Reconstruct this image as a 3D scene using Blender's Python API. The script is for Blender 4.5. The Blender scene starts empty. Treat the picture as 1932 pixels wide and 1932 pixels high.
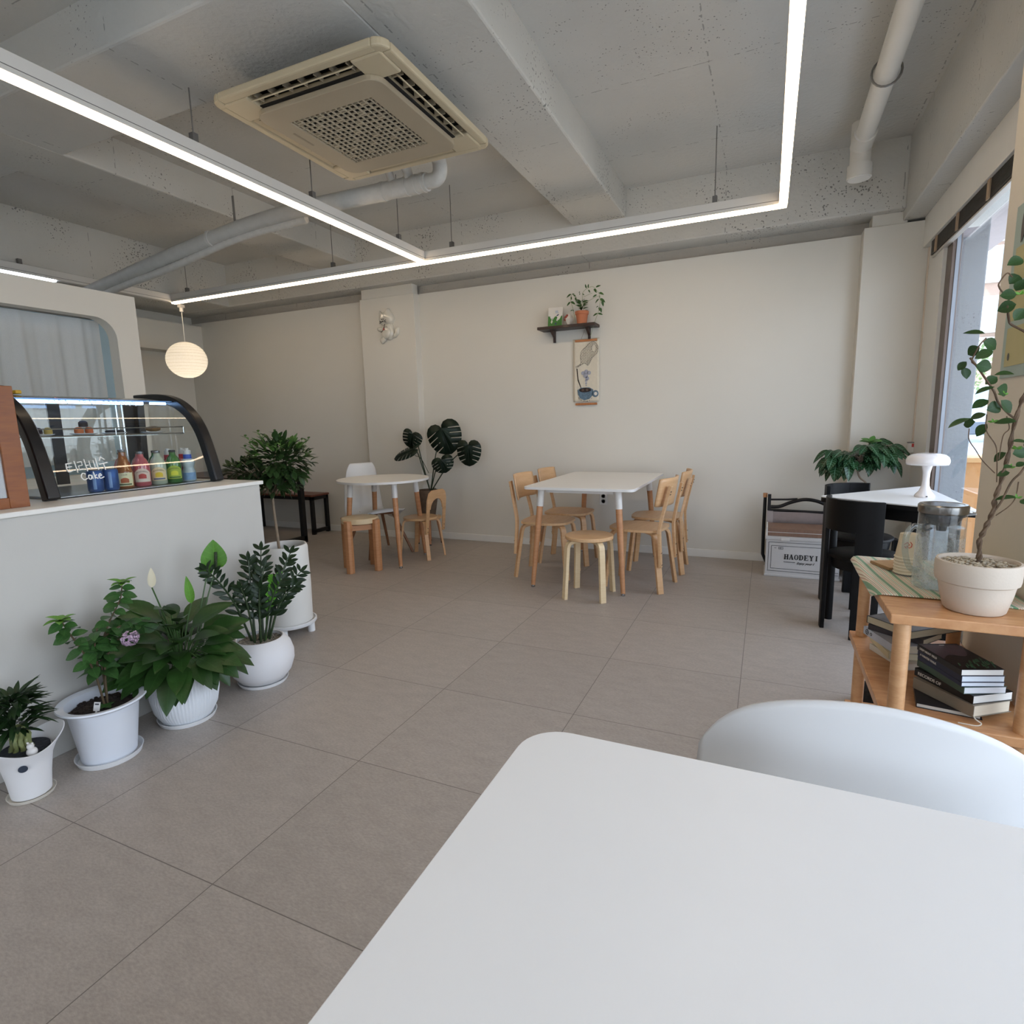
import bpy, bmesh, math, random
from mathutils import Vector, Matrix, Euler
from mathutils.geometry import tessellate_polygon
PI = math.pi
scene = bpy.context.scene
COL = scene.collection
# ---------------------------------------------------------------- camera
cam_data = bpy.data.cameras.new('camera')
cam_data.sensor_fit = 'HORIZONTAL'; cam_data.sensor_width = 36.0
cam_data.lens = 1066.93 / 1932 * 36.0
cam_data.clip_start = 0.02; cam_data.clip_end = 200
cam = bpy.data.objects.new('camera', cam_data); COL.objects.link(cam)
yaw, pitch, roll = math.radians(-24.25), math.radians(-9.003), math.radians(-1.352)
fw = Vector((math.sin(yaw)*math.cos(pitch), math.cos(yaw)*math.cos(pitch), math.sin(pitch)))
r0 = Vector((math.cos(yaw), -math.sin(yaw), 0)); u0 = r0.cross(fw)
rr = r0*math.cos(roll) + u0*math.sin(roll); uu = -r0*math.sin(roll) + u0*math.cos(roll)
M = Matrix(((rr.x, uu.x, -fw.x), (rr.y, uu.y, -fw.y), (rr.z, uu.z, -fw.z))).to_4x4()
M.translation = (0, 0, 1.24)
cam.matrix_world = M
scene.camera = cam
scene.cycles.transparent_max_bounces = 32
# ---------------------------------------------------------------- exposure, sky, daylight
vs = scene.view_settings
vs.view_transform = 'Standard'; vs.look = 'None'; vs.gamma = 1.0; vs.use_curve_mapping = False
vs.exposure = EXPOSURE = 0.02
WORLD_STRENGTH = 4.5
STRIP = 11.5
world = bpy.data.worlds.new('sky'); scene.world = world; world.use_nodes = True
bg = world.node_tree.nodes['Background']
tc = world.node_tree.nodes.new('ShaderNodeTexCoord'); sx = world.node_tree.nodes.new('ShaderNodeSeparateXYZ')
cr = world.node_tree.nodes.new('ShaderNodeValToRGB')
world.node_tree.links.new(tc.outputs['Generated'], sx.inputs[0])
world.node_tree.links.new(sx.outputs['Z'], cr.inputs[0]); world.node_tree.links.new(cr.outputs[0], bg.inputs['Color'])
cr.color_ramp.elements[0].position = 0.0; cr.color_ramp.elements[0].color = (0.84, 0.89, 1.0, 1)
cr.color_ramp.elements[1].position = 0.8; cr.color_ramp.elements[1].color = (0.68, 0.78, 1.0, 1)
bg.inputs['Strength'].default_value = WORLD_STRENGTH
sun_d = bpy.data.lights.new('sun', 'SUN'); sun_d.energy = 8.0; sun_d.angle = 0.02; sun_d.color = (1.0, 0.95, 0.88)
sun = bpy.data.objects.new('sun', sun_d); COL.objects.link(sun); sun.location = (-10, -10, 20)
sun.rotation_euler = Vector((0.5, 0.3, -0.8)).to_track_quat('-Z', 'Y').to_euler()
def sky_portal(name, loc, size, direction):
    """marks a window opening so that the renderer samples the sky through it (gives off no light of its own)"""
    d = bpy.data.lights.new(name, 'AREA'); d.shape = 'RECTANGLE'; d.size, d.size_y = size; d.cycles.is_portal = True
    o = bpy.data.objects.new(name, d); COL.objects.link(o); o.location = loc
    o.rotation_euler = Vector(direction).to_track_quat('-Z', 'Z').to_euler()
sky_portal('portal_bay_far', (1.21, 3.62, 1.27), (2.2, 2.35), (-1, 0, 0))
sky_portal('portal_bay_near', (1.21, 0.36, 1.3), (3.12, 2.4), (-1, 0, 0))
sky_portal('portal_entrance', (-1.2, -3.17, 1.25), (2.4, 2.5), (0, 1, 0))
# ---------------------------------------------------------------- helpers
def lin(c):
    if isinstance(c, str):
        c = c.lstrip('#'); c = [int(c[i:i+2], 16)/255 for i in (0, 2, 4)]
        return tuple(x/12.92 if x <= 0.04045 else ((x+0.055)/1.055)**2.4 for x in c)
    return tuple(c[:3])
MATS = {}
def mat(name, color=(.8, .8, .8), rough=0.5, metal=0.0, var=0.06, scale=8.0, bump=0.0, bscale=60.0, emit=None, estr=0.0, spec=0.5, coat=0.0, trans=0.0, sheen=0.0, stretch=None):
    if name in MATS: return MATS[name]
    m = bpy.data.materials.new(name); m.use_nodes = True; MATS[name] = m
    nt = m.node_tree; N = nt.nodes; L = nt.links; b = N['Principled BSDF']; c = lin(color)
    b.inputs['Roughness'].default_value = rough; b.inputs['Metallic'].default_value = metal
    b.inputs['Specular IOR Level'].default_value = spec; b.inputs['Coat Weight'].default_value = coat
    b.inputs['Transmission Weight'].default_value = trans
    b.inputs['Sheen Weight'].default_value = sheen
    t = N.new('ShaderNodeTexCoord'); mp = N.new('ShaderNodeMapping'); L.new(t.outputs['Object'], mp.inputs[0])
    if stretch: mp.inputs['Scale'].default_value = stretch
    n = N.new('ShaderNodeTexNoise'); n.inputs['Scale'].default_value = scale; n.inputs['Detail'].default_value = 4; L.new(mp.outputs[0], n.inputs['Vector'])
    r = N.new('ShaderNodeValToRGB'); L.new(n.outputs['Fac'], r.inputs[0])
    r.color_ramp.elements[0].position = .3; r.color_ramp.elements[1].position = .7
    r.color_ramp.elements[0].color = (*[max(0, x*(1-var)) for x in c], 1); r.color_ramp.elements[1].color = (*[min(1, x*(1+var)) for x in c], 1)
    L.new(r.outputs[0], b.inputs['Base Color'])
    if emit:
        b.inputs['Emission Color'].default_value = (*lin(emit), 1); b.inputs['Emission Strength'].default_value = estr
    if bump:
        n2 = N.new('ShaderNodeTexNoise'); n2.inputs['Scale'].default_value = bscale; n2.inputs['Detail'].default_value = 3; L.new(mp.outputs[0], n2.inputs['Vector'])
        bp = N.new('ShaderNodeBump'); bp.inputs['Strength'].default_value = bump; bp.inputs['Distance'].default_value = .004
        L.new(n2.outputs['Fac'], bp.inputs['Height']); L.new(bp.outputs[0], b.inputs['Normal'])
    return m
def leafmat(name, color, vein=None, amt=.35, nv=7, rough=.42, spec=.3, var=.25, scale=12):
    if name in MATS: return MATS[name]
    m = mat(name, color, rough, var=var, scale=scale, spec=spec); nt = m.node_tree; N = nt.nodes; L = nt.links; b = N['Principled BSDF']
    src = b.inputs['Base Color'].links[0].from_socket; c = lin(color); vc = lin(vein) if vein else tuple(min(1, x*1.9+.01) for x in c)
    uv = N.new('ShaderNodeUVMap'); sp = N.new('ShaderNodeSeparateXYZ'); L.new(uv.outputs[0], sp.inputs[0])
    def mth(op, a, b_=None):
        n = N.new('ShaderNodeMath'); n.operation = op
        for i, q in enumerate((a, b_)):
            if q is None: continue
            if isinstance(q, (int, float)): n.inputs[i].default_value = q
            else: L.new(q, n.inputs[i])
        return n.outputs[0]
    d = mth('ABSOLUTE', mth('SUBTRACT', sp.outputs['X'], .5)); mid = mth('LESS_THAN', d, .035)
    fr = mth('FRACT', mth('SUBTRACT', mth('MULTIPLY', sp.outputs['Y'], nv), mth('MULTIPLY', d, 2.2))); sv = mth('MULTIPLY', mth('LESS_THAN', fr, .16), .6)
    f = mth('MULTIPLY', mth('MAXIMUM', mid, sv), amt)
    mx = N.new('ShaderNodeMix'); mx.data_type = 'RGBA'; L.new(f, mx.inputs[0]); L.new(src, mx.inputs[6]); mx.inputs[7].default_value = (*vc, 1); L.new(mx.outputs[2], b.inputs['Base Color'])
    return m
def wood(name, c1, c2, rough=0.45, scale=(3, 3, 30), wscale=1.2, coat=0.1):
    if name in MATS: return MATS[name]
    m = bpy.data.materials.new(name); m.use_nodes = True; MATS[name] = m
    nt = m.node_tree; N = nt.nodes; L = nt.links; b = N['Principled BSDF']
    b.inputs['Roughness'].default_value = rough; b.inputs['Coat Weight'].default_value = coat
    t = N.new('ShaderNodeTexCoord'); mp = N.new('ShaderNodeMapping'); mp.inputs['Scale'].default_value = scale; L.new(t.outputs['Object'], mp.inputs[0])
    n = N.new('ShaderNodeTexNoise'); n.inputs['Scale'].default_value = wscale; n.inputs['Detail'].default_value = 6; n.inputs['Distortion'].default_value = 1.2; L.new(mp.outputs[0], n.inputs['Vector'])
    n2 = N.new('ShaderNodeTexNoise'); n2.inputs['Scale'].default_value = wscale*9; n2.inputs['Detail'].default_value = 3; L.new(mp.outputs[0], n2.inputs['Vector'])
    mx = N.new('ShaderNodeMix'); mx.inputs[0].default_value = .35; L.new(n.outputs['Fac'], mx.inputs[2]); L.new(n2.outputs['Fac'], mx.inputs[3])
    r = N.new('ShaderNodeValToRGB'); L.new(mx.outputs[0], r.inputs[0])
    r.color_ramp.elements[0].position = .3; r.color_ramp.elements[1].position = .68
    r.color_ramp.elements[0].color = (*lin(c1), 1); r.color_ramp.elements[1].color = (*lin(c2), 1)
    L.new(r.outputs[0], b.inputs['Base Color'])
    return m
def glass(name, tint=(1, 1, 1), reflect=1.0, rough=0.0, ior=1.45, frost=0.0):
    if name in MATS: return MATS[name]
    m = bpy.data.materials.new(name); m.use_nodes = True; MATS[name] = m
    nt = m.node_tree; N = nt.nodes; L = nt.links; N.remove(N['Principled BSDF']); out = N['Material Output']
    tr = N.new('ShaderNodeBsdfTransparent'); tr.inputs[0].default_value = (*tint, 1)
    gl = N.new('ShaderNodeBsdfGlossy'); gl.inputs['Roughness'].default_value = rough; gl.inputs['Color'].default_value = (reflect, reflect, reflect, 1)
    fr = N.new('ShaderNodeFresnel'); ge = N.new('ShaderNodeNewGeometry'); ml = N.new('ShaderNodeMath'); ml.operation = 'MULTIPLY_ADD'; L.new(ge.outputs['Backfacing'], ml.inputs[0]); ml.inputs[1].default_value = 1/ior-ior; ml.inputs[2].default_value = ior; L.new(ml.outputs[0], fr.inputs['IOR'])   # same reflectance from both sides
    mx = N.new('ShaderNodeMixShader'); L.new(fr.outputs[0], mx.inputs[0]); L.new(tr.outputs[0], mx.inputs[1]); L.new(gl.outputs[0], mx.inputs[2])
    last = mx
    if frost:
        t = N.new('ShaderNodeTexCoord'); v = N.new('ShaderNodeTexVoronoi'); v.inputs['Scale'].default_value = 230; L.new(t.outputs['Object'], v.inputs['Vector'])
        n = N.new('ShaderNodeTexNoise'); n.inputs['Scale'].default_value = 18; L.new(t.outputs['Object'], n.inputs['Vector'])
        r = N.new('ShaderNodeValToRGB'); L.new(v.outputs['Distance'], r.inputs[0]); r.color_ramp.elements[0].position = .25; r.color_ramp.elements[1].position = .5
        r.color_ramp.elements[0].color = (frost*.55, frost*.55, frost*.55, 1); r.color_ramp.elements[1].color = (frost, frost, frost, 1)
        mu = N.new('ShaderNodeMath'); mu.operation = 'MULTIPLY'; L.new(r.outputs[0], mu.inputs[0]); L.new(n.outputs['Fac'], mu.inputs[1])
        ad = N.new('ShaderNodeMath'); ad.operation = 'ADD'; L.new(mu.outputs[0], ad.inputs[0]); ad.inputs[1].default_value = frost*.25
        df = N.new('ShaderNodeBsdfDiffuse'); df.inputs[0].default_value = (.85, .88, .88, 1)
        tl = N.new('ShaderNodeBsdfTranslucent'); tl.inputs[0].default_value = (.9, .92, .92, 1)
        m1 = N.new('ShaderNodeMixShader'); m1.inputs[0].default_value = .6; L.new(df.outputs[0], m1.inputs[1]); L.new(tl.outputs[0], m1.inputs[2])
        m2 = N.new('ShaderNodeMixShader'); L.new(ad.outputs[0], m2.inputs[0]); L.new(mx.outputs[0], m2.inputs[1]); L.new(m1.outputs[0], m2.inputs[2]); last = m2
    L.new(last.outputs[0], out.inputs[0])
    return m
def emission(name, color, strength):
    if name in MATS: return MATS[name]
    m = bpy.data.materials.new(name); m.use_nodes = True; MATS[name] = m
    N = m.node_tree.nodes; b = N['Principled BSDF']; b.inputs['Base Color'].default_value = (*lin(color), 1)
    b.inputs['Emission Color'].default_value = (*lin(color), 1); b.inputs['Emission Strength'].default_value = strength
    return m
def V(*a): return Vector(a)
class G:
    """collects shapes; .obj() links them as ONE mesh object"""
    def __init__(s): s.bm = bmesh.new()
    def face(s, pts):
        vs_ = [s.bm.verts.new(p) for p in pts]
        try: return s.bm.faces.new(vs_)
        except ValueError: return None
    def box(s, c, d, rot=None):
        c = Vector(c); R = rot.to_matrix() if isinstance(rot, Euler) else (rot or Matrix.Identity(3))
        vs_ = [s.bm.verts.new(c + R @ Vector((x*d[0]/2, y*d[1]/2, z*d[2]/2))) for x in (-1, 1) for y in (-1, 1) for z in (-1, 1)]
        for f in ((0, 1, 3, 2), (4, 6, 7, 5), (0, 4, 5, 1), (2, 3, 7, 6), (0, 2, 6, 4), (1, 5, 7, 3)): s.bm.faces.new([vs_[i] for i in f])
        return s
    def bx(s, x0, x1, y0, y1, z0, z1):
        return s.box(((x0+x1)/2, (y0+y1)/2, (z0+z1)/2), (abs(x1-x0), abs(y1-y0), abs(z1-z0)))
    def bar(s, p, q, w, h, up=(0, 0, 1), w2=None, h2=None):
        p, q = Vector(p), Vector(q); d = (q-p).normalized(); up = Vector(up)
        sd = d.cross(up)
        if sd.length < 1e-4: sd = d.cross(Vector((0, 1, 0)))
        sd.normalize(); un = sd.cross(d)
        w2 = w if w2 is None else w2; h2 = h if h2 is None else h2
        a = [s.bm.verts.new(p + sd*(i*w/2) + un*(j*h/2)) for i, j in ((-1, -1), (1, -1), (1, 1), (-1, 1))]
        b = [s.bm.verts.new(q + sd*(i*w2/2) + un*(j*h2/2)) for i, j in ((-1, -1), (1, -1), (1, 1), (-1, 1))]
        s.bm.faces.new(a[::-1]); s.bm.faces.new(b)
        for i in range(4): s.bm.faces.new((a[i], a[(i+1) % 4], b[(i+1) % 4], b[i]))
        return s
    def ribbon(s, pts, w, t, side):
        """flat strip of width w (along side) and thickness t following pts"""
        pts = [Vector(p) for p in pts]; side = Vector(side).normalized(); prev = None; n = len(pts)
        for i, p in enumerate(pts):
            d = (pts[min(i+1, n-1)] - pts[max(i-1, 0)]).normalized(); nn = side.cross(d).normalized()
            ring = [s.bm.verts.new(p + side*(a*w/2) + nn*(b*t/2)) for a, b in ((-1, -1), (1, -1), (1, 1), (-1, 1))]
            if prev:
                for k in range(4): s.bm.faces.new((prev[k], prev[(k+1) % 4], ring[(k+1) % 4], ring[k]))
            else: s.bm.faces.new(ring[::-1])
            prev = ring
        s.bm.faces.new(prev); return s
    def tube(s, pts, r, n=8, closed=False):
        pts = [Vector(p) for p in pts]; m = len(pts); rs = r if isinstance(r, (list, tuple)) else [r]*m
        ref = None; rings = []
        for i, p in enumerate(pts):
            a, b = (pts[(i-1) % m], pts[(i+1) % m]) if closed else (pts[max(i-1, 0)], pts[min(i+1, m-1)])
            d = b-a
            if d.length < 1e-9: d = Vector((0, 0, 1))
            d.normalize()
            if ref is None:
                ref = d.cross(Vector((0, 0, 1)))
                if ref.length < 1e-3: ref = d.cross(Vector((0, 1, 0)))
            ref = (ref - d*ref.dot(d)).normalized(); bn = d.cross(ref)
            rings.append([s.bm.verts.new(p + (ref*math.cos(2*PI*k/n) + bn*math.sin(2*PI*k/n))*rs[i]) for k in range(n)])
        for i in range(m if closed else m-1):
            A, B = rings[i], rings[(i+1) % m]
            for k in range(n): s.bm.faces.new((A[k], A[(k+1) % n], B[(k+1) % n], B[k]))
        if not closed: s.bm.faces.new(rings[0][::-1]); s.bm.faces.new(rings[-1])
        return s
    def lathe(s, prof, n=32, c=(0, 0, 0), fn=None, cap=True):
        c = Vector(c); rings = []
        for r, z in prof:
            ring = []
            for k in range(n):
                a = 2*PI*k/n; R, Z = (fn(r, z, a) if fn else (r, z))
                ring.append(s.bm.verts.new(c + Vector((R*math.cos(a), R*math.sin(a), Z))))
            rings.append(ring)
        for A, B in zip(rings, rings[1:]):
            for k in range(n): s.bm.faces.new((A[k], A[(k+1) % n], B[(k+1) % n], B[k]))
        if cap:
            s.bm.faces.new(rings[0][::-1]); s.bm.faces.new(rings[-1])
        return s
    def prism(s, poly, t, Mx=None):
        """polygon in XY extruded +-t/2 along Z, then placed by matrix Mx"""
        Mx = Mx or Matrix.Identity(4)
        a = [s.bm.verts.new(Mx @ Vector((x, y, -t/2))) for x, y in poly]; b = [s.bm.verts.new(Mx @ Vector((x, y, t/2))) for x, y in poly]
        n = len(poly)
        for tri in tessellate_polygon([[Vector((x, y, 0)) for x, y in poly]]):
            try: s.bm.faces.new([a[i] for i in tri]); s.bm.faces.new([b[i] for i in reversed(tri)])
            except ValueError: pass
        for i in range(n): s.bm.faces.new((a[i], a[(i+1) % n], b[(i+1) % n], b[i]))
        return s
    def sheet(s, fn, nu, nv, cu=False):
        g = [[s.bm.verts.new(fn(i/(nu if cu else nu-1 or 1) if cu else i/(nu-1), j/(nv-1))) for j in range(nv)] for i in range(nu)]
        for i in range(nu if cu else nu-1):
            for j in range(nv-1):
                s.bm.faces.new((g[i][j], g[(i+1) % nu][j], g[(i+1) % nu][j+1], g[i][j+1]))
        return s
    def ball(s, c, r, n=10, m=7, sc=(1, 1, 1)):
        c = Vector(c); pr = [(math.sin(PI*i/m)*r + (1e-5 if i in (0, m) else 0), -math.cos(PI*i/m)*r) for i in range(m+1)]
        rings = [[s.bm.verts.new(c + Vector((a*math.cos(2*PI*k/n)*sc[0], a*math.sin(2*PI*k/n)*sc[1], z*sc[2]))) for k in range(n)] for a, z in pr]
        for A, B in zip(rings, rings[1:]):
            for k in range(n): s.bm.faces.new((A[k], A[(k+1) % n], B[(k+1) % n], B[k]))
        s.bm.faces.new(rings[0][::-1]); s.bm.faces.new(rings[-1])
        return s
    def leaf(s, base, d, nrm, L, W, curl=.15, fold=.18, seg=5, peak=.45, tip=1.0):
        base, d, nrm = Vector(base), Vector(d).normalized(), Vector(nrm)
        sd = d.cross(nrm)
        if sd.length < 1e-3: sd = d.cross(Vector((1, 0, .2)))
        sd.normalize(); up = sd.cross(d); rows = []
        for i in range(seg+1):
            t = i/seg; p = base + d*(L*t) - up*(curl*L*t*t)
            w = W*.5*(math.sin(PI*t**(math.log(.5)/math.log(peak)))**.8 if 0 < t < 1 else .015)
            if tip > 1: w *= (1-t*t*(1-1/tip))
            rows.append([s.bm.verts.new(p + sd*w + up*(w*fold*2)), s.bm.verts.new(p), s.bm.verts.new(p - sd*w + up*(w*fold*2))])
        uv = s.bm.loops.layers.uv.verify()
        for i, (A, B) in enumerate(zip(rows, rows[1:])):
            for q, uu_ in (((A[0], A[1], B[1], B[0]), (0, .5, .5, 0)), ((A[1], A[2], B[2], B[1]), (.5, 1, 1, .5))):
                f = s.bm.faces.new(q)
                for k, lp in enumerate(f.loops): lp[uv].uv = (uu_[k], (i+(k > 1))/seg)
        return s
    def clampx(s, lim):
        for v in s.bm.verts:
            if v.co.x < lim: v.co.x = lim + .004*math.sin(v.co.y*90+v.co.z*70)
        return s
    def obj(s, name, m=None, parent=None, smooth=40, bevel=0.0, seg=2, solid=0.0, sub=0, recalc=True):
        if recalc: bmesh.ops.recalc_face_normals(s.bm, faces=s.bm.faces)
        me = bpy.data.meshes.new(name); s.bm.to_mesh(me); s.bm.free()
        if smooth:
            me.shade_smooth()
            if smooth < 180: me.set_sharp_from_angle(angle=math.radians(smooth))
        if m: 
            for mm in (m if isinstance(m, list) else [m]): me.materials.append(mm)
        o = bpy.data.objects.new(name, me); COL.objects.link(o)
        if parent is not None: o.parent = parent
        if sub:
            md = o.modifiers.new('smoothing', 'SUBSURF'); md.levels = md.render_levels = sub
        if solid:
            md = o.modifiers.new('thickness', 'SOLIDIFY'); md.thickness = solid; md.offset = 0
        if bevel:
            md = o.modifiers.new('soft_edges', 'BEVEL'); md.width = bevel; md.segments = seg; md.limit_method = 'ANGLE'; md.angle_limit = math.radians(35); md.harden_normals = False
        return o
def tag(o, label=None, cat=None, group=None, kind=None):
    if label: o['label'] = label
    if cat: o['category'] = cat
    if group: o['group'] = group
    if kind: o['kind'] = kind
    return o
def thing(name, label, cat, loc=(0, 0, 0), rotz=0.0, group=None):
    o = bpy.data.objects.new(name, None); COL.objects.link(o); o.empty_display_size = .05
    o.location = loc; o.rotation_euler = (0, 0, rotz)
    return tag(o, label, cat, group)
def structure(o): o['kind'] = 'structure'; return o
def dup(root, loc, rotz, label=None, group=None):
    r = root.copy(); COL.objects.link(r); r.location = loc; r.rotation_euler = (0, 0, rotz)
    if label: r['label'] = label
    if group: r['group'] = group
    for ch in list(root.children):
        c = ch.copy(); COL.objects.link(c); c.parent = r
        for g in list(ch.children):
            d = g.copy(); COL.objects.link(d); d.parent = c
    return r
def text_mesh(name, body, size, m, parent, Mx, shear=0.0, extrude=.0004, spacing=1.0, bold=0.0):
    cu = bpy.data.curves.new(name, 'FONT'); cu.body = body; cu.size = size; cu.extrude = extrude; cu.align_x = 'LEFT'; cu.shear = shear; cu.space_character = spacing; cu.offset = bold
    to = bpy.data.objects.new(name+'_curve', cu); COL.objects.link(to)
    dg = bpy.context.evaluated_depsgraph_get(); me = bpy.data.meshes.new_from_object(to.evaluated_get(dg))
    bpy.data.objects.remove(to); bpy.data.curves.remove(cu)
    me.transform(Mx); me.materials.clear(); me.materials.append(m)
    o = bpy.data.objects.new(name, me); COL.objects.link(o)
    if parent is not None: o.parent = parent
    return o
def frame(o, x, y):
    """4x4 with local X = x, local Y = y, origin o"""
    x, y = Vector(x).normalized(), Vector(y); z = x.cross(y).normalized(); y = z.cross(x)
    Mx = Matrix((x, y, z)).transposed().to_4x4(); Mx.translation = Vector(o); return Mx
def arc(c, r, a0, a1, n):
    return [(c[0]+r*math.cos(a0+(a1-a0)*i/n), c[1]+r*math.sin(a0+(a1-a0)*i/n)) for i in range(n+1)]
def rrect(x0, x1, y0, y1, r, n=6):
    p = []
    for cx, cy, a in ((x1-r, y1-r, 0), (x0+r, y1-r, PI/2), (x0+r, y0+r, PI), (x1-r, y0+r, 1.5*PI)): p += arc((cx, cy), r, a, a+PI/2, n)
    return p
def spline(pts, n=8):
    """Catmull-Rom through pts"""
    P = [Vector(p) for p in pts]; P = [P[0]*2-P[1]] + P + [P[-1]*2-P[-2]]; out = []
    for i in range(1, len(P)-2):
        for k in range(n):
            t = k/n; a, b, c, d = P[i-1:i+3]
            out.append(.5*((2*b) + (c-a)*t + (2*a-5*b+4*c-d)*t*t + (3*b-a-3*c+d)*t**3))
    out.append(P[-2]); return out
def rnd_dir(rng):
    z = rng.uniform(-1, 1); a = rng.uniform(0, 2*PI); q = math.sqrt(1-z*z); return Vector((q*math.cos(a), q*math.sin(a), z))
# ================================================================ STRUCTURE
def concrete(name, base, pits=0.5):
    m = bpy.data.materials.new(name); m.use_nodes = True
    nt = m.node_tree; N = nt.nodes; L = nt.links; b = N['Principled BSDF']; b.inputs['Roughness'].default_value = .75; b.inputs['Specular IOR Level'].default_value = .3
    t = N.new('ShaderNodeTexCoord'); c = lin(base)
    n = N.new('ShaderNodeTexNoise'); n.inputs['Scale'].default_value = 1.4; n.inputs['Detail'].default_value = 5; L.new(t.outputs['Object'], n.inputs['Vector'])
    r = N.new('ShaderNodeValToRGB'); L.new(n.outputs['Fac'], r.inputs[0]); r.color_ramp.elements[0].position = .3; r.color_ramp.elements[1].position = .7
    r.color_ramp.elements[0].color = (*[x*.94 for x in c], 1); r.color_ramp.elements[1].color = (*[min(1, x*1.04) for x in c], 1)
    v = N.new('ShaderNodeTexVoronoi'); v.inputs['Scale'].default_value = 46; v.inputs['Randomness'].default_value = 1
    nd = N.new('ShaderNodeTexNoise'); nd.inputs['Scale'].default_value = 30; L.new(t.outputs['Object'], nd.inputs['Vector']); vm = N.new('ShaderNodeVectorMath'); vm.operation = 'MULTIPLY_ADD'; L.new(nd.outputs['Color'], vm.inputs[0]); vm.inputs[1].default_value = (.03, .03, .03); L.new(t.outputs['Object'], vm.inputs[2]); L.new(vm.outputs[0], v.inputs['Vector'])
    n3 = N.new('ShaderNodeTexNoise'); n3.inputs['Scale'].default_value = 2.3; n3.inputs['Detail'].default_value = 3; L.new(t.outputs['Object'], n3.inputs['Vector'])
    # pit where voronoi distance < threshold that varies with low-frequency noise
    mr = N.new('ShaderNodeMapRange'); L.new(n3.outputs['Fac'], mr.inputs[0]); mr.inputs[1].default_value = .44; mr.inputs[2].default_value = .70; mr.inputs[3].default_value = 0.03; mr.inputs[4].default_value = .34*pits
    lt = N.new('ShaderNodeMath'); lt.operation = 'LESS_THAN'; L.new(v.outputs['Distance'], lt.inputs[0]); L.new(mr.outputs[0], lt.inputs[1])
    mx = N.new('ShaderNodeMix'); mx.data_type = 'RGBA'; L.new(lt.outputs[0], mx.inputs[0]); L.new(r.outputs[0], mx.inputs[6]); mx.inputs[7].default_value = (*[x*.42 for x in c], 1)
    # broken formwork joints
    sp = N.new('ShaderNodeSeparateXYZ'); L.new(t.outputs['Object'], sp.inputs[0]); last = None
    wob = N.new('ShaderNodeTexNoise'); wob.inputs['Scale'].default_value = 6; L.new(t.outputs['Object'], wob.inputs['Vector'])
    for ax, size, off in (('X', 1.18, .31), ('Y', .92, .13)):
        a = N.new('ShaderNodeMath'); a.operation = 'MULTIPLY_ADD'; L.new(wob.outputs['Fac'], a.inputs[0]); a.inputs[1].default_value = .012; L.new(sp.outputs[ax], a.inputs[2])
        a2 = N.new('ShaderNodeMath'); a2.operation = 'MULTIPLY_ADD'; L.new(a.outputs[0], a2.inputs[0]); a2.inputs[1].default_value = 1/size; a2.inputs[2].default_value = off
        p = N.new('ShaderNodeMath'); p.operation = 'PINGPONG'; L.new(a2.outputs[0], p.inputs[0]); p.inputs[1].default_value = .5
        l = N.new('ShaderNodeMath'); l.operation = 'LESS_THAN'; L.new(p.outputs[0], l.inputs[0]); l.inputs[1].default_value = .0032
        if last is None: last = l
        else:
            mm = N.new('ShaderNodeMath'); mm.operation = 'MAXIMUM'; L.new(last.outputs[0], mm.inputs[0]); L.new(l.outputs[0], mm.inputs[1]); last = mm
    br = N.new('ShaderNodeTexNoise'); br.inputs['Scale'].default_value = 22; br.inputs['Detail'].default_value = 2; L.new(t.outputs['Object'], br.inputs['Vector'])
    gt = N.new('ShaderNodeMath'); gt.operation = 'GREATER_THAN'; L.new(br.outputs['Fac'], gt.inputs[0]); gt.inputs[1].default_value = .54
    ln_ = N.new('ShaderNodeMath'); ln_.operation = 'MULTIPLY'; L.new(gt.outputs[0], ln_.inputs[0]); L.new(last.outputs[0], ln_.inputs[1])
    hf = N.new('ShaderNodeMath'); hf.operation = 'MULTIPLY'; L.new(ln_.outputs[0], hf.inputs[0]); hf.inputs[1].default_value = .75
    m2 = N.new('ShaderNodeMix'); m2.data_type = 'RGBA'; L.new(hf.outputs[0], m2.inputs[0]); L.new(mx.outputs[2], m2.inputs[6]); m2.inputs[7].default_value = (*[x*.45 for x in c], 1); mx = m2
    L.new(mx.outputs[2], b.inputs['Base Color'])
    n4 = N.new('ShaderNodeTexNoise'); n4.inputs['Scale'].default_value = 35; n4.inputs['Detail'].default_value = 5; L.new(t.outputs['Object'], n4.inputs['Vector'])
    sb = N.new('ShaderNodeMath'); sb.operation = 'SUBTRACT'; L.new(n4.outputs['Fac'], sb.inputs[0]); L.new(lt.outputs[0], sb.inputs[1])
    bp = N.new('ShaderNodeBump'); bp.inputs['Strength'].default_value = .35; bp.inputs['Distance'].default_value = .012; L.new(sb.outputs[0], bp.inputs['Height']); L.new(bp.outputs[0], b.inputs['Normal'])
    return m
M_CONC = concrete('painted_concrete', '#c9c8c3', .55)
M_CONC_ROUGH = concrete('pitted_painted_concrete', '#c9c7c0', 1.0)
M_WALL = mat('warm_white_wall_paint', '#d8d4ca', .6, var=.012, scale=1.5, bump=.05, bscale=180)
M_WHITE = mat('white_paint', '#dedcd6', .5, var=.015)
M_TRIMW = mat('white_trim', '#e4e2dc', .4, var=.01)
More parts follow.
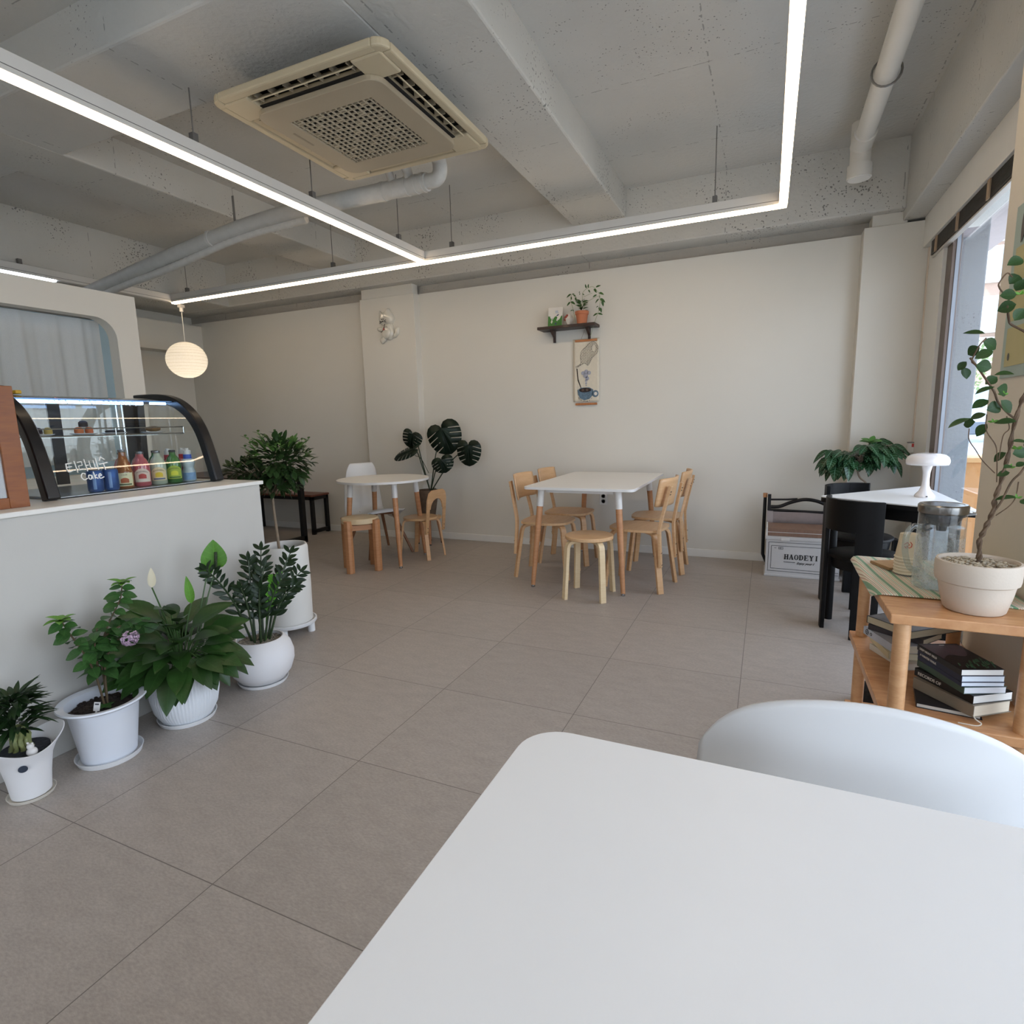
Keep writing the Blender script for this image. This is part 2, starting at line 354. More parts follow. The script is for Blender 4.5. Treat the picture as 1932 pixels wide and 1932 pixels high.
def floor_mat():
    m = bpy.data.materials.new('grey_stone_tiles'); m.use_nodes = True
    nt = m.node_tree; N = nt.nodes; L = nt.links; b = N['Principled BSDF']
    t = N.new('ShaderNodeTexCoord'); sp = N.new('ShaderNodeSeparateXYZ'); L.new(t.outputs['Object'], sp.inputs[0])
    def joint(axis, off, size):
        a = N.new('ShaderNodeMath'); a.operation = 'ADD'; L.new(sp.outputs[axis], a.inputs[0]); a.inputs[1].default_value = off
        d = N.new('ShaderNodeMath'); d.operation = 'DIVIDE'; L.new(a.outputs[0], d.inputs[0]); d.inputs[1].default_value = size
        f = N.new('ShaderNodeMath'); f.operation = 'FRACT'; L.new(d.outputs[0], f.inputs[0])
        p = N.new('ShaderNodeMath'); p.operation = 'PINGPONG'; L.new(d.outputs[0], p.inputs[0]); p.inputs[1].default_value = .5
        l = N.new('ShaderNodeMath'); l.operation = 'LESS_THAN'; L.new(p.outputs[0], l.inputs[0]); l.inputs[1].default_value = .0024
        fl = N.new('ShaderNodeMath'); fl.operation = 'FLOOR'; L.new(d.outputs[0], fl.inputs[0])
        return l, fl
    jx, fx = joint('X', .065, .64); jy, fy = joint('Y', -2.155+.621*4, .621)
    j = N.new('ShaderNodeMath'); j.operation = 'MAXIMUM'; L.new(jx.outputs[0], j.inputs[0]); L.new(jy.outputs[0], j.inputs[1])
    cb = N.new('ShaderNodeCombineXYZ'); L.new(fx.outputs[0], cb.inputs[0]); L.new(fy.outputs[0], cb.inputs[1])
    wn = N.new('ShaderNodeTexWhiteNoise'); wn.noise_dimensions = '3D'; L.new(cb.outputs[0], wn.inputs['Vector'])
    ad = N.new('ShaderNodeVectorMath'); ad.operation = 'MULTIPLY_ADD'; L.new(cb.outputs[0], ad.inputs[0]); ad.inputs[1].default_value = (7.3, 3.1, 0); L.new(t.outputs['Object'], ad.inputs[2])
    mp = N.new('ShaderNodeMapping'); mp.inputs['Rotation'].default_value = (0, 0, .9); mp.inputs['Scale'].default_value = (1, 2.6, 1); L.new(ad.outputs[0], mp.inputs[0])
    n = N.new('ShaderNodeTexNoise'); n.inputs['Scale'].default_value = 9; n.inputs['Detail'].default_value = 8; n.inputs['Roughness'].default_value = .65; L.new(mp.outputs[0], n.inputs['Vector'])
    r = N.new('ShaderNodeValToRGB'); L.new(n.outputs['Fac'], r.inputs[0]); e = r.color_ramp.elements; e[0].position = .28; e[1].position = .75
    e[0].color = (*lin('#a39a92'), 1); e[1].color = (*lin('#b2a9a0'), 1); 
    n2 = N.new('ShaderNodeTexNoise'); n2.inputs['Scale'].default_value = 70; n2.inputs['Detail'].default_value = 4; n2.inputs['Roughness'].default_value = .7; L.new(mp.outputs[0], n2.inputs['Vector'])
    r2 = N.new('ShaderNodeValToRGB'); L.new(n2.outputs['Fac'], r2.inputs[0]); e = r2.color_ramp.elements; e[0].position = .32; e[1].position = .7; e[0].color = (.82, .82, .82, 1); e[1].color = (1.10, 1.10, 1.10, 1)
    mu = N.new('ShaderNodeMix'); mu.data_type = 'RGBA'; mu.blend_type = 'MULTIPLY'; mu.inputs[0].default_value = 1; L.new(r.outputs[0], mu.inputs[6]); L.new(r2.outputs[0], mu.inputs[7])
    mr = N.new('ShaderNodeMapRange'); L.new(wn.outputs[0], mr.inputs[0]); mr.inputs[3].default_value = .96; mr.inputs[4].default_value = 1.04
    mu2 = N.new('ShaderNodeVectorMath'); mu2.operation = 'SCALE'; L.new(mu.outputs[2], mu2.inputs[0]); L.new(mr.outputs[0], mu2.inputs['Scale'])
    mx = N.new('ShaderNodeMix'); mx.data_type = 'RGBA'; L.new(j.outputs[0], mx.inputs[0]); L.new(mu2.outputs[0], mx.inputs[6]); mx.inputs[7].default_value = (*lin('#6f6862'), 1)
    L.new(mx.outputs[2], b.inputs['Base Color'])
    b.inputs['Roughness'].default_value = .42; b.inputs['Specular IOR Level'].default_value = .45
    bp = N.new('ShaderNodeBump'); bp.inputs['Strength'].default_value = .12; bp.inputs['Distance'].default_value = .003; L.new(n2.outputs['Fac'], bp.inputs['Height']); L.new(bp.outputs[0], b.inputs['Normal'])
    return m
structure(G().bx(-7.2, 1.2, -3.05, 5.45, -.12, 0).obj('floor', floor_mat(), smooth=0))
SLAB, BEAM, LOW = 3.14, 2.915, 2.672
structure(G().bx(-7.2, 1.2, -3.05, 5.45, SLAB, SLAB+.15).obj('ceiling', M_CONC, smooth=0))
def beam(name, x0, x1, y0, y1, z0, m=None):
    return structure(G().bx(x0, x1, y0, y1, z0, SLAB+.02).obj(name, m or M_CONC_ROUGH, smooth=0, bevel=.012))
beam('ceiling_beam', -1.62, -1.16, -3.0, 5.06, BEAM)             # main beam running to the back wall
beam('ceiling_beam', -7.0, -1.61, 1.83, 2.33, BEAM, M_CONC)       # cross beam beside the air conditioner
beam('ceiling_beam', -4.47, -3.99, -3.0, 5.06, BEAM-.002)         # second long beam over the counter
beam('ceiling_beam', -7.15, .835, 5.05, 5.42, LOW)                # beam along the back wall
beam('ceiling_beam', -7.15, -5.9, -3.0, 5.06, LOW+.003)           # beam along the left wall
structure(G().bx(.83, 1.2, -3.0, 5.42, 2.61, SLAB+.02).obj('ceiling_beam', M_CONC, smooth=0, bevel=.008))   # beam over the windows
# back wall: real wall with a lining panel and two pilasters
wb = structure(G().bx(-7.0, 1.05, 5.25, 5.305, 0, 2.58).obj('wall_back', M_WALL, smooth=0))
structure(G().bx(-7.2, 1.2, 5.305, 5.45, 0, 3.2).obj('wall_back_masonry', concrete('wall_head_shaded_concrete', '#b0aba2', .8), smooth=0))  # bare concrete, its colour darkened for the shade above the lining panel
structure(G().bx(-4.06, -3.37, 5.15, 5.26, 0, 2.575).bx(-4.04, -3.39, 5.16, 5.26, 2.57, LOW+.002).obj('wall_back_pilaster', M_WALL, smooth=0, bevel=.004))
structure(G().bx(.59, 1.05, 5.12, 5.26, 0, 2.59).bx(.64, .86, 5.14, 5.3, 2.585, LOW+.05).obj('wall_back_column', M_WALL, smooth=0, bevel=.004))
structure(G().bx(-7.2, -6.9, -3.05, 5.45, 0, 3.2).bx(-6.91, -6.66, -3.0, 5.26, 2.2, 2.536).obj('wall_left', M_WALL, smooth=0))
structure(G().bx(-7.2, -2.4, -3.15, -3.0, 0, 3.2).bx(.0, 1.2, -3.15, -3.0, 0, 3.2).bx(-2.4, .0, -3.15, -3.0, 2.5, 3.2).obj('wall_front', M_WALL, smooth=0))
# right wall: pier between the windows, low sills, end pieces
structure(G().bx(.70, 1.2, 1.92, 2.52, 0, SLAB).obj('wall_right_pier', mat('cream_pier_paint', '#d9d0c0', .6, var=.012, bump=.05, bscale=160), smooth=0, bevel=.004))
structure(G().bx(1.02, 1.12, 2.52, 5.3, 0, .10).bx(1.02, 1.2, -3.0, 1.92, 0, .12).bx(1.0, 1.095, 4.72, 5.3, .09, 2.62).bx(1.0, 1.2, -3.05, -1.2, 0, 2.62).bx(1.04, 1.2, 2.5, 4.8, 2.42, 2.62).bx(1.04, 1.2, -1.2, 1.93, 2.42, 2.62).obj('wall_right', M_WHITE, smooth=0))
G_base = G().bx(-6.9, -4.06, 5.238, 5.252, 0, .07).bx(-3.37, .59, 5.238, 5.252, 0, .07).bx(-4.06, -3.37, 5.138, 5.152, 0, .07)
structure(G_base.obj('baseboard_back', M_TRIMW, smooth=0, bevel=.003))
structure(G().bx(-6.902, -6.888, 2.9, 5.24, 0, .07).obj('baseboard_left', M_TRIMW, smooth=0, bevel=.003))
# windows
M_BROWN = mat('brown_anodised_frame', '#6d5f57', .4, .3, var=.05)
M_ALU = mat('silver_window_edge', '#8f949c', .4, .4, var=.03)
M_GLASS = glass('window_glass', (.95, .98, .99), 1.0, 0.0, 1.22)
def window(n, x, y0, y1, z0, z1, jamb=.12):
    w = structure(thing('window_%d' % n, None, None, (x, (y0+y1)/2, z0)))
    a, b, h = y0-(y0+y1)/2, y1-(y0+y1)/2, z1-z0
    o = G().bx(0, .05, b-jamb, b, 0, h).bx(0, .05, a, a+jamb, 0, h).bx(0, .05, a+jamb, b-jamb, 0, .06).bx(0, .05, a+jamb, b-jamb, h-.06, h).obj('window_frame', M_BROWN, w, smooth=0, bevel=.003)
    G().bx(.02, .04, b-jamb-.007, b-jamb, .06, h-.06).bx(.02, .04, a+jamb, a+jamb+.007, .06, h-.06).obj('window_edge', M_ALU, w, smooth=0)
    G().bx(.028, .032, a+jamb, b-jamb, .05, h-.05).obj('window_pane', M_GLASS, w, smooth=0)
    return w
window(1, 1.02, 2.52, 4.72, .10, 2.45)
window(2, 1.02, -1.2, 1.92, .12, 2.45)
w3 = structure(thing('window_3', None, None, (-1.2, -3.08, 0)))
G().bx(-1.2, -1.14, -.03, .03, 0, 2.5).bx(1.14, 1.2, -.03, .03, 0, 2.5).bx(-.04, .04, -.03, .03, 0, 2.5).bx(-1.14, 1.14, -.03, .03, 2.44, 2.5).bx(-1.14, 1.14, -.03, .03, 0, .08).obj('window_frame', M_BROWN, w3, smooth=0)
G().bx(-1.15, 1.15, -.003, .003, .06, 2.46).obj('window_pane', M_GLASS, w3, smooth=0)
structure(G().bx(.96, 1.0, 2.53, 5.12, 2.40, 2.61).obj('trim_1', M_WHITE, smooth=0, bevel=.003))      # blind pelmet
# kitchen partition with rounded pass-through
def kitchen_wall():
    g = G(); y0, y1, z1 = .2, 2.86, 2.215; oy0, oy1, oz0, oz1, r = .9, 2.70, .95, 2.035, .14
    inner = rrect(oy0, oy1, oz0, oz1, r, 8); n = len(inner)
    def edge(p):
        cy, cz = (oy0+oy1)/2, (oz0+oz1)/2; dy, dz = p[0]-cy, p[1]-cz
        t = min(((y1-cy) if dy > 0 else (y0-cy))/dy if abs(dy) > 1e-6 else 1e9, ((z1-cz) if dz > 0 else (0-cz))/dz if abs(dz) > 1e-6 else 1e9)
        return (cy+dy*t, cz+dz*t)
    outer = [edge(p) for p in inner]
    # outer corners are added as extra faces so the slab stays rectangular
    corners = [(y1, z1), (y0, z1), (y0, 0), (y1, 0)]
    for x in (-4.3, -4.4):
        for i in range(n):
            a, b = outer[i], outer[(i+1) % n]; pts = [inner[i], a]
            for cc in corners:
                on_a = abs(a[0]-cc[0]) < 1e-6 or abs(a[1]-cc[1]) < 1e-6; on_b = abs(b[0]-cc[0]) < 1e-6 or abs(b[1]-cc[1]) < 1e-6
                if on_a and on_b and not (abs(a[0]-b[0]) < 1e-6 or abs(a[1]-b[1]) < 1e-6): pts.append(cc)
            pts += [b, inner[(i+1) % n]]
            g.face([(x, p[0], p[1]) for p in pts])
    for i in range(n):
        a, b = inner[i], inner[(i+1) % n]; g.face([(-4.3, *a), (-4.4, *a), (-4.4, *b), (-4.3, *b)])
    for a, b in zip(corners, corners[1:]+corners[:1]): g.face([(-4.3, *a), (-4.4, *a), (-4.4, *b), (-4.3, *b)])
    bmesh.ops.remove_doubles(g.bm, verts=g.bm.verts, dist=1e-5)
    return g.obj('wall_kitchen', M_WALL, smooth=30)
structure(kitchen_wall())
structure(G().bx(-5.1, -5.0, .2, 3.3, 0, 2.16).obj('wall_kitchen_inner', mat('pale_blue_paint', '#a3c0cf', .6, var=.02), smooth=0))
# ================================================================ COUNTER
cnt = thing('service_counter', 'long white service counter with a row of potted plants along its foot', 'counter', (-2.80, .9, 0))
def cl(x, y, z): return (x+2.80, y-.9, z)
G().bx(-.35, .34, -3.0, 1.29, 0, .945).obj('counter_body', mat('counter_off_white', '#c2bfb8', .55, var=.012, bump=.04, bscale=200), cnt, smooth=0, bevel=.003)
G().bx(-.36, .355, -3.0, 1.305, .945, .965).obj('worktop', mat('counter_worktop', '#e6e3dc', .35, var=.02, scale=20), cnt, smooth=0, bevel=.004)
# ================================================================ LINEAR LIGHTS
M_STRIP = emission('lit_diffuser', '#ffe3c0', STRIP)
M_STRIPC = emission('lit_diffuser_cool', '#e6eeff', STRIP)
M_HOUS = mat('white_light_housing', '#d8d5cf', .45, var=.01)
M_WIRE = mat('steel_wire', '#8a8884', .35, .6)
M_GREYCLIP = mat('grey_clip', '#6f6d6a', .5, .3)
def strip(name, label, p, q, wires, m, z=2.575, unlit=None, wire_top=None):
    """p, q: plan end points; housing sits above the diffuser"""
    p, q = Vector((*p, z)), Vector((*q, z)); mid = (p+q)/2
    t = thing(name, label, 'ceiling light', mid); d = (q-p).normalized(); L = (q-p).length
    G().bar(p-mid+V(0, 0, .050), q-mid+V(0, 0, .050), .052, .076).obj('housing', M_HOUS, t, smooth=0, bevel=.002)
    a, b = p, q
    if unlit: b = p + d*(L-unlit)
    G().bar(a-mid+V(0, 0, .004), b-mid+V(0, 0, .004), .048, .018).obj('diffuser', m, t, smooth=0, bevel=.005)
    G().bar(p-mid+V(0, 0, .034), q-mid+V(0, 0, .034), .0535, .003).obj('housing_groove', M_GREYCLIP, t, smooth=0)
    for i, f in enumerate(wires):
        c = p + (q-p)*f - mid; top = (wire_top[i] if wire_top else SLAB) - z
        w = G().tube([c+V(0, 0, .13), c+V(0, 0, top)], .0035, 6).obj('suspension_wire', M_WIRE, t)
        G().box(c+V(0, 0, .105), (.03, .03, .055)).obj('wire_clip', M_GREYCLIP, w, smooth=0)
    return t
strip('linear_pendant_light', 'bright warm linear light above the counter front meeting the long one in a T', (-2.69, -1.2), (-2.69, 4.27), (.42, .62, .77, .94), M_STRIP, wire_top=(BEAM, BEAM, SLAB, SLAB))
strip('linear_pendant_light', 'longest bright warm linear light hung parallel to the back wall', (-5.84, 4.30), (.055, 4.30), (.04, .37, .58, .925), M_STRIP)
strip('linear_pendant_light', 'bright warm linear light near the drain pipe, forming a corner with the long one', (.033, -1.0), (.033, 4.27), (.25, .62), M_STRIP)
strip('linear_pendant_light', 'cool white linear light showing just above the kitchen wall, with an unlit end', (-5.86, .6), (-5.86, 4.38), (.45, .62, .86), M_STRIPC, unlit=1.18, wire_top=(LOW, LOW, LOW))
# ---------------------------------------------------------------- paper lantern
pl = thing('paper_lantern', 'round white paper lantern glowing warm on a thin cord beside the kitchen wall', 'pendant lamp', (-5.86, 4.40, 2.555))
G().box((0, 0, .012), (.05, .05, .03)).lathe([(.012, -.05), (.02, -.045), (.02, 0)], 14).obj('lamp_holder', M_HOUS, pl)
G().tube([(0, 0, -.05), (0, 0, -.36)], .004, 6).obj('cord', mat('white_cord', '#e8e6e0', .5), pl)
def lantern():
    m = bpy.data.materials.new('ribbed_lantern_paper'); m.use_nodes = True; N = m.node_tree.nodes; L = m.node_tree.links; N.remove(N['Principled BSDF'])
    t = N.new('ShaderNodeTexCoord'); n = N.new('ShaderNodeTexNoise'); n.inputs['Scale'].default_value = 90; L.new(t.outputs['Object'], n.inputs['Vector'])
    r = N.new('ShaderNodeValToRGB'); L.new(n.outputs['Fac'], r.inputs[0]); r.color_ramp.elements[0].color = (.84, .81, .75, 1); r.color_ramp.elements[1].color = (.95, .93, .88, 1)
    d = N.new('ShaderNodeBsdfDiffuse'); tl = N.new('ShaderNodeBsdfTranslucent'); mx = N.new('ShaderNodeMixShader'); mx.inputs[0].default_value = .5
    L.new(r.outputs[0], d.inputs[0]); L.new(r.outputs[0], tl.inputs[0]); L.new(d.outputs[0], mx.inputs[1]); L.new(tl.outputs[0], mx.inputs[2]); L.new(mx.outputs[0], N['Material Output'].inputs[0])
    return m
g = G(); pr = []
for i in range(61):
    a = PI*(.06+.88*i/60); pr.append((.205*math.sin(a)*(1-.012*(i % 3 == 0)), -.555-.192*-math.cos(a)*-1 if False else -.555+.192*math.cos(a)))
g.lathe(pr, 40, cap=False).obj('lamp_shade', lantern(), pl, smooth=180)
G().ball((0, 0, -.60), .035, 12, 8).obj('bulb', emission('warm_bulb', '#fff0da', 34), pl)
g = G()
for i in range(3, 58, 4): g.tube([(pr[i][0]*1.002*math.cos(a), pr[i][0]*1.002*math.sin(a), pr[i][1]) for a in [2*PI*k/32 for k in range(32)]], .0011, 4, closed=True)
g.obj('hoop', mat('lantern_wire', '#cfc4ae', .6), pl)
# ================================================================ AIR CONDITIONER
AC = thing('ceiling_air_conditioner', 'square cream ceiling cassette air conditioner with a dark woven intake grille', 'air conditioner', (-1.975, 2.615, 2.76))
M_AC = mat('shade_toned_cream_plastic', '#c4b698', .5, var=.02); M_AC2 = mat('beige_grey_plastic', '#a99c85', .5, var=.02); M_DK = mat('dark_cavity', '#1c1b19', .8)  # cream and beige plastics darkened in colour for the shaded underside
G().bx(-.34, .34, -.27, .40, .15, .36).bx(-.32, .32, -.32, .32, .03, .16).obj('casing', mat('ac_casing', '#8d8a84', .6), AC, smooth=0)
def ac_panel():
    g = G(); S = .5
    outer = rrect(-S, S, -S, S, .05, 5)
    # frame ring with four slot openings built from strips
    for x0, x1, y0, y1 in ((-.44, .44, .455, S), (-.44, .44, -S, -.455), (.455, S, -.44, .44), (-S, -.455, -.44, .44)):
        g.bx(x0, x1, y0, y1, 0, .035)
    for k in range(4):
        g.prism([(.44, .44), (.455, .44), (S, .44)] + arc((.44, .44), .06, 0, PI/2, 6)[1:] + [(.44, .455)], .035, Matrix.Translation((0, 0, .0175)) @ Matrix.Rotation(k*PI/2, 4, 'Z'))
    for sx_ in (-1, 1):
        for sy_ in (-1, 1): g.bx(min(sx_*.30, sx_*.456), max(sx_*.30, sx_*.456), min(sy_*.30, sy_*.456), max(sy_*.30, sy_*.456), -.004, .035)
    g.bx(-.37, .37, -.37, .37, .002, .03)
    return g
ac_panel().obj('frame', M_AC, AC, smooth=0, bevel=.008)
g = G().bx(-.46, .46, -.46, .46, .036, .045).obj('air_slot', M_DK, AC, smooth=0)
# lower intake panel with grille
P = .365
g = G()
w = .245
ro_, ri_ = rrect(-P, P, -P, P, .07, 6), []
for x, y in ro_:
    k = w/max(abs(x), abs(y)); ri_.append((x*k, y*k))
n = len(ro_)
for z0, fl in ((-.004, 0), (-.03, 1)):
    for i in range(n):
        q = [(*ro_[i], z0), (*ro_[(i+1) % n], z0), (*ri_[(i+1) % n], z0), (*ri_[i], z0)]; g.face(q)
for i in range(n):
    g.face([(*ro_[i], -.004), (*ro_[(i+1) % n], -.004), (*ro_[(i+1) % n], -.03), (*ro_[i], -.03)]); g.face([(*ri_[i], -.004), (*ri_[(i+1) % n], -.004), (*ri_[(i+1) % n], -.03), (*ri_[i], -.03)])
bmesh.ops.remove_doubles(g.bm, verts=g.bm.verts, dist=1e-5)
G().prism(rrect(-.378, .378, -.378, .378, .075, 6), .004, Matrix.Translation((0, 0, .0005))).obj('panel_gap', M_DK, AC, smooth=0)
ip = g.obj('intake_panel', M_AC2, AC, smooth=0, bevel=.004)
g = G().bx(-w, w, -w, w, -.006, -.003); g.obj('grille_backing', M_DK, ip, smooth=0)
g = G(); n = 15
for i in range(n):
    c = -w + (i+.5)*2*w/n; th = .0055 if i % 2 else .0036
    g.bx(c-th/2, c+th/2, -w, w, -.028, -.020); g.bx(-w, w, c-th/2, c+th/2, -.027, -.019)
for i in range(0, n-1, 2):
    for k in range(0, n-1, 2):
        if (i//2+k//2) % 2 == 0:
            c0 = -w+(i+1)*2*w/n; d0 = -w+(k+1)*2*w/n; g.bx(c0-.016, c0+.016, d0-.005, d0+.005, -.0275, -.020)
g.obj('grille', mat('grille_plastic', '#b3a68e', .5), ip, smooth=0)
G().bx(-P+.05, -P+.062, -.16, -.02, -.0312, -.03).obj('name_plate', mat('grey_emboss', '#8f8571', .5), ip, smooth=0)
for k, (dx, dy) in enumerate(((0, 1), (1, 0), (0, -1), (-1, 0))):
    a = math.atan2(dy, dx)-PI/2; R = Euler((0, 0, a)); cc = V(0, .412, 0); cc.rotate(R)
    g = G(); op = k in (1, 2) 
    tilt = Euler((math.radians(-42 if op else -8), 0, 0)).to_matrix(); Rm = R.to_matrix()
    g.box(cc+V(0, 0, .012), (.58, .075, .006), Rm @ tilt)
    lv = g.obj('louver', M_AC, AC, smooth=0, bevel=.002)
    for i in range(7):
        q = V(-.27+.09*i, .412, .022); q.rotate(R); G().box(q, (.006, .06, .03), Rm).obj('vane', M_AC2, lv, smooth=0)
# refrigerant pipes
M_WRAP = mat('white_pipe_wrap', '#c9c7c1', .6, var=.06, scale=20, bump=.5, bscale=25)
M_PIPEG = mat('grey_wrapped_pipe', '#bdbcb7', .6, var=.05, scale=14, bump=.35, bscale=30)
rp = thing('insulated_pipe', 'white wrapped insulated pipe leading from the air conditioner under the beams to the kitchen', 'pipe', (-2.05, 3.40, 2.80))
def rl(*p): return V(*p)-V(-2.05, 3.40, 2.80)
path = spline([(-2.09, 3.42, 2.80), (-2.3, 3.42, 2.80), (-2.75, 3.38, 2.785), (-3.16, 3.30, 2.75), (-3.65, 3.25, 2.695), (-4.46, 3.22, 2.58), (-5.45, 3.26, 2.465), (-5.66, 3.26, 2.42), (-5.70, 3.26, 2.2)], 6)
G().tube([rl(*p) for p in path[:16]], .056, 16).obj('wrap', M_WRAP, rp)
G().tube([rl(*p) for p in path[15:]], .052, 16).obj('pipe', M_PIPEG, rp)
cp = [p+V(0, .0, -.0) for p in spline([(-3.05, 3.34, 2.70), (-3.65, 3.27, 2.64), (-4.4, 3.24, 2.515), (-5.0, 3.25, 2.455), (-5.6, 3.27, 2.37)], 30)]
g = G(); g.tube([rl(*p) for p in cp], [.026+.004*(i % 2) for i in range(len(cp))], 10); g.obj('corrugated_hose', M_WRAP, rp)
G().tube(spline([rl(-2.09, 3.42, 2.80), rl(-2.02, 3.42, 2.805), rl(-1.985, 3.41, 2.85), rl(-1.985, 3.36, 2.92), rl(-1.99, 3.1, 2.94)], 8), .046, 14).obj('elbow', M_WRAP, rp)
G().tube(spline([rl(-2.22, 3.41, 2.83), rl(-2.22, 3.36, 2.9), rl(-2.2, 3.08, 2.95)], 6), .032, 10).obj('elbow', M_WRAP, rp)
G().tube(spline([rl(-2.36, 3.41, 2.82), rl(-2.34, 3.35, 2.88), rl(-2.28, 3.08, 2.95)], 6), .026, 10).obj('elbow', M_WRAP, rp)
for f in (1, 3, 5, 8):
    c = rl(*path[f]); d = (path[f+1]-path[f]).normalized()
    G().tube([c-d*.012, c+d*.012], .060, 16).obj('tape_band', M_WRAP, rp)
c = rl(*path[26]); G().tube([c-V(.012, 0, 0), c+V(.012, 0, 0)], .06, 16).obj('strap', M_WRAP, rp)
# white drain pipe beside the window beam
c = rl(*path[24]); G().bar(c, V(c.x, c.y, BEAM-2.80+.012), .02, .004).obj('hanger', M_WIRE, rp)
dp = thing('drain_pipe', 'thick white plastic drain pipe with capped elbow under the ceiling near the window beam', 'pipe', (.49, 4.7, 3.0))
M_PVC = mat('white_pvc', '#dcd9d1', .4, var=.02)
G().tube([V(-.01, -6.5, .0), V(0, -.05, 0)], .055, 20).obj('pipe', M_PVC, dp)
G().tube([V(0, -.22, 0), V(0, .0, 0)], .066, 20).obj('sleeve', M_PVC, dp)
G().tube([V(0, 0, SLAB-3.0), V(0, 0, -.16)], .062, 20).tube([V(0, 0, -.12), V(0, 0, -.20)], .074, 20).obj('elbow', M_PVC, dp)
G().tube([V(0, 0, -.20), V(0, 0, -.207)], .066, 20).obj('cap', M_TRIMW, dp)
G().tube([(.055*1.25*math.cos(a), -.9, .055*1.25*math.sin(a)) for a in [2*PI*k/20 for k in range(20)]], .006, 6, closed=True).bar((0, -.9, .06), (0, -.9, SLAB-3.0), .02, .004).obj('hanger', M_WIRE, dp)
# ================================================================ CAKE SHOWCASE ON THE COUNTER
M_BLACK = mat('gloss_black_plastic', '#121214', .3, var=.05); M_BLK2 = mat('matt_black', '#17171a', .55, var=.05)
M_CGLASS = glass('showcase_glass', (.95, .98, .97), 1.0, 0.0, 1.75); M_STEEL = mat('brushed_steel', '#a9abad', .3, .9, var=.04, stretch=(1, 30, 1))
O = V(-2.98, 1.725, .965)
case = thing('cake_display_case', 'countertop cake display case with curved front glass, black side frames and white handwriting', 'display case', O)
PROF = [(-2.680, .966), (-2.70, 1.04), (-2.72, 1.11), (-2.745, 1.185), (-2.775, 1.25), (-2.82, 1.31), (-2.875, 1.355), (-2.94, 1.388), (-3.02, 1.408), (-3.12, 1.415), (-3.26, 1.415)]
PR = [tuple(p) for p in spline([(x, z, 0) for x, z in PROF], 5)]
def on_glass(y, z, off=.0015):
    """point just outside the curved front glass at height z"""
    for (x0, z0, _), (x1, z1, _) in zip(PR, PR[1:]):
        if z0 <= z <= z1+1e-9:
            f = (z-z0)/(z1-z0+1e-9); return V(x0+(x1-x0)*f+off, y, z) - O
    return V(PR[-1][0], y, z) - O
Y0, Y1 = 1.335, 2.115
G().bx(-3.29-O.x, -2.70-O.x, Y0+.01-O.y, Y1-.01-O.y, 0, .005).obj('base', M_BLK2, case, smooth=0, bevel=.003)
G().bx(-3.25-O.x, -2.70-O.x, Y0+.03-O.y, Y1-.03-O.y, .005, .008).obj('deck', M_STEEL, case, smooth=0)
for yy in (Y0, Y1):
    pts = [V(x, yy, z)-O for x, z, _ in PR]
    g = G(); g.ribbon(pts, .05, .05, (0, 1, 0)); g.bar(V(-3.26, yy, 1.415)-O, V(-3.28, yy, .97)-O, .05, .04, (0, 1, 0))
    sf = g.obj('side_frame', M_BLACK, case, smooth=50, bevel=.006)
    poly = [(x-O.x, z-O.z) for x, z, _ in PR] + [(-3.28-O.x, 1.41-O.z), (-3.28-O.x, .01)]
    gp = G(); vv = [gp.bm.verts.new((x, yy-O.y, z)) for x, z in poly]
    for tri in tessellate_polygon([[V(x, z, 0) for x, z in poly]]): gp.bm.faces.new([vv[i] for i in tri])
    gp.obj('side_pane', M_CGLASS, sf, smooth=0)
G().sheet(lambda u, v: V(PR[min(int(u*(len(PR)-1)+.5), len(PR)-1)][0], Y0+.02+(Y1-Y0-.04)*v, PR[min(int(u*(len(PR)-1)+.5), len(PR)-1)][1])-O, len(PR), 2).obj('curved_glass', M_CGLASS, case, smooth=180)
g = G()
for yy in (Y0+.03, 1.70, 2.07): g.bar(V(-3.285, yy, .98)-O, V(-3.285, yy, 1.41)-O, .055, .012, (1, 0, 0))
g.bx(-3.29-O.x, -3.275-O.x, Y0-O.y, Y1-O.y, .43, .455); g.obj('rear_frame', M_BLK2, case, smooth=0)
gp = G(); gp.face([(-3.28-O.x, Y0+.03-O.y, .02), (-3.28-O.x, Y1-.03-O.y, .02), (-3.28-O.x, Y1-.03-O.y, .44), (-3.28-O.x, Y0+.03-O.y, .44)]); gp.obj('rear_pane', M_CGLASS, case, smooth=0)
# lit header with LED tube
G().bx(-3.23-O.x, -2.93-O.x, Y0+.03-O.y, Y1-.03-O.y, .424, .430).obj('lamp_reflector', mat('blue_steel_reflector', '#5f7fa6', .3, .6), case, smooth=0)
G().tube([V(-2.985, Y0+.06, 1.383)-O, V(-2.985, 1.96, 1.383)-O], .009, 10).obj('lamp_tube', emission('cold_led_tube', '#9fc8ff', 9), case)
G().tube([V(-2.985, 2.0, 1.383)-O, V(-2.985, 2.085, 1.383)-O], .006, 10).obj('lamp_tube', MATS['cold_led_tube'], case)
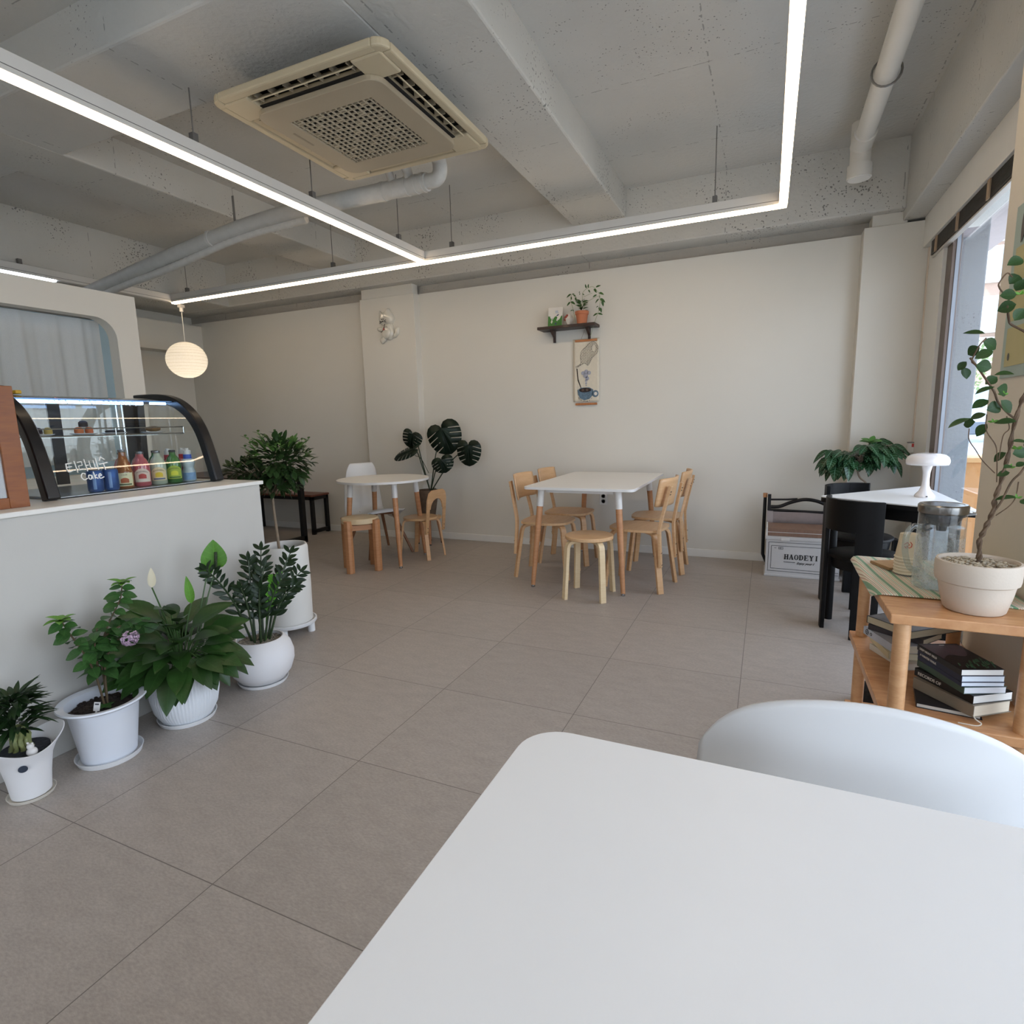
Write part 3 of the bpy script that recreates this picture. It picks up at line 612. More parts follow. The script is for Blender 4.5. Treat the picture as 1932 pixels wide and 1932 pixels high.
# glass shelf with wire rail
G().bx(-3.22-O.x, -2.86-O.x, 1.39-O.y, 2.085-O.y, 1.218-O.z, 1.224-O.z).obj('shelf', M_CGLASS, case, smooth=0)
g = G(); ch = mat('chrome_wire', '#b9bcbe', .2, 1.0)
for z in (1.225, 1.258): g.tube([V(-3.2, 1.40, z)-O, V(-2.855, 1.40, z)-O, V(-2.855, 2.078, z)-O, V(-3.2, 2.078, z)-O], .0028, 6)
for y in (1.40, 1.73, 2.078): g.tube([V(-2.855, y, 1.225)-O, V(-2.855, y, 1.258)-O], .0028, 6)
for y in (1.955, 1.985): g.tube([V(-3.2, y, .99)-O, V(-3.2, y, 1.40)-O], .006, 6)
g.obj('wire_rail', ch, case)
# handwriting on the glass
M_PEN = mat('white_marker', '#f2f2ee', .6, var=.02); M_PENP = mat('pink_marker', '#e9a9a9', .6)
def write(name, strokes, y0, z0, sy, sz, m=M_PEN, r=.0024):
    g = G()
    for st in strokes: g.tube([on_glass(y0+u*sy, z0+v*sz) for u, v in st], r, 6)
    return g.obj(name, m, case)
def curve(*p): return [(q.x, q.y) for q in spline([(a, b, 0) for a, b in p], 4)]
TI = [[(.85, .88), (.1, .82)], curve((.1, .85), (.02, .45), (.08, .15), (.3, .08), (.95, .22)), [(.1, .52), (.75, .55)], [(1.25, 1.05), (1.3, -.05)]]
RA = [[(0, .85), (.62, .9), (.6, .55), (.08, .5), (.06, .12), (.75, .18)], [(1.05, 1.1), (1.1, -.05)], [(1.08, .5), (1.45, .52)]]
MI = [[(0, .2), (.02, .85), (.62, .9), (.6, .15), (0, .2)], [(1.0, 1.1), (1.02, -.05)]]
SU = [[(.5, 1.15), (.15, .75)], [(.5, 1.1), (1.0, .85)], [(.0, .42), (1.25, .55)], [(.62, .45), (.66, -.15)]]
dY = .036
write('lettering', [[(u+0, v) for u, v in s] for s in TI] + [[(u+1.55, v+.06) for u, v in s] for s in RA] + [[(u+3.2, v+.12) for u, v in s] for s in MI] + [[(u+4.5, v+.16) for u, v in s] for s in SU], 1.422, 1.072, .0295, .045)
CAKE = [curve((.7, .85), (.3, 1.0), (.0, .5), (.3, .05), (.8, .25)), curve((1.45, .6), (1.1, .65), (1.0, .2), (1.3, .1), (1.5, .6), (1.55, .1)), curve((1.85, 1.1), (1.9, .1)), curve((2.25, .65), (1.9, .4), (2.3, .08)), curve((2.45, .4), (2.9, .5), (2.7, .75), (2.45, .4), (2.65, .08), (3.2, .25))]
write('lettering', CAKE, 1.468, 1.035, .0285, .030)
DES = [[(0, .9), (.5, .9)], [(.05, .9), (.05, .2), (.5, .25)], [(.5, .55), (.75, .55)], [(.8, 1), (.8, 0)],
       [(1.1, .9), (1.6, .9), (1.1, .2)], [(1.35, .6), (1.6, .2)], [(1.6, .5), (1.85, .5)], [(1.9, 1), (1.9, 0)],
       [(2.2, 1), (2.9, 1)], [(2.25, .75), (2.9, .75)], [(2.25, 1), (2.25, .5), (2.9, .5)], [(2.0, .2), (3.1, .2)]]
write('lettering', DES, 1.815, 1.365, .026, .022, r=.0016)
rng = random.Random(4)
for yb in (1.50, 1.625, 1.735):
    pts = [(i*.5, .5+.5*math.sin(i*1.9)+rng.uniform(-.2, .2)) for i in range(13)]
    write('lettering', [curve(*pts)], yb, 1.372, .014, .018, r=.0014)
    write('lettering', [[(0, 0), (.6, .8)], [(.6, .8), (1, .2)]], yb+.05, 1.392, .014, .012, M_PENP, r=.0014)
# ---------------------------------------------------------------- drinks inside the case
DZ = .965+.0085
def cyl_text(nm, body, size, m, parent, r, z, ang, arch=0.0):
    o = text_mesh(nm, body, size, m, parent, Matrix.Identity(4)); me = o.data
    w = max(v.co.x for v in me.vertices)
    for v in me.vertices:
        x = v.co.x-w/2; a = ang + x/r; v.co = V(math.cos(a)*(r+.0006), math.sin(a)*(r+.0006), z+v.co.y-arch*x*x/(w*w/4)*size)
    return o
def patch(g, r, a0, a1, z0, z1, arch=False, n=10):
    prev = None
    for i in range(n+1):
        a = a0+(a1-a0)*i/n; t = 1-((i/n-.5)*2)**2; zt = z1-(z1-z0)*.3*(1-t) if arch else z1
        cur = (g.bm.verts.new((r*math.cos(a), r*math.sin(a), z0)), g.bm.verts.new((r*math.cos(a), r*math.sin(a), zt)))
        if prev: g.bm.faces.new((prev[0], cur[0], cur[1], prev[1]))
        prev = cur
    return g
FACE = math.radians(-32)     # labels face the room
def bottle(label, x, y, prof, body, cap, capp, lab, art, word=None, group='bottled drinks in the display case', name='drink_bottle', rim=None, artc=None):
    t = thing(name, label, 'bottle', (x, y, DZ), 0, group)
    G().lathe(prof, 24).obj('bottle_body', body, t, smooth=60)
    G().lathe(capp, 18).obj('cap', cap, t, smooth=50)
    if lab:
        r, z0, z1, arch = lab[1:]
        g = patch(G(), r+.0006, FACE-1.0, FACE+1.0, z0, z1, arch); lo = g.obj('paper_label', lab[0], t, smooth=180)
        if artc: 
            g = G(); c = (z0+z1)/2-.004
            patch(g, r+.0010, FACE-.45, FACE+.45, c-.012, c+.012, True); g.obj('label_fruit', artc, lo, smooth=180)
            g = patch(G(), r+.0010, FACE-.75, FACE+.75, z0+.004, z0+.011); g.obj('label_band', art, lo, smooth=180)
        if word: cyl_text('label_lettering', word, .0085, mat('dark_label_ink', '#3a3030', .6), lo, r+.0004, z1-.017 if arch else z1-.012, FACE, .8 if arch else 0)
    return t
def drink(n, c, rough=.12): return mat(n, c, rough, var=.08, coat=.6, spec=.6)
SQ = [(.030, 0), (.036, .004), (.036, .092), (.034, .108), (.026, .128), (.015, .142), (.0135, .158)]
SQCAP = [(.0145, .156), (.0155, .158), (.0155, .166), (.012, .1675)]
CI = [(.032, 0), (.037, .004), (.037, .075), (.034, .085), (.022, .13), (.015, .152), (.014, .172)]
silver = mat('silver_cap', '#8e9092', .3, .9); darkcap = mat('dark_cap', '#2a2a2c', .4, .3)
bottle('amber cider bottle with a cream label, front row', -2.785, 1.70, CI, drink('amber_cider', '#8a4f22'), silver, [(.0145, .17), (.016, .172), (.016, .181), (.013, .183)], (mat('cream_label', '#d9d2ab', .6, var=.03), .037, .012, .074, False), mat('green_ink', '#4d5a38', .6), 'CIDER', artc=mat('apple_print', '#a8542e', .6))
bottle('pink soda bottle with an arched label, front row', -2.785, 1.785, SQ, drink('pink_soda', '#b0525c'), silver, SQCAP, (mat('pale_pink_label', '#d8c2b4', .6, var=.03), .036, .022, .088, True), mat('white_ink', '#d8d2c4', .6), 'BUNDABERG', artc=mat('red_fruit_print', '#a83a36', .6))
bottle('clear lemonade bottle with a yellow fruit on its label, front row', -2.785, 1.868, SQ, drink('pale_lemonade', '#a9b3a0'), silver, SQCAP, (mat('peach_label', '#d6c39b', .6, var=.03), .036, .022, .088, True), mat('navy_ink', '#4b5c80', .6), 'BUNDABERG', artc=mat('yellow_fruit_print', '#d3b62e', .6))
bottle('green soda bottle with a lime label, front row', -2.785, 1.950, SQ, drink('green_soda', '#2f6a2c'), darkcap, SQCAP, (mat('lime_label', '#9bb03d', .6, var=.03), .036, .022, .090, True), mat('green_ink2', '#3f6a2c', .6), 'BUNDABERG', artc=mat('lime_print', '#cfcf3a', .6))
for i, (x, y, lb, c) in enumerate(((-2.86, 1.742, 'pink soda bottle standing between and behind the amber and the pink bottle', 'pink_soda'), (-2.86, 1.826, 'pink soda bottle standing behind the gap between the pink and the clear bottle', 'pink_soda'), (-2.86, 1.908, 'green soda bottle standing behind the gap between the clear and the green bottle', 'green_soda'))):
    bottle(lb, x, y, SQ, MATS[c], darkcap, SQCAP, None, None)
KID = [(.028, 0), (.033, .004), (.033, .05), (.026, .066), (.026, .074), (.032, .092), (.031, .108), (.020, .118)]
def kid(label, x, y, capc, body):
    t = bottle(label, x, y, KID, body, capc, [(.019, .116), (.0195, .118), (.0195, .140), (.017, .142)], (mat('blue_print', '#6f93b8', .5, var=.1, scale=60), .033, .008, .046, False), MATS['navy_ink'], None)
    G().lathe([(.0185, .141), (.0175, .162), (.011, .163), (.010, .172), (.008, .173)], 16).obj('dust_cap', mat('frosted_clear_cap', '#c9c9c6', .3, var=.03), t, smooth=50)
    return t
clear = drink('clear_water', '#a9b8bd')
kid('clear drink bottle with a blue cap at the far end of the front row', -2.785, 2.032, mat('blue_cap', '#1f4fb0', .4), clear)
kid('red-capped small drink bottle behind the clear bottle', -2.868, 1.985, mat('pink_red_cap', '#c23a4c', .4), drink('red_juice', '#a8393c'))
kid('red-capped small drink bottle behind the green bottle', -2.862, 2.062, mat('red_cap', '#c42a32', .4), MATS['red_juice'])
def can(label, y, w):
    t = thing('drink_can', label, 'can', (-2.77, y, DZ), 0, 'blue drinks cans in the display case')
    G().lathe([(.026, 0), (.031, .006), (.031, .090), (.027, .097)], 24).obj('can_body', mat('blue_can_print', '#24508f', .35, .3, var=.25, scale=30), t, smooth=50)
    G().lathe([(.027, .096), (.028, .100), (.026, .100), (.024, .097)], 24).obj('lid', silver, t, smooth=50)
    patch(G(), .0314, FACE-.25, FACE+.15, .012, .085).obj('print_band', mat('pale_blue_can_band', '#6d8fbd', .4, .2), t, smooth=180)
can('blue drinks can farther from the amber bottle, below the word Cake', 1.560, 0)
can('blue drinks can right beside the amber bottle', 1.628, 0)
# ---------------------------------------------------------------- pastries on the glass shelf
SZ = 1.2245
def plate(label, y, r=.055):
    t = thing('pastry_plate', label, 'plate', (-2.985, y, SZ), 0, 'small plates on the upper shelf of the display case')
    G().lathe([(r*.55, 0), (r*.6, .002), (r, .010), (r*.98, .012), (r*.55, .005)], 24).obj('dish', mat('white_glaze', '#d5d6d4', .25, var=.02), t, smooth=60)
plate('small white plate with the single dark macaron', 1.478); plate('small white plate with the orange and dark macarons', 1.660); plate('small white plate with flat dark cookies', 1.80); plate('small white plate with the brown pastry, farthest from the wooden cabinet', 2.0)
def macaron(label, x, y, c, z=SZ+.012, r=.019):
    t = thing('macaron', label, 'macaron', (x, y, z), 0, 'macarons on the upper shelf')
    mm = mat('macaron_'+c.strip('#'), c, .6, var=.05)
    G().lathe([(r*.9, 0), (r, .004), (r*.97, .011), (r, .012), (r*.96, .021), (r*.6, .028), (.001, .030)], 18).obj('shell', mm, t, smooth=60)
    G().lathe([(r*.93, .0105), (r*.94, .0135)], 18).obj('filling', mat('cream_filling', '#d9cdb4', .6), t, smooth=60)
macaron('dark chocolate macaron alone on the plate nearest the wooden cabinet', -2.985, 1.470, '#33272b')
macaron('yellow macaron beside the single dark one', -2.972, 1.506, '#b79b4a', r=.016)
macaron('orange macaron left of the raised dark one', -2.985, 1.640, '#c7713f'); macaron('orange macaron right of the raised dark one', -2.985, 1.685, '#c4683c', r=.017)
macaron('dark macaron resting on top of two orange ones', -2.985, 1.662, '#2a2226', z=SZ+.042)
for i, (y, lb) in enumerate(((1.785, 'flat dark cookie nearer the macarons'), (1.822, 'flat dark cookie overlapping beside the other'))):
    o = G().lathe([(.022, 0), (.026, .005), (.018, .012), (.001, .013)], 14, fn=lambda r, z, a: (r*(1+.08*math.sin(3*a)), z)).obj('cookie', mat('dark_cocoa_cookie', '#2d2520', .8, var=.3, scale=50), None)
    o.location = (-2.985, y, SZ+.012+.0*i); tag(o, lb, 'cookie', 'cookies on the upper shelf')
o = G().ball((0, 0, 0), .03, 14, 8, (1, 1.3, .5)).obj('pastry', mat('brown_pastry', '#7a5a33', .7, var=.25, scale=40)); o.location = (-2.985, 2.0, SZ+.026); tag(o, 'oval brown pastry on the last plate of the upper shelf', 'pastry')
# small things on top of the case and the wooden cabinet beside it
o = G().bx(-.07, .07, -.012, .012, 0, .016).obj('yellow_tag', mat('yellow_plastic', '#c79c22', .5), smooth=0, bevel=.004); o.location = (-3.10, 1.445, 1.416); tag(o, 'small yellow strip lying on top of the display case', 'price tag')
M_CAB = wood('orange_brown_wood', '#7c421a', '#92551f', .5, (2, 2, 14))
cab = thing('wooden_display_cabinet', 'orange-brown wooden cabinet with a glazed front beside the cake display case', 'cabinet', (-2.74, .93, .965))
G().bx(-.15, .15, .25, .275, 0, .445).bx(-.15, .15, -.30, -.275, 0, .445).bx(-.15, .15, -.275, .25, .425, .445).bx(-.15, .15, -.275, .25, 0, .03).bx(-.15, -.14, -.275, .25, .03, .425).bx(-.14, .12, -.28, .26, .20, .212).obj('carcass', M_CAB, cab, smooth=0, bevel=.002)
df = G().bx(.15, .168, .215, .278, 0, .452).bx(.15, .168, -.302, -.24, 0, .452).bx(.15, .168, -.24, .215, .40, .452).bx(.15, .168, -.24, .215, 0, .04).obj('door', M_CAB, cab, smooth=0, bevel=.002)
G().bx(.157, .160, -.25, .225, .03, .41).obj('door_pane', M_CGLASS, df, smooth=0)
SNK = (('red and white snack pouch on the cabinet floor behind its glass', .155, .0, '#b23b46', .13), ('pale lilac box on the cabinet floor, lowest to see behind its glass', .06, .0, '#b8aac8', .05), ('orange and cream snack pouch on the cabinet shelf behind its glass', .155, .182, '#b8683f', .12))
for lb, y, z, c, h in SNK:
    t = thing('snack_pack', lb, 'snack', (-2.70, .93+y, .965+.03+z), .1, 'snacks inside the wooden cabinet')
    G().sheet(lambda u, v: V(.028*math.sin(PI*v)*math.cos(2*PI*u)+.002*math.cos(2*PI*u), .045*math.sin(2*PI*u), h*v), 16, 9, cu=True).obj('pouch', mat('pack_'+c.strip('#'), c, .35, var=.35, scale=22), t, smooth=60)
    G().sheet(lambda u, v: V(.030*math.sin(PI*(.35+.3*v))+.002, .03*(u-.5)*2, h*(.35+.3*v)), 5, 5).obj('printed_panel', mat('pack_white_panel', '#ddd5d2', .4, var=.1, scale=40), t, smooth=60)
bl = thing('black_tray', 'thin black tray edge sticking out on top of the wooden cabinet', 'tray', (-2.78, 1.16, 1.4155))
G().lathe([(.09, 0), (.115, .006), (.118, .010), (.10, .008), (.05, .006)], 28).obj('dish', M_BLK2, bl, smooth=60)
# curtain inside the pass-through
def curtain():
    def f(u, v):
        y = 1.0+1.70*u; a = .010+.018*(1-v)
        return V(-4.5+a*math.sin(2*PI*9*u+.6*math.sin(7*u))+.4*a*math.sin(2*PI*23*u), y, 1.02+1.02*v)
    return G().sheet(f, 160, 14)
c = thing('curtain', 'sheer white gathered curtain filling the rounded opening of the kitchen wall', 'curtain', (-4.5, 1.8, 1.02))
m = bpy.data.materials.new('sheer_white_fabric'); m.use_nodes = True; N = m.node_tree.nodes; L = m.node_tree.links; N.remove(N['Principled BSDF'])
d = N.new('ShaderNodeBsdfDiffuse'); tl = N.new('ShaderNodeBsdfTranslucent'); mx = N.new('ShaderNodeMixShader'); mx.inputs[0].default_value = .45
tcx = N.new('ShaderNodeTexCoord'); wv = N.new('ShaderNodeTexNoise'); wv.inputs['Scale'].default_value = 200; L.new(tcx.outputs['Object'], wv.inputs['Vector']); rp_ = N.new('ShaderNodeValToRGB'); rp_.color_ramp.elements[0].color = (.72, .74, .73, 1); rp_.color_ramp.elements[1].color = (.82, .83, .82, 1); L.new(wv.outputs['Fac'], rp_.inputs[0])
for q in (d, tl): L.new(rp_.outputs[0], q.inputs[0])
L.new(d.outputs[0], mx.inputs[1]); L.new(tl.outputs[0], mx.inputs[2]); L.new(mx.outputs[0], N['Material Output'].inputs[0])
o = curtain().obj('fabric', m, c, smooth=180); o.location = (4.5, -1.8, -1.02)
G().tube([(.0, -.9, 1.03), (.0, .86, 1.03)], .008, 10).obj('rod', M_WIRE, c)
# ================================================================ WALL DECOR
# black bracket shelf
ws = thing('wall_shelf', 'small dark wooden wall shelf on two brackets', 'shelf', (-1.715, 5.25, 2.105))
M_WALN = wood('dark_walnut', '#2a1a15', '#3a261e', .5, (14, 3, 3))
G().bx(-.275, .275, -.17, 0, -.025, 0).obj('board', M_WALN, ws, smooth=0, bevel=.003)
for x in (-.16, .18):
    G().prism([(0, 0), (-.11, 0), (-.10, -.015), (-.022, -.06), (-.018, -.105), (0, -.105)], .022, Matrix(((0, 0, 1, x), (1, 0, 0, 0), (0, 1, 0, -.025), (0, 0, 0, 1)))).obj('bracket', M_WALN, ws, smooth=0, bevel=.002)
# picture book leaning on the wall
bk = thing('picture_book', 'white picture book with green hills on its cover, standing on the wall shelf', 'book', (-1.84, 5.15, 2.107), math.radians(8))
tilt = Matrix.Rotation(math.radians(-14), 4, 'X')
g = G().bx(-.068, .068, 0, .016, 0, .185); g.bm.transform(tilt); g.obj('cover', mat('white_book_cover', '#ddd9d2', .5, var=.02), bk, smooth=0, bevel=.001)
g = G().bx(-.064, .067, .003, .013, .0005, .1862); g.bm.transform(tilt); g.obj('pages', mat('book_page_edges', '#cfc6b0', .8, var=.06, scale=3, stretch=(1, 60, 1)), bk, smooth=0)
FR = tilt @ Matrix(((1, 0, 0, 0), (0, 0, -1, -.0008), (0, 1, 0, 0), (0, 0, 0, 1)))
hill = [(-.066, .001), (.066, .001), (.066, .105), (.055, .098), (.045, .075), (.03, .06), (.022, .085), (.012, .10), (.0, .098), (-.012, .085), (-.02, .07), (-.028, .075), (-.035, .07), (-.045, .088), (-.05, .105), (-.058, .098), (-.066, .11)]
G().prism(hill, .0012, FR).obj('printed_hills', mat('leaf_green_print', '#3f7a34', .5, var=.1), bk, smooth=0)
g = G()
for p in ([(-.04, .042), (-.03, .075), (-.022, .05), (-.03, .03)], [(.012, .06), (.022, .05), (.028, .07), (.02, .085)]): g.prism(p, .0018, FR)
g.obj('printed_path', mat('white_print', '#d9d8d2', .5), bk, smooth=0)
g = G()
for p in ([(-.005, .022), (.008, .042), (.018, .024), (.014, .02)], [(.01, .105), (.03, .12), (.035, .112), (.02, .1)], [(-.042, .075), (-.02, .085), (-.022, .08)]): g.prism(p, .0022, FR)
g.obj('printed_figure', mat('navy_print', '#343f66', .5), bk, smooth=0)
g = G()
for i in range(3): g.prism([(.0, .148-i*.009), (.026+.006*(i == 2), .148-i*.009), (.026+.006*(i == 2), .152-i*.009), (0, .152-i*.009)], .0014, FR)
g.obj('printed_title', mat('pale_blue_print', '#8fa0c0', .5), bk, smooth=0)
# little ornament
orn = thing('ceramic_ornament', 'small white pointed ornament with red flowers between the book and the flowerpot', 'ornament', (-1.705, 5.16, 2.107))
G().lathe([(.012, 0), (.034, .03), (.042, .058), (.026, .085), (.008, .105), (.001, .108)], 6).obj('body', mat('white_gloss_ceramic', '#d7d2c8', .25, var=.02), orn, smooth=20)
g = G()
for x, z, r in ((-.02, .07, .014), (-.008, .085, .011), (-.026, .05, .011), (.0, .055, .010)): g.ball((x, -.030, z), r, 8, 5, (1, .35, 1))
g.obj('painted_flower', mat('red_glaze', '#94402f', .4, var=.1), orn)
# ---------------------------------------------------------------- hanging scroll picture
sc = thing('hanging_scroll', 'long cloth wall hanging of a dotted teapot pouring into a blue cup', 'wall hanging', (-1.566, 5.245, 1.985))
def fab(u, v): return V(-.125+.25*u, -.004-.002*math.sin(6*u+3*v), -.03-.575*v+.0)
G().sheet(lambda u, v: fab(u, v)+V(0, 0, .035-.01*0), 12, 24).obj('canvas', mat('natural_canvas', '#d8d0be', .85, var=.03, scale=40, bump=.3, bscale=220), sc, smooth=180, solid=.003)
M_BATTEN = wood('batten_wood', '#a5673a', '#b97a48', .5, (20, 3, 3))
for z in (-.012, -.59): G().bx(-.105, .105, -.016, -.003, z-.010, z+.010).obj('batten', M_BATTEN, sc, smooth=0, bevel=.002)
G().tube([(-.05, -.006, -.004), (.0, -.006, .115), (.045, -.006, -.004)], .0015, 5).obj('cord', mat('jute', '#8a7556', .9), sc)
MX = Matrix(((1, 0, 0, 0), (0, 0, -1, -.0085), (0, 1, 0, 0), (0, 0, 0, 1)))
def art(name, polys, m, t=.0015, off=0): 
    g = G(); M2 = Matrix.Translation((0, -off, 0)) @ MX
    for p in polys: g.prism(p, t, M2)
    return g.obj(name, m, sc, smooth=0)
M_INK = mat('black_ink', '#2c2a2b', .8); M_INKB = mat('blue_ink', '#5f7688', .8, var=.25, scale=60); M_INKG = mat('grey_blue_ink', '#a3a5b3', .8)
pot_o = [(q.x, q.y) for q in spline([(-.10, -.245, 0), (-.05, -.215, 0), (-.055, -.16, 0), (-.04, -.10, 0), (.0, -.07, 0), (.03, -.04, 0), (.075, -.03, 0), (.112, -.07, 0), (.105, -.13, 0), (.06, -.17, 0), (.02, -.235, 0), (-.02, -.215, 0), (-.085, -.25, 0), (-.10, -.245, 0)], 5)]
g = G(); g.tube([(x, -.0095, z) for x, z in pot_o], .0013, 5); g.tube([(.075+.028*math.cos(a)*.8, -.0095, -.085+.036*math.sin(a)) for a in [2*PI*k/18 for k in range(18)]], .0009, 5, closed=True); g.obj('teapot_outline', M_INK, sc)
def inside(p, poly):
    c = False
    for (x0, y0), (x1, y1) in zip(poly, poly[1:]+poly[:1]):
        if (y0 > p[1]) != (y1 > p[1]) and p[0] < (x1-x0)*(p[1]-y0)/(y1-y0)+x0: c = not c
    return c
dots = []; rng = random.Random(2)
for i in range(-8, 9):
    for k in range(18):
        p = (i*.0145+(k % 2)*.007+rng.uniform(-.002, .002), -.03-k*.0125)
        if inside(p, pot_o) and ((p[0]-.075)/.022)**2+((p[1]+.085)/.036)**2 > 1: dots.append([(p[0]-.0036, p[1]-.003), (p[0]+.0036, p[1]-.003), (p[0]+.0015, p[1]+.0045)])
art('teapot_spots', dots, M_INK)
art('poured_coffee', [[(-.095, -.258), (-.085, -.262), (-.075, -.36), (-.045, -.445), (-.05, -.447), (-.083, -.37)]], mat('coffee_ink', '#2a211f', .8))
cl_ = [[(x*s+cx, y*s+cy) for x, y in arc((0, 0), 1, 0, 2*PI, 12)] for cx, cy, s in ((-.03, -.305, .018), (.0, -.295, .02), (.028, -.305, .018), (-.005, -.33, .022), (.01, -.355, .018), (.0, -.375, .012), (.0, -.398, .009), (.0, -.42, .006))]
art('steam_cloud', cl_, M_INKG)
art('cup_body', [[(-.085, -.46), (-.08, -.50), (-.06, -.535), (-.02, -.555), (.03, -.545), (.06, -.515), (.07, -.46), (.03, -.438), (-.05, -.438)], [(q[0], q[1]) for q in arc((.088, -.498), .032, 0, 2*PI, 16)]], M_INKB, off=.0004)
art('cup_coffee', [[(.058*math.cos(a)-.01, -.462+.021*math.sin(a)) for a in [2*PI*k/20 for k in range(20)]]], MATS['coffee_ink'], off=.002)
art('cup_handle_hole', [[(.092+.015*math.cos(a), -.498+.016*math.sin(a)) for a in [2*PI*k/14 for k in range(14)]]], mat('canvas_light', '#d8d4cb', .85), off=.002)
g = G()
for x in (-.032, .01): g.tube([(x+.008*math.cos(a), -.0130, -.46+.008*math.sin(a)) for a in [2*PI*k/14 for k in range(14)]], .0011, 5, closed=True)
g.obj('cup_bubble', mat('tan_ink', '#a98a78', .8), sc)
g = G(); rng = random.Random(9)
for i in range(26):
    a = rng.uniform(PI*1.05, PI*1.95); r_ = rng.uniform(.85, 1.0); p = (.075*r_*math.cos(a)-.005, -.52+.05*r_*math.sin(a)); g.box((p[0], -.0095, p[1]), (.004, .0012, .004))
g.obj('saucer_spots', M_INK, sc, smooth=0)
# ---------------------------------------------------------------- cat wall clock
cat = thing('cat_wall_clock', 'white glazed waving cat wall clock with painted whiskers on the pilaster', 'wall clock', (-3.70, 5.15, 2.285))
M_GLZ = mat('white_cat_glaze', '#d4d0c4', .1, var=.015, coat=.8)
def blob(name, pts, t=.03, m=M_GLZ, y=0.0, parent=None):
    """puffed relief from an outline"""
    P = [(q.x, q.y) for q in spline([(*p, 0) for p in pts+[pts[0]]], 6)][:-1]; cx = sum(p[0] for p in P)/len(P); cz = sum(p[1] for p in P)/len(P); g = G(); rings = []
    for f, h in ((1, 0), (.99, .35), (.93, .62), (.8, .82), (.6, .94), (.3, .995), (.02, 1)):
        rings.append([g.bm.verts.new((cx+(x-cx)*f, y-t*h, cz+(z-cz)*f)) for x, z in P])
    for A, B in zip(rings, rings[1:]):
        for k in range(len(A)): g.bm.faces.new((A[k], A[(k+1) % len(A)], B[(k+1) % len(A)], B[k]))
    g.bm.faces.new(rings[0][::-1]); g.bm.faces.new(rings[-1])
    return g.obj(name, m, parent or cat, smooth=80)
hd = blob('head', [(-.10, .055), (-.095, .105), (-.088, .15), (-.06, .125), (-.02, .135), (.005, .13), (.02, .165), (.055, .12), (.085, .06), (.06, .01), (.0, .0), (-.07, .0)], .055)
blob('body', [(-.05, .01), (.05, .01), (.075, -.06), (.065, -.125), (.02, -.155), (-.04, -.14), (-.065, -.09), (-.055, -.03)], .045)
blob('belly', [(.0, -.015), (.04, -.04), (.05, -.09), (.02, -.14), (-.03, -.135), (-.055, -.09), (-.04, -.04)], .024, y=-.036)
blob('arm', [(-.04, -.01), (-.09, -.015), (-.135, -.02), (-.13, -.05), (-.09, -.06), (-.05, -.055)], .03)
blob('leg', [(-.05, -.11), (-.085, -.125), (-.11, -.145), (-.085, -.185), (-.06, -.175), (-.025, -.145)], .03)
blob('tail', [(.055, -.14), (.10, -.13), (.135, -.09), (.14, -.04), (.115, -.035), (.10, -.08), (.065, -.11)], .03)
g = G()
def stroke(a, b, w=.0035): g.bar((a[0], -.0545, a[1]), (b[0], -.0545, b[1]), .004, w, (0, 1, 0))
for i in range(3): stroke((-.075, .035-.012*i), (-.045, .037-.006*i))
for i in range(3): stroke((-.015, .040-.006*i), (.012, .047-.014*i))
stroke((-.052, .062), (-.042, .048)); stroke((-.042, .048), (-.032, .060)); stroke((-.032, .060), (-.022, .048)); stroke((-.022, .048), (-.014, .062))
g.ball((-.031, -.055, .034), .008, 8, 6, (1, .5, 1)); g.obj('painted_face', M_INK, hd, smooth=0)
g = G(); g.bar((-.005, -.06, .005), (-.015, -.062, -.045), .005, .004, (0, 1, 0)); g.bar((-.015, -.062, -.045), (-.055, -.062, -.08), .004, .004, (0, 1, 0)); g.obj('clock_hand', mat('black_hand', '#2a221e', .4), cat, smooth=0)
G().prism([(-.02, -.03), (-.005, -.055), (-.03, -.06)], .004, Matrix(((1, 0, 0, 0), (0, 0, -1, -.064), (0, 1, 0, 0), (0, 0, 0, 1)))).obj('hub', mat('red_hub', '#a3423a', .4), cat, smooth=0)
# ---------------------------------------------------------------- outlets and the thing on the column
def outlet(label, x, y, z, n=2, w=.075, h=.12):
    t = thing('wall_outlet', label, 'outlet', (x, y, z))
    G().bx(-w/2, w/2, -.012, 0, -h/2, h/2).obj('plate', mat('white_outlet_plastic', '#dedcd6', .35, var=.01), t, smooth=0, bevel=.003)
    for i in range(n):
        c = (i-(n-1)/2)*.05
        s_ = G().lathe([(.021, 0), (.021, .002), (.018, .002), (.017, -.001), (.001, -.001)], 20).obj('socket', mat('outlet_recess', '#b9b7b2', .4), t); s_.rotation_euler = (PI/2, 0, 0); s_.location = (0, -.012, c)
        G().ball((-.0085, .0, -.0005), .003, 8, 6).ball((.0085, 0, -.0005), .003, 8, 6).obj('pin_hole', M_DK, s_)
outlet('white double socket on the back wall seen under the rectangular table', -1.40, 5.25, .50)
outlet('small white wall plate behind the edge of the round table top', -3.30, 5.15, .66, 1, .10, .12)
ps = thing('pull_switch', 'small white cord switch with a red mark hanging in front of the right column', 'switch', (.985, 5.10, .985))
G().bx(-.022, .022, -.03, 0, -.04, .035).obj('body', MATS['white_outlet_plastic'], ps, smooth=0, bevel=.006)
G().bx(.001, .018, -.032, -.029, .005, .03).obj('red_mark', mat('red_plastic', '#b8352f', .4), ps, smooth=0)
G().bx(-.024, .024, -.032, 0, .035, .042).obj('cap', M_GREYCLIP, ps, smooth=0)
G().bx(.006, .024, -.006, .012, .03, 1.58).obj('cable_cover', mat('cream_cable_cover', '#cfc0ae', .5, var=.02), ps, smooth=0, bevel=.003)
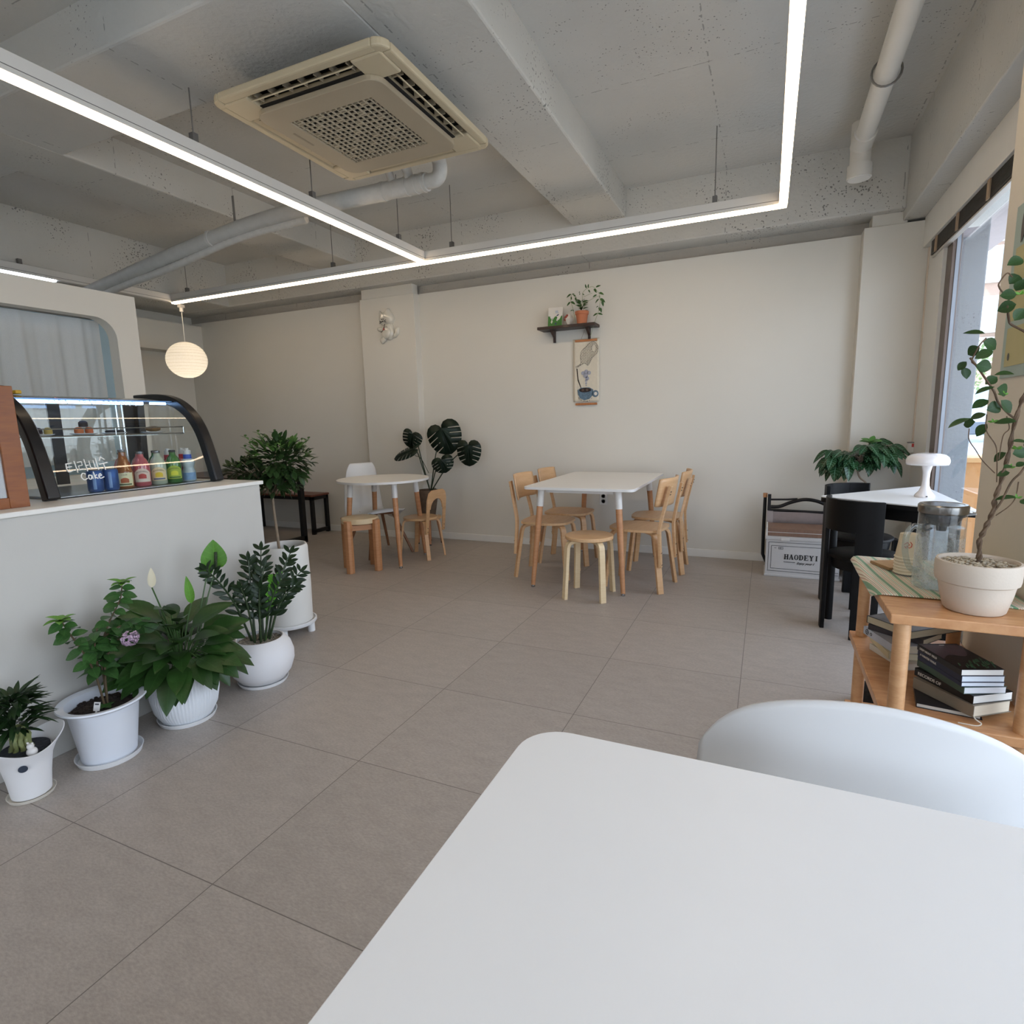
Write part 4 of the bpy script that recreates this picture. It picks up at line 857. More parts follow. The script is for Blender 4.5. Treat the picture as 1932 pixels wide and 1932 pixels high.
# ---------------------------------------------------------------- raised venetian blind
bl = thing('wooden_blind', 'raised dark wooden venetian blind under the window beam', 'blind', (1.0, 3.6, 2.385))
G().bx(-.012, .03, -1.04, 1.38, .03, .07).obj('head_rail', mat('white_blind_rail', '#d8d5cc', .4, var=.02), bl, smooth=0, bevel=.003)
g = G()
for i in range(13): g.bx(-.022, .03, -1.04, 1.36, -.075+i*.0072, -.0715+i*.0072)
g.obj('slat_bundle', wood('ebony_slats', '#2d2823', '#453d35', .45, (3, 20, 3)), bl, smooth=0)
G().bx(-.014, .018, -1.04, 1.37, -.090, -.078).obj('bottom_rail', mat('silver_white_rail', '#c9c4bc', .35, .2, var=.02), bl, smooth=0, bevel=.002)
for y in (1.22, .75, .22, -.35, -.9): G().bx(-.029, -.021, y-.018, y+.018, -.082, .03).obj('ladder_tape', mat('beige_tape', '#a58f77', .85, var=.1), bl, smooth=0)
for y in (1.15, .62, .12, -.45): G().bx(-.03, -.012, y-.004, y+.004, .04, .052).obj('clip', M_DK, bl, smooth=0)
# ---------------------------------------------------------------- poster on the pier
po = thing('poster', 'pale green-blue poster with yellow panels and dark shapes on the window pier', 'poster', (.698, 2.12, 1.345))
def pb(y0, y1, z0, z1, x): return (min(-x, -x+.001), max(-x, -x+.001), y0, y1, z0, z1)
G().bx(-.002, 0, -.19, .295, 0, .53).obj('sheet', mat('pale_blue_green_paper', '#9fb0a8', .6, var=.03), po, smooth=0)
g = G()
for y0, y1, z0, z1 in ((.045, .265, .035, .155), (.045, .265, .175, .275), (.045, .265, .295, .40), (-.17, .025, .035, .155), (-.17, .025, .175, .275), (-.17, .025, .295, .40)): g.bx(-.0032, -.0018, y0, y1, z0, z1)
g.obj('yellow_panel', mat('pale_yellow_print', '#b6ad7c', .6, var=.04), po, smooth=0)
mY = Matrix(((0, 0, -1, -.0042), (-1, 0, 0, 0), (0, 1, 0, 0), (0, 0, 0, 1)))
g = G(); g.prism([(q.x, q.y) for q in spline([(-.232, .41, 0), (-.235, .47, 0), (-.215, .51, 0), (-.12, .52, 0), (-.08, .45, 0), (-.12, .40, 0), (-.19, .435, 0), (-.232, .41, 0)], 5)][:-1], .001, mY)
g.prism([(-.232+.007*math.cos(a), .065+.012*math.sin(a)) for a in [2*PI*k/14 for k in range(14)]], .001, mY); g.obj('dark_print', mat('dark_print_ink', '#4b4740', .6, var=.1), po, smooth=0)
# ================================================================ FURNITURE
BIRCH = wood('birch_plywood', '#c6996a', '#d9b186', .38, (2.5, 2.5, 22), 1.3, .15)
BIRCHH = wood('birch_seat', '#c69b6c', '#d9b388', .38, (2, 16, 2), 1.3, .15)
BIRCHE = wood('birch_edge', '#d8bd92', '#e3cda6', .5, (3, 3, 30))
BEECH = wood('beech_leg', '#b07a50', '#c48f64', .45, (4, 4, 30))
M_TOP = mat('white_table_laminate', '#e4e3e0', .42, var=.008)
M_SOCK = mat('white_metal', '#dedcd8', .35, var=.01)
M_RUB = mat('black_rubber', '#1b1b1c', .6); M_CHR = mat('chrome', '#b5b6b8', .2, 1.0)
def bent(pts, n=6):
    return [tuple(p) for p in spline(pts, n)]
def l_leg(g, x0, y0, x1, y1, ztop, w=.045, t=.022, reach=.12, R=.05):
    """laminated L leg: foot (x1,y1,0), knee near (x0,y0,ztop), bending inwards under the seat"""
    top = V(x0, y0, ztop); foot = V(x1, y1, 0); inn = V(-x0, -y0, 0).normalized(); d = (foot-top).normalized()
    pts = [foot, foot-d*.15, top+d*R*1.6, top+d*R*.7+inn*R*.05, top+d*R*.2+inn*R*.32, top+inn*R, top+inn*(R+reach*.5), top+inn*(R+reach)]
    side = inn.cross(V(0, 0, 1))
    pp = [pts[0], pts[1], pts[2]] + list(spline(pts[2:6], 4))[1:] + pts[6:]
    g.ribbon(pp, w, t, side); return g
def make_chair(label):
    t = thing('dining_chair', label, 'chair', group='birch chairs round the rectangular table')
    seat = [(p.x, p.y) for p in spline([(0, .205, 0), (.13, .185, 0), (.195, .08, 0), (.195, -.06, 0), (.165, -.17, 0), (.08, -.195, 0), (0, -.198, 0), (-.08, -.195, 0), (-.165, -.17, 0), (-.195, -.06, 0), (-.195, .08, 0), (-.13, .185, 0), (0, .205, 0)], 5)][:-1]
    G().prism(seat, .018, Matrix.Translation((0, 0, .446))).obj('seat', BIRCHH, t, smooth=30, bevel=.004)
    for s in (-1, 1):
        l_leg(G(), s*.135, .165, s*.165, .205, .425).obj('leg', BIRCH, t, smooth=30, bevel=.002)
        l_leg(G(), s*.145, -.170, s*.18, -.225, .425).obj('leg', BIRCH, t, smooth=30, bevel=.002)
        up = bent([(s*.180, -.222, .195), (s*.176, -.214, .32), (s*.172, -.207, .44), (s*.168, -.212, .50), (s*.155, -.238, .63), (s*.135, -.272, .775)], 4)
        u = G().ribbon(up, .036, .020, (1, 0, 0)).obj('back_post', BIRCH, t, smooth=30, bevel=.002)
        g = G()
        for z, y in ((.215, -.2335), (.30, -.2285), (.735, -.2755), (.715, -.2705)):
            for dx in (-.009, .009):
                g.ball((s*(.178 if z < .4 else .14)+dx, y, z), .0042, 8, 5, (1, .5, 1))
        g.obj('screw', mat('dark_screw', '#4a3a2c', .4, .4), u)
    def back(u, v):
        x = -.20+.40*u; q = (x/.20)**2; z = .628+.20*v
        ed = .02*max(0, abs(2*u-1)-.85)/.15
        z2 = .728+(z-.728)*(1-ed*4*.5)
        return V(x*(1-.012*abs(2*v-1)**6), -.245-.035*v+.055*q+.012, z2)
    G().sheet(back, 17, 9).obj('backrest', BIRCH, t, smooth=180, solid=.012)
    return t
CH = [((-1.595, 4.262), -88.5, 'birch dining chair left of the rectangular table, the nearer of the two'),
      ((-1.575, 4.745), -90, 'birch dining chair left of the rectangular table, half hidden by the nearer one'),
      ((-.845, 4.200), 82, 'birch dining chair right of the rectangular table, the nearer of the two'),
      ((-.805, 4.735), 92, 'birch dining chair right of the rectangular table, the one closer to the wall')]
ch0 = make_chair(CH[0][2])
for i, (xy, a, lb) in enumerate(CH):
    if i == 0: ch0.location = (*xy, 0); ch0.rotation_euler = (0, 0, math.radians(a))
    else: dup(ch0, (*xy, 0), math.radians(a), lb)
# bentwood stool
st = thing('round_stool', 'birch stool with four bent legs at the near end of the rectangular table', 'stool', (-1.118, 3.80, 0), math.radians(1))
G().lathe([(.165, .418), (.170, .422), (.170, .440), (.166, .444), (.001, .445)], 40).obj('seat', BIRCHH, st, smooth=40)
for sx_ in (-1, 1):
    for sy_ in (-1, 1): 
        g = G(); l_leg(g, sx_*.12, sy_*.125, sx_*.137, sy_*.148, .407, .042, .024, .07, .05); g.obj('leg', BIRCHE, st, smooth=30, bevel=.002)
# tapered table leg
def table_leg(t, top, foot, zt=.742):
    top, foot = V(*top, zt), V(*foot, .018); d = (foot-top)
    lg = G().tube([top+d*.16, top+d*.5, foot], [.0235, .022, .0165], 16).obj('leg', BEECH, t)
    G().tube([top, top+d*.03, top+d*.175], [.030, .025, .0255], 16).obj('leg_socket', M_SOCK, lg)
    G().tube([foot, foot-V(0, 0, .007)], .008, 10).tube([foot-V(0, 0, .007), foot-V(0, 0, .018)], [.017, .015], 14).obj('foot_pad', M_CHR, lg)
    return lg
rt = thing('rectangular_table', 'white rectangular table with beech legs set end-on to the back wall', 'table', (-1.2325, 4.49, 0))
G().prism(rrect(-.415, .415, -.64, .64, .05, 6), .020, Matrix.Translation((0, 0, .755))).obj('tabletop', M_TOP, rt, smooth=30, bevel=.006, seg=3)
g = G()
for sx_ in (-1, 1): g.bx(sx_*.26-.012, sx_*.26+.012, -.53, .53, .715, .745)
for sy_ in (-1, 1): g.bx(-.25, .25, sy_*.53-.012, sy_*.53+.012, .715, .745)
g.obj('under_frame', M_SOCK, rt, smooth=0)
for sx_ in (-1, 1):
    for sy_ in (-1, 1): table_leg(rt, (sx_*.29, sy_*.565), (sx_*.345, sy_*.628))
ro = thing('round_table', 'white round table with beech legs at the pilaster', 'table', (-3.18, 4.215, 0), math.radians(0))
G().prism(arc((0, 0), .412, 0, 2*PI*(63/64), 63), .020, Matrix.Translation((0, 0, .755))).obj('tabletop', M_TOP, ro, smooth=30, bevel=.006, seg=3)
a0 = math.atan2(-.22, .30)
g = G()
for k in range(4):
    a = a0+k*PI/2; g.bar((0, 0, .73), (.25*math.cos(a), .25*math.sin(a), .73), .03, .025)
g.obj('under_frame', M_SOCK, ro, smooth=0)
for k in range(4):
    a = a0+k*PI/2; table_leg(ro, (.30*math.cos(a), .30*math.sin(a)), (.372*math.cos(a), .372*math.sin(a)))
# chunky stool in front of the round table
s2 = thing('round_stool', 'beech stool with thick upright legs and pale seat in front of the round table', 'stool', (-3.19, 3.868, 0))
G().lathe([(.150, .415), (.158, .420), (.160, .448), (.152, .462), (.12, .466), (.001, .467)], 40).obj('seat', mat('pale_seat_vinyl', '#d3bd98', .45, var=.03), s2, smooth=50)
for k in range(4):
    a = k*PI/2-PI/2+.02; c = V(math.cos(a), math.sin(a), 0); s_ = V(-c.y, c.x, 0)
    g = G(); hexa = [(.03, .018), (.03, -.018), (.012, -.032), (-.018, -.032), (-.018, .032), (.012, .032)]
    M_ = Matrix((c, s_, V(0, 0, 1))).transposed().to_4x4(); M_.translation = c*.165+V(0, 0, .225)
    g.prism(hexa, .45, M_); g.obj('leg', BEECH, s2, smooth=0, bevel=.003)
g = G()
for k in range(4):
    a = k*PI/2-PI/4+.02; a1 = a-PI/4; a2 = a+PI/4; g.bar((.14*math.cos(a1), .14*math.sin(a1), .385), (.14*math.cos(a2), .14*math.sin(a2), .385), .02, .045)
g.obj('rail', BEECH, s2, smooth=0)
# shell chair
M_SHELL = mat('white_shell_plastic', '#dcdcdb', .42, var=.008)
def shell_chair(name, label, loc, rz, prof, wid, curl, legs_fn, n=21, k=27):
    t = thing(name, label, 'chair', loc, rz)
    P = spline([V(0, y, z) for y, z in prof], 8)
    def f(u, v):
        q = v*(len(P)-1); i = min(int(q), len(P)-2); p = P[i].lerp(P[i+1], q-i); d = (P[i+1]-P[i]).normalized(); nn = V(0, -d.z, d.y)
        s_ = 2*u-1; w, c = wid(v), curl(v)
        e = abs(s_)**2.4
        return V(w*s_*(1-.06*e), p.y, p.z) - nn*0 + V(0, nn.y, nn.z)*(c*e)
    G().sheet(f, n, k).obj('seat_shell', M_SHELL, t, smooth=180, solid=.007, sub=1)
    legs_fn(t); return t
def interp(pts):
    def f(v):
        for (a, x), (b, y) in zip(pts, pts[1:]):
            if v <= b: s_ = (v-a)/(b-a); s_ = s_*s_*(3-2*s_); return x+(y-x)*s_
        return pts[-1][1]
    return f
def dowel_legs(z, sp, ft):
    def f(t):
        for sx_ in (-1, 1):
            for sy_ in (-1, 1):
                G().tube([(sx_*sp, sy_*sp-.01, z), (sx_*ft, sy_*ft, 0)], [.017, .012], 12).obj('leg', wood('walnut_leg', '#7d5539', '#936748', .45, (4, 4, 30)), t)
        G().bar((-sp, -sp, z-.01), (sp, sp, z-.01), .03, .018).bar((-sp, sp, z-.012), (sp, -sp, z-.012), .03, .018).obj('brace', MATS['walnut_leg'], t, smooth=0)
    return f
shell_chair('shell_chair', 'white shell chair with wooden dowel legs behind the round table', (-3.45, 4.45, 0), math.radians(-114),
    [(.215, .425), (.19, .452), (.08, .440), (-.05, .425), (-.14, .437), (-.195, .50), (-.225, .62), (-.25, .76), (-.262, .875)],
    interp([(0, .18), (.1, .215), (.35, .235), (.55, .225), (.75, .205), (.93, .17), (1, .13)]), interp([(0, .0), (.15, .03), (.4, .10), (.55, .12), (.7, .07), (1, .02)]), dowel_legs(.405, .11, .235))
# child's chair
kc = thing('child_chair', 'small birch chair with an arched open back beside the round table', 'chair', (-2.955, 4.455, 0), math.radians(86))
G().lathe([(.158, .362), (.162, .366), (.162, .380), (.158, .384), (.001, .385)], 36).obj('seat', BIRCHH, kc, smooth=40)
for sx_ in (-1, 1):
    l_leg(G(), sx_*.105, .125, sx_*.12, .165, .352, .036, .018, .07, .04).obj('leg', BIRCH, kc, smooth=30, bevel=.002)
    l_leg(G(), sx_*.11, -.13, sx_*.128, -.172, .352, .036, .018, .07, .04).obj('leg', BIRCH, kc, smooth=30, bevel=.002)
ar = [(-.145, .245), (-.145, .56), (-.125, .62), (-.08, .645), (.08, .645), (.125, .62), (.145, .56), (.145, .245), (.112, .245)] + [(.107, .47)] + arc((.0, .47), .095, 0, PI, 10) + [(-.107, .47), (-.112, .245)]
Mb = Matrix(((1, 0, 0, 0), (0, .12, 0, -.0), (0, 1, 0, 0), (0, 0, 0, 1)))
g = G(); th = .014
def backpt(x, z, o): return V(x, -.168-(z-.3)*.10+o, z)
aa = [g.bm.verts.new(backpt(x, z, -th/2)) for x, z in ar]; bb = [g.bm.verts.new(backpt(x, z, th/2)) for x, z in ar]
for tri in tessellate_polygon([[V(x, z, 0) for x, z in ar]]): g.bm.faces.new([aa[i] for i in tri]); g.bm.faces.new([bb[i] for i in reversed(tri)])
for i in range(len(ar)): g.bm.faces.new((aa[i], aa[(i+1) % len(ar)], bb[(i+1) % len(ar)], bb[i]))
bo = g.obj('backrest', BIRCH, kc, smooth=0, bevel=.003)
g = G()
for sx_ in (-1, 1):
    for z in (.265, .30): g.ball((sx_*.128, -.176-(z-.3)*.1, z), .005, 8, 5, (1, .5, 1))
g.obj('screw', MATS['dark_screw'], bo)
# plant stool
mp = thing('plant_stool', 'low round wooden plant stool by the back wall under the monstera pot', 'stool', (-3.20, 4.985, 0))
G().lathe([(.125, .262), (.13, .266), (.13, .286), (.126, .29), (.001, .29)], 32).obj('seat', BIRCHH, mp, smooth=40)
for k in range(4):
    a = k*PI/2+.55; lg = G().tube([(.085*math.cos(a), .085*math.sin(a), .265), (.125*math.cos(a), .125*math.sin(a), .012)], [.016, .013], 12).obj('leg', BEECH, mp)
    G().tube([(.125*math.cos(a), .125*math.sin(a), .013), (.126*math.cos(a), .126*math.sin(a), 0)], .014, 12).obj('foot_cap', M_RUB, lg)
# dark steel table and bench in the far corner
M_STB = mat('black_powder_steel', '#141415', .45, .2, var=.05); RED = wood('red_brown_board', '#5a3022', '#74412e', .45, (3, 18, 3))
dt = thing('dark_table', 'black steel framed table with a dark brown top in the far left corner', 'table', (-5.2, 4.28, 0))
def frame_end(g, x, y0, y1, zt, w=.05): g.bx(x-w/2, x+w/2, y0, y0+w, 0, zt).bx(x-w/2, x+w/2, y1-w, y1, 0, zt).bx(x-w/2, x+w/2, y0, y1, .02, .02+w).bx(x-w/2, x+w/2, y0, y1, zt-w, zt)
for x in (.635, -.635):
    g = G(); frame_end(g, x, -.345, .345, .735); g.obj('leg_frame', M_STB, dt, smooth=0, bevel=.003)
G().bx(-.61, .61, -.32, -.28, .69, .735).bx(-.61, .61, .28, .32, .69, .735).obj('apron', M_STB, dt, smooth=0)
G().bx(-.665, .665, -.355, .355, .735, .765).obj('tabletop', wood('dark_board', '#33201a', '#442b22', .45, (3, 18, 3)), dt, smooth=0, bevel=.003)
be = thing('bench', 'low bench with a reddish wooden top and black steel frame against the back wall', 'bench', (-5.30, 5.08, 0))
for x in (.53, -.53):
    g = G(); frame_end(g, x, -.135, .135, .445, .04); g.obj('leg_frame', M_STB, be, smooth=0, bevel=.003)
G().bx(-.51, .51, -.12, -.085, .405, .445).bx(-.51, .51, .085, .12, .405, .445).obj('apron', M_STB, be, smooth=0)
G().bx(-.56, .56, -.142, .142, .445, .467).obj('seat', RED, be, smooth=0, bevel=.003)
pc = thing('paper_cup', 'tiny pink and white cup standing on the far end of the bench', 'cup', (-5.12, 5.05, .4675))
G().lathe([(.022, 0), (.027, .055), (.028, .057), (.026, .056), (.021, .004)], 18).obj('cup_body', mat('pinkish_white_paper', '#d5b9b4', .6), pc, smooth=50)
lc = thing('low_cabinet', 'low brown cabinet along the left wall behind the counter', 'cabinet', (-6.70, 4.35, 0))
G().bx(-.17, .17, -.6, .75, 0, .68).obj('carcass', wood('mid_brown_cabinet', '#6f5847', '#806854', .5, (3, 16, 3)), lc, smooth=0, bevel=.003)
for y in (-.59, .08): 
    d_ = G().bx(.17, .186, y, y+.655, .02, .66).obj('door', MATS['mid_brown_cabinet'], lc, smooth=0, bevel=.003)
    G().bx(.186, .196, y+.3, y+.36, .56, .575).obj('handle', M_STB, d_, smooth=0)
# ---------------------------------------------------------------- foreground table and chair
ft = thing('foreground_table', 'large white table with rounded corner filling the foreground', 'table', (.42, .03, 0))
G().prism(rrect(-.745, .76, -.86, .757, .065, 8), .022, Matrix.Translation((0, 0, .744))).obj('tabletop', M_TOP, ft, smooth=30, bevel=.006, seg=3)
g = G()
for sx_ in (-1, 1): g.bx(sx_*.52-.012, sx_*.52+.012, -.62, .60, .700, .732)
g.obj('under_frame', M_SOCK, ft, smooth=0)
for sx_, sy_ in ((-.58, -.70), (.58, -.70), (-.58, .58), (.58, .58)): table_leg(ft, (sx_, sy_), (sx_*1.09, sy_*1.07), .732)
shell_chair('bucket_chair', 'white plastic bucket chair tucked under the far side of the foreground table', (.165, .735, 0), PI,
    [(.20, .42), (.17, .452), (.05, .435), (-.06, .425), (-.125, .45), (-.155, .53), (-.175, .63), (-.19, .73), (-.197, .812)],
    interp([(0, .17), (.12, .22), (.4, .265), (.7, .272), (1, .268)]), interp([(0, .0), (.15, .04), (.4, .13), (.6, .13), (.8, .075), (1, .055)]), dowel_legs(.405, .10, .20))
# round the rim of the bucket chair down towards its sides
sh = [o for o in COL.objects if o.parent and o.parent.name.startswith('bucket_chair') and o.name.startswith('seat_shell')][0]
for v in sh.data.vertices:
    t_ = max(0, (v.co.z-.45)/.36); q_ = abs(v.co.x)/.268; v.co.z -= t_*t_*(.085*q_**2+.10*q_**7)
# ---------------------------------------------------------------- black corner group
M_BLKW = mat('black_stained_wood', '#060607', .5, var=.1, scale=30, spec=.25)
tt = thing('triangular_table', 'white topped triangular table with black edge and legs at the window', 'table', (.66, 3.86, 0))
tri = [V(.285, 3.785, 0), V(.955, 3.34, 0), V(.955, 4.47, 0)]
def round_poly(P, r, n=6):
    out = []
    for i in range(len(P)):
        a, b, c = P[i-1], P[i], P[(i+1) % len(P)]; u = (a-b).normalized(); w = (c-b).normalized()
        p0, p1 = b+u*r, b+w*r
        for k in range(n+1):
            s_ = k/n; q = p0.lerp(b, s_).lerp(b.lerp(p1, s_), s_); out.append((q.x-.66, q.y-3.86))
    return out
tp = round_poly(tri, .07)
G().prism(tp, .006, Matrix.Translation((0, 0, .762))).obj('tabletop', mat('cool_white_laminate', '#e4e4e2', .35, var=.008), tt, smooth=30)
G().prism([(x*1.004, y*1.004) for x, y in tp], .026, Matrix.Translation((0, 0, .7459))).obj('edge_panel', M_BLKW, tt, smooth=30, bevel=.003)
cx_ = sum(p.x for p in tri)/3-.66; cy_ = sum(p.y for p in tri)/3-3.86
in_ = [((x-cx_)*.82+cx_, (y-cy_)*.82+cy_) for x, y in tp]
G().prism(in_, .07, Matrix.Translation((0, 0, .70))).obj('apron', M_BLKW, tt, smooth=30)
for x, y in ((-.27, -.02), (.235, -.36), (.235, .44)): G().tube([(x, y, .735), (x, y, 0)], .024, 16).obj('leg', M_BLKW, tt)
def black_chair(label, loc, rz):
    t = thing('black_chair', label, 'chair', loc, rz, 'black chairs at the triangular table')
    r = .205
    G().lathe([(.185, .435), (.192, .44), (.192, .452), (.185, .457), (.001, .455)], 40).obj('seat', M_BLKW, t, smooth=40)
    G().lathe([(.150, .375), (.168, .375), (.178, .436), (.150, .436)], 40, cap=False).obj('apron', M_BLKW, t, smooth=40)
    def slab(a, z1):
        g = G(); w = .30 if z1 > .5 else .24; n = 6
        for s_ in range(n):
            b0 = a-w+2*w*s_/n; b1 = a-w+2*w*(s_+1)/n
        ring = [(math.cos(a-w+2*w*i/n), math.sin(a-w+2*w*i/n)) for i in range(n+1)]
        poly = [(c*(r+.011), s_*(r+.011)) for c, s_ in ring]+[(c*(r-.011), s_*(r-.011)) for c, s_ in reversed(ring)]
        g.prism(poly, z1, Matrix.Translation((0, 0, z1/2)))
        return g
    for a, z1 in ((PI, .775), (1.5*PI, .775), (0, .44), (.5*PI, .44)): slab(a, z1).obj('leg', M_BLKW, t, smooth=40, bevel=.003)
    g = G(); n = 18; a0_, a1_ = PI-.30, 1.5*PI+.30
    ring = [(math.cos(a0_+(a1_-a0_)*i/n), math.sin(a0_+(a1_-a0_)*i/n)) for i in range(n+1)]
    poly = [(c*(r+.012), s_*(r+.012)) for c, s_ in ring]+[(c*(r-.010), s_*(r-.010)) for c, s_ in reversed(ring)]
    g.prism(poly, .175, Matrix.Translation((0, 0, .69))); g.obj('backrest', M_BLKW, t, smooth=40, bevel=.004)
    return t
black_chair('black round-seated chair in front of the triangular table, nearest to the shelf unit', (.545, 3.685, 0), math.radians(-6))
black_chair('black round-seated chair at the far side of the triangular table, nearer the crate', (.585, 4.27, 0), math.radians(-92))
# table lamp
tl_ = thing('table_lamp', 'white mushroom table lamp on the triangular table', 'lamp', (.835, 3.875, .765))
M_LAMP = mat('glossy_white_lamp', '#e6e1df', .15, var=.006, coat=.7)
G().lathe([(.048, 0), (.050, .008), (.045, .016), (.030, .035), (.019, .065), (.0165, .10), (.018, .14), (.026, .178), (.030, .195)], 32).obj('base', M_LAMP, tl_, smooth=60)
G().lathe([(.098, .185), (.101, .195), (.102, .208), (.096, .226), (.080, .239), (.05, .247), (.001, .250)], 40, cap=False).obj('lamp_shade', M_LAMP, tl_, smooth=80, solid=.004)
G().bx(-.004, .004, -.0515, -.047, .006, .011).obj('charging_port', M_DK, tl_, smooth=0)
# ---------------------------------------------------------------- crate and folding chair
cr_ = thing('storage_crate', 'white folding storage crate with black lettering and a wooden lid beside the black chairs', 'crate', (.285, 4.90, 0))
M_CR = mat('white_crate_plastic', '#c9c8c8', .45, var=.02)
G().bx(-.255, .255, -.14, .13, 0, .322).bx(-.262, .262, -.147, .137, .0, .018).bx(-.262, .262, -.147, .137, .292, .318).obj('body', M_CR, cr_, smooth=0, bevel=.004)
G().bx(-.245, .25, -.143, .12, .3225, .350).bx(-.245, .25, -.143, .12, .354, .382).obj('lid', wood('lid_board', '#7d604f', '#927260', .5, (14, 3, 3)), cr_, smooth=0, bevel=.002)
G().bx(-.258, -.246, -.146, .12, .3222, .386).bx(-.246, .25, -.1438, -.1428, .350, .354).obj('lid_edge', mat('white_strip', '#d8d6d2', .5), cr_, smooth=0)
g = G(); FY = -.1405
def ln(x0, z0, x1, z1, w=.0035): g.bar((x0, FY, z0), (x1, FY, z1), .002, w, (0, 0, 1) if abs(x1-x0) > abs(z1-z0) else (1, 0, 0))
for a in ((-.235, .05, -.235, .272), (-.235, .272, .25, .272), (-.215, .065, -.215, .245), (-.215, .245, .25, .245), (-.215, .065, .25, .060), (-.24, .045, .25, .040), (.14, .03, .14, .08), (.18, .03, .18, .08), (.21, .045, .21, .10)): ln(*a)
g.obj('panel_groove', mat('groove_grey', '#55565a', .7), cr_, smooth=0)
G().bx(-.15, -.09, -.150, -.14, .288, .312).bx(.15, .2, -.150, -.14, .288, .312).obj('latch', mat('pale_latch', '#dcdad8', .4), cr_, smooth=0, bevel=.002)
INK = mat('crate_black_print', '#17171a', .6)
g = G()
def serif(ch, x, z, h, w):
    T, t_, sf = h*.24, h*.10, h*.13
    def b(x0, z0, x1, z1): g.bx(x+x0*w, x+x1*w, FY-.0018, FY-.0003, z+z0*h, z+z1*h)
    def br(x0, z0, x1, z1, th): g.bar((x+x0*w, FY-.001, z+z0*h), (x+x1*w, FY-.001, z+z1*h), .0015, th, (0, 0, 1) if abs(x1-x0)*w > abs(z1-z0)*h else (1, 0, 0))
    if ch in 'HDEI':
        c0 = .2 if ch != 'I' else .5; b(c0-.14, 0, c0+.14, 1); b(c0-.24, 0, c0+.24, .11); b(c0-.24, .89, c0+.24, 1)
    if ch == 'H': b(.66, 0, .94, 1); b(.56, 0, 1.0, .11); b(.56, .89, 1.0, 1); b(.2, .45, .8, .56)
    if ch == 'E': b(.2, .9, .9, 1); b(.2, 0, .92, .1); b(.2, .46, .68, .56); b(.84, .72, .92, 1); b(.86, 0, .94, .28); b(.62, .38, .69, .64)
    if ch in 'DO':
        n = 22; P0 = []; 
        for i in range(n+1 if ch == 'D' else n):
            a = -PI/2+PI*i/n if ch == 'D' else 2*PI*i/n
            cx0 = .36 if ch == 'D' else .5; ax = .58 if ch == 'D' else .5
            P0.append((a, cx0, ax))
        seg_ = list(zip(P0, P0[1:])) + ([(P0[-1], P0[0])] if ch == 'O' else [])
        for (a, cx0, ax), (a2, _, _) in seg_:
            q = [(cx0+ax*math.cos(a), .5+.51*math.sin(a)), (cx0+ax*math.cos(a2), .5+.51*math.sin(a2)), (cx0+(ax-.26)*math.cos(a2), .5+.41*math.sin(a2)), (cx0+(ax-.26)*math.cos(a), .5+.41*math.sin(a))]
            g.prism([((u)*w, v*h) for u, v in q], .0015, Matrix(((1, 0, 0, x), (0, 0, -1, FY-.001), (0, 1, 0, z), (0, 0, 0, 1))))
    if ch == 'A': br(.5, 1, .12, .05, t_); br(.46, 1, .82, .05, T); b(.25, .3, .7, .38); b(.0, 0, .32, .1); b(.56, 0, 1.04, .1)
    if ch == 'Y': br(.18, .95, .5, .45, T*.95); br(.84, .95, .52, .45, t_); b(.36, 0, .64, .5); b(.24, 0, .76, .1); b(.0, .9, .4, 1); b(.66, .9, 1.0, 1)
for i, c_ in enumerate('HAODEYI'): serif(c_, -.122+i*.0345, .142, .040, .030)
g.bx(-.125, -.045, FY-.0018, FY-.0003, .119, .123)
g.obj('lettering', INK, cr_, smooth=0)
text_mesh('lettering', 'Enjoy your l', .024, INK, cr_, Matrix(((1, 0, 0, -.035), (0, 0, -1, FY-.0008), (0, 1, 0, .108), (0, 0, 0, 1))), shear=.45, bold=.0006)
g = G(); g.bx(-.195, -.18, FY-.0015, FY-.0003, .226, .229)
for x0 in (-.165, -.15, -.135): g.bx(x0, x0+.003, FY-.0015, FY-.0003, .219, .236)
g.bx(-.165, -.135, FY-.0015, FY-.0003, .219, .222).bx(-.165, -.135, FY-.0015, FY-.0003, .233, .236); g.obj('arrow_mark', mat('grey_print', '#5f6064', .6), cr_, smooth=0)
fc = thing('folding_chair', 'folded camping chair with black tube frame and taupe fabric leaning behind the crate', 'folding chair', (.28, 5.13, 0))
M_FAB = mat('taupe_canvas', '#8e8280', .85, var=.05, scale=30, bump=.3, bscale=250); M_TUB = mat('black_tube', '#141416', .35, .3)
lp = spline([(-.02, -.0, .565), (-.268, 0, .575), (-.268, 0, .56), (-.272, 0, .3), (-.275, 0, .06), (-.25, 0, .015), (-.2, 0, .012), (.30, 0, .012)], 6)
G().tube([(-.27, .0, .60), (-.272, 0, .3), (-.27, 0, .09), (-.245, 0, .03), (-.19, 0, .014), (.25, 0, .014), (.29, 0, .05), (.29, 0, .50)], .013, 12).obj('frame', M_TUB, fc)
G().tube([(-.27, 0, .575), (-.27, 0, .61)], .017, 12).obj('arm_cap', BEECH, fc)
G().tube(spline([(-.235, -.03, .50), (-.16, -.03, .505), (-.08, -.03, .54), (.02, -.03, .568), (.12, -.03, .555), (.22, -.03, .51), (.28, -.03, .49)], 8), .014, 12).tube([(-.235, -.03, .56), (-.1, -.03, .565), (-.03, -.03, .572)], .008, 10).obj('arm_tube', M_TUB, fc)
g = G(); g.bx(-.25, -.225, -.045, -.02, .47, .605).tube([(-.235, -.035, .475), (.27, -.035, .465)], .011, 10); g.obj('bracket', M_TUB, fc, smooth=40)
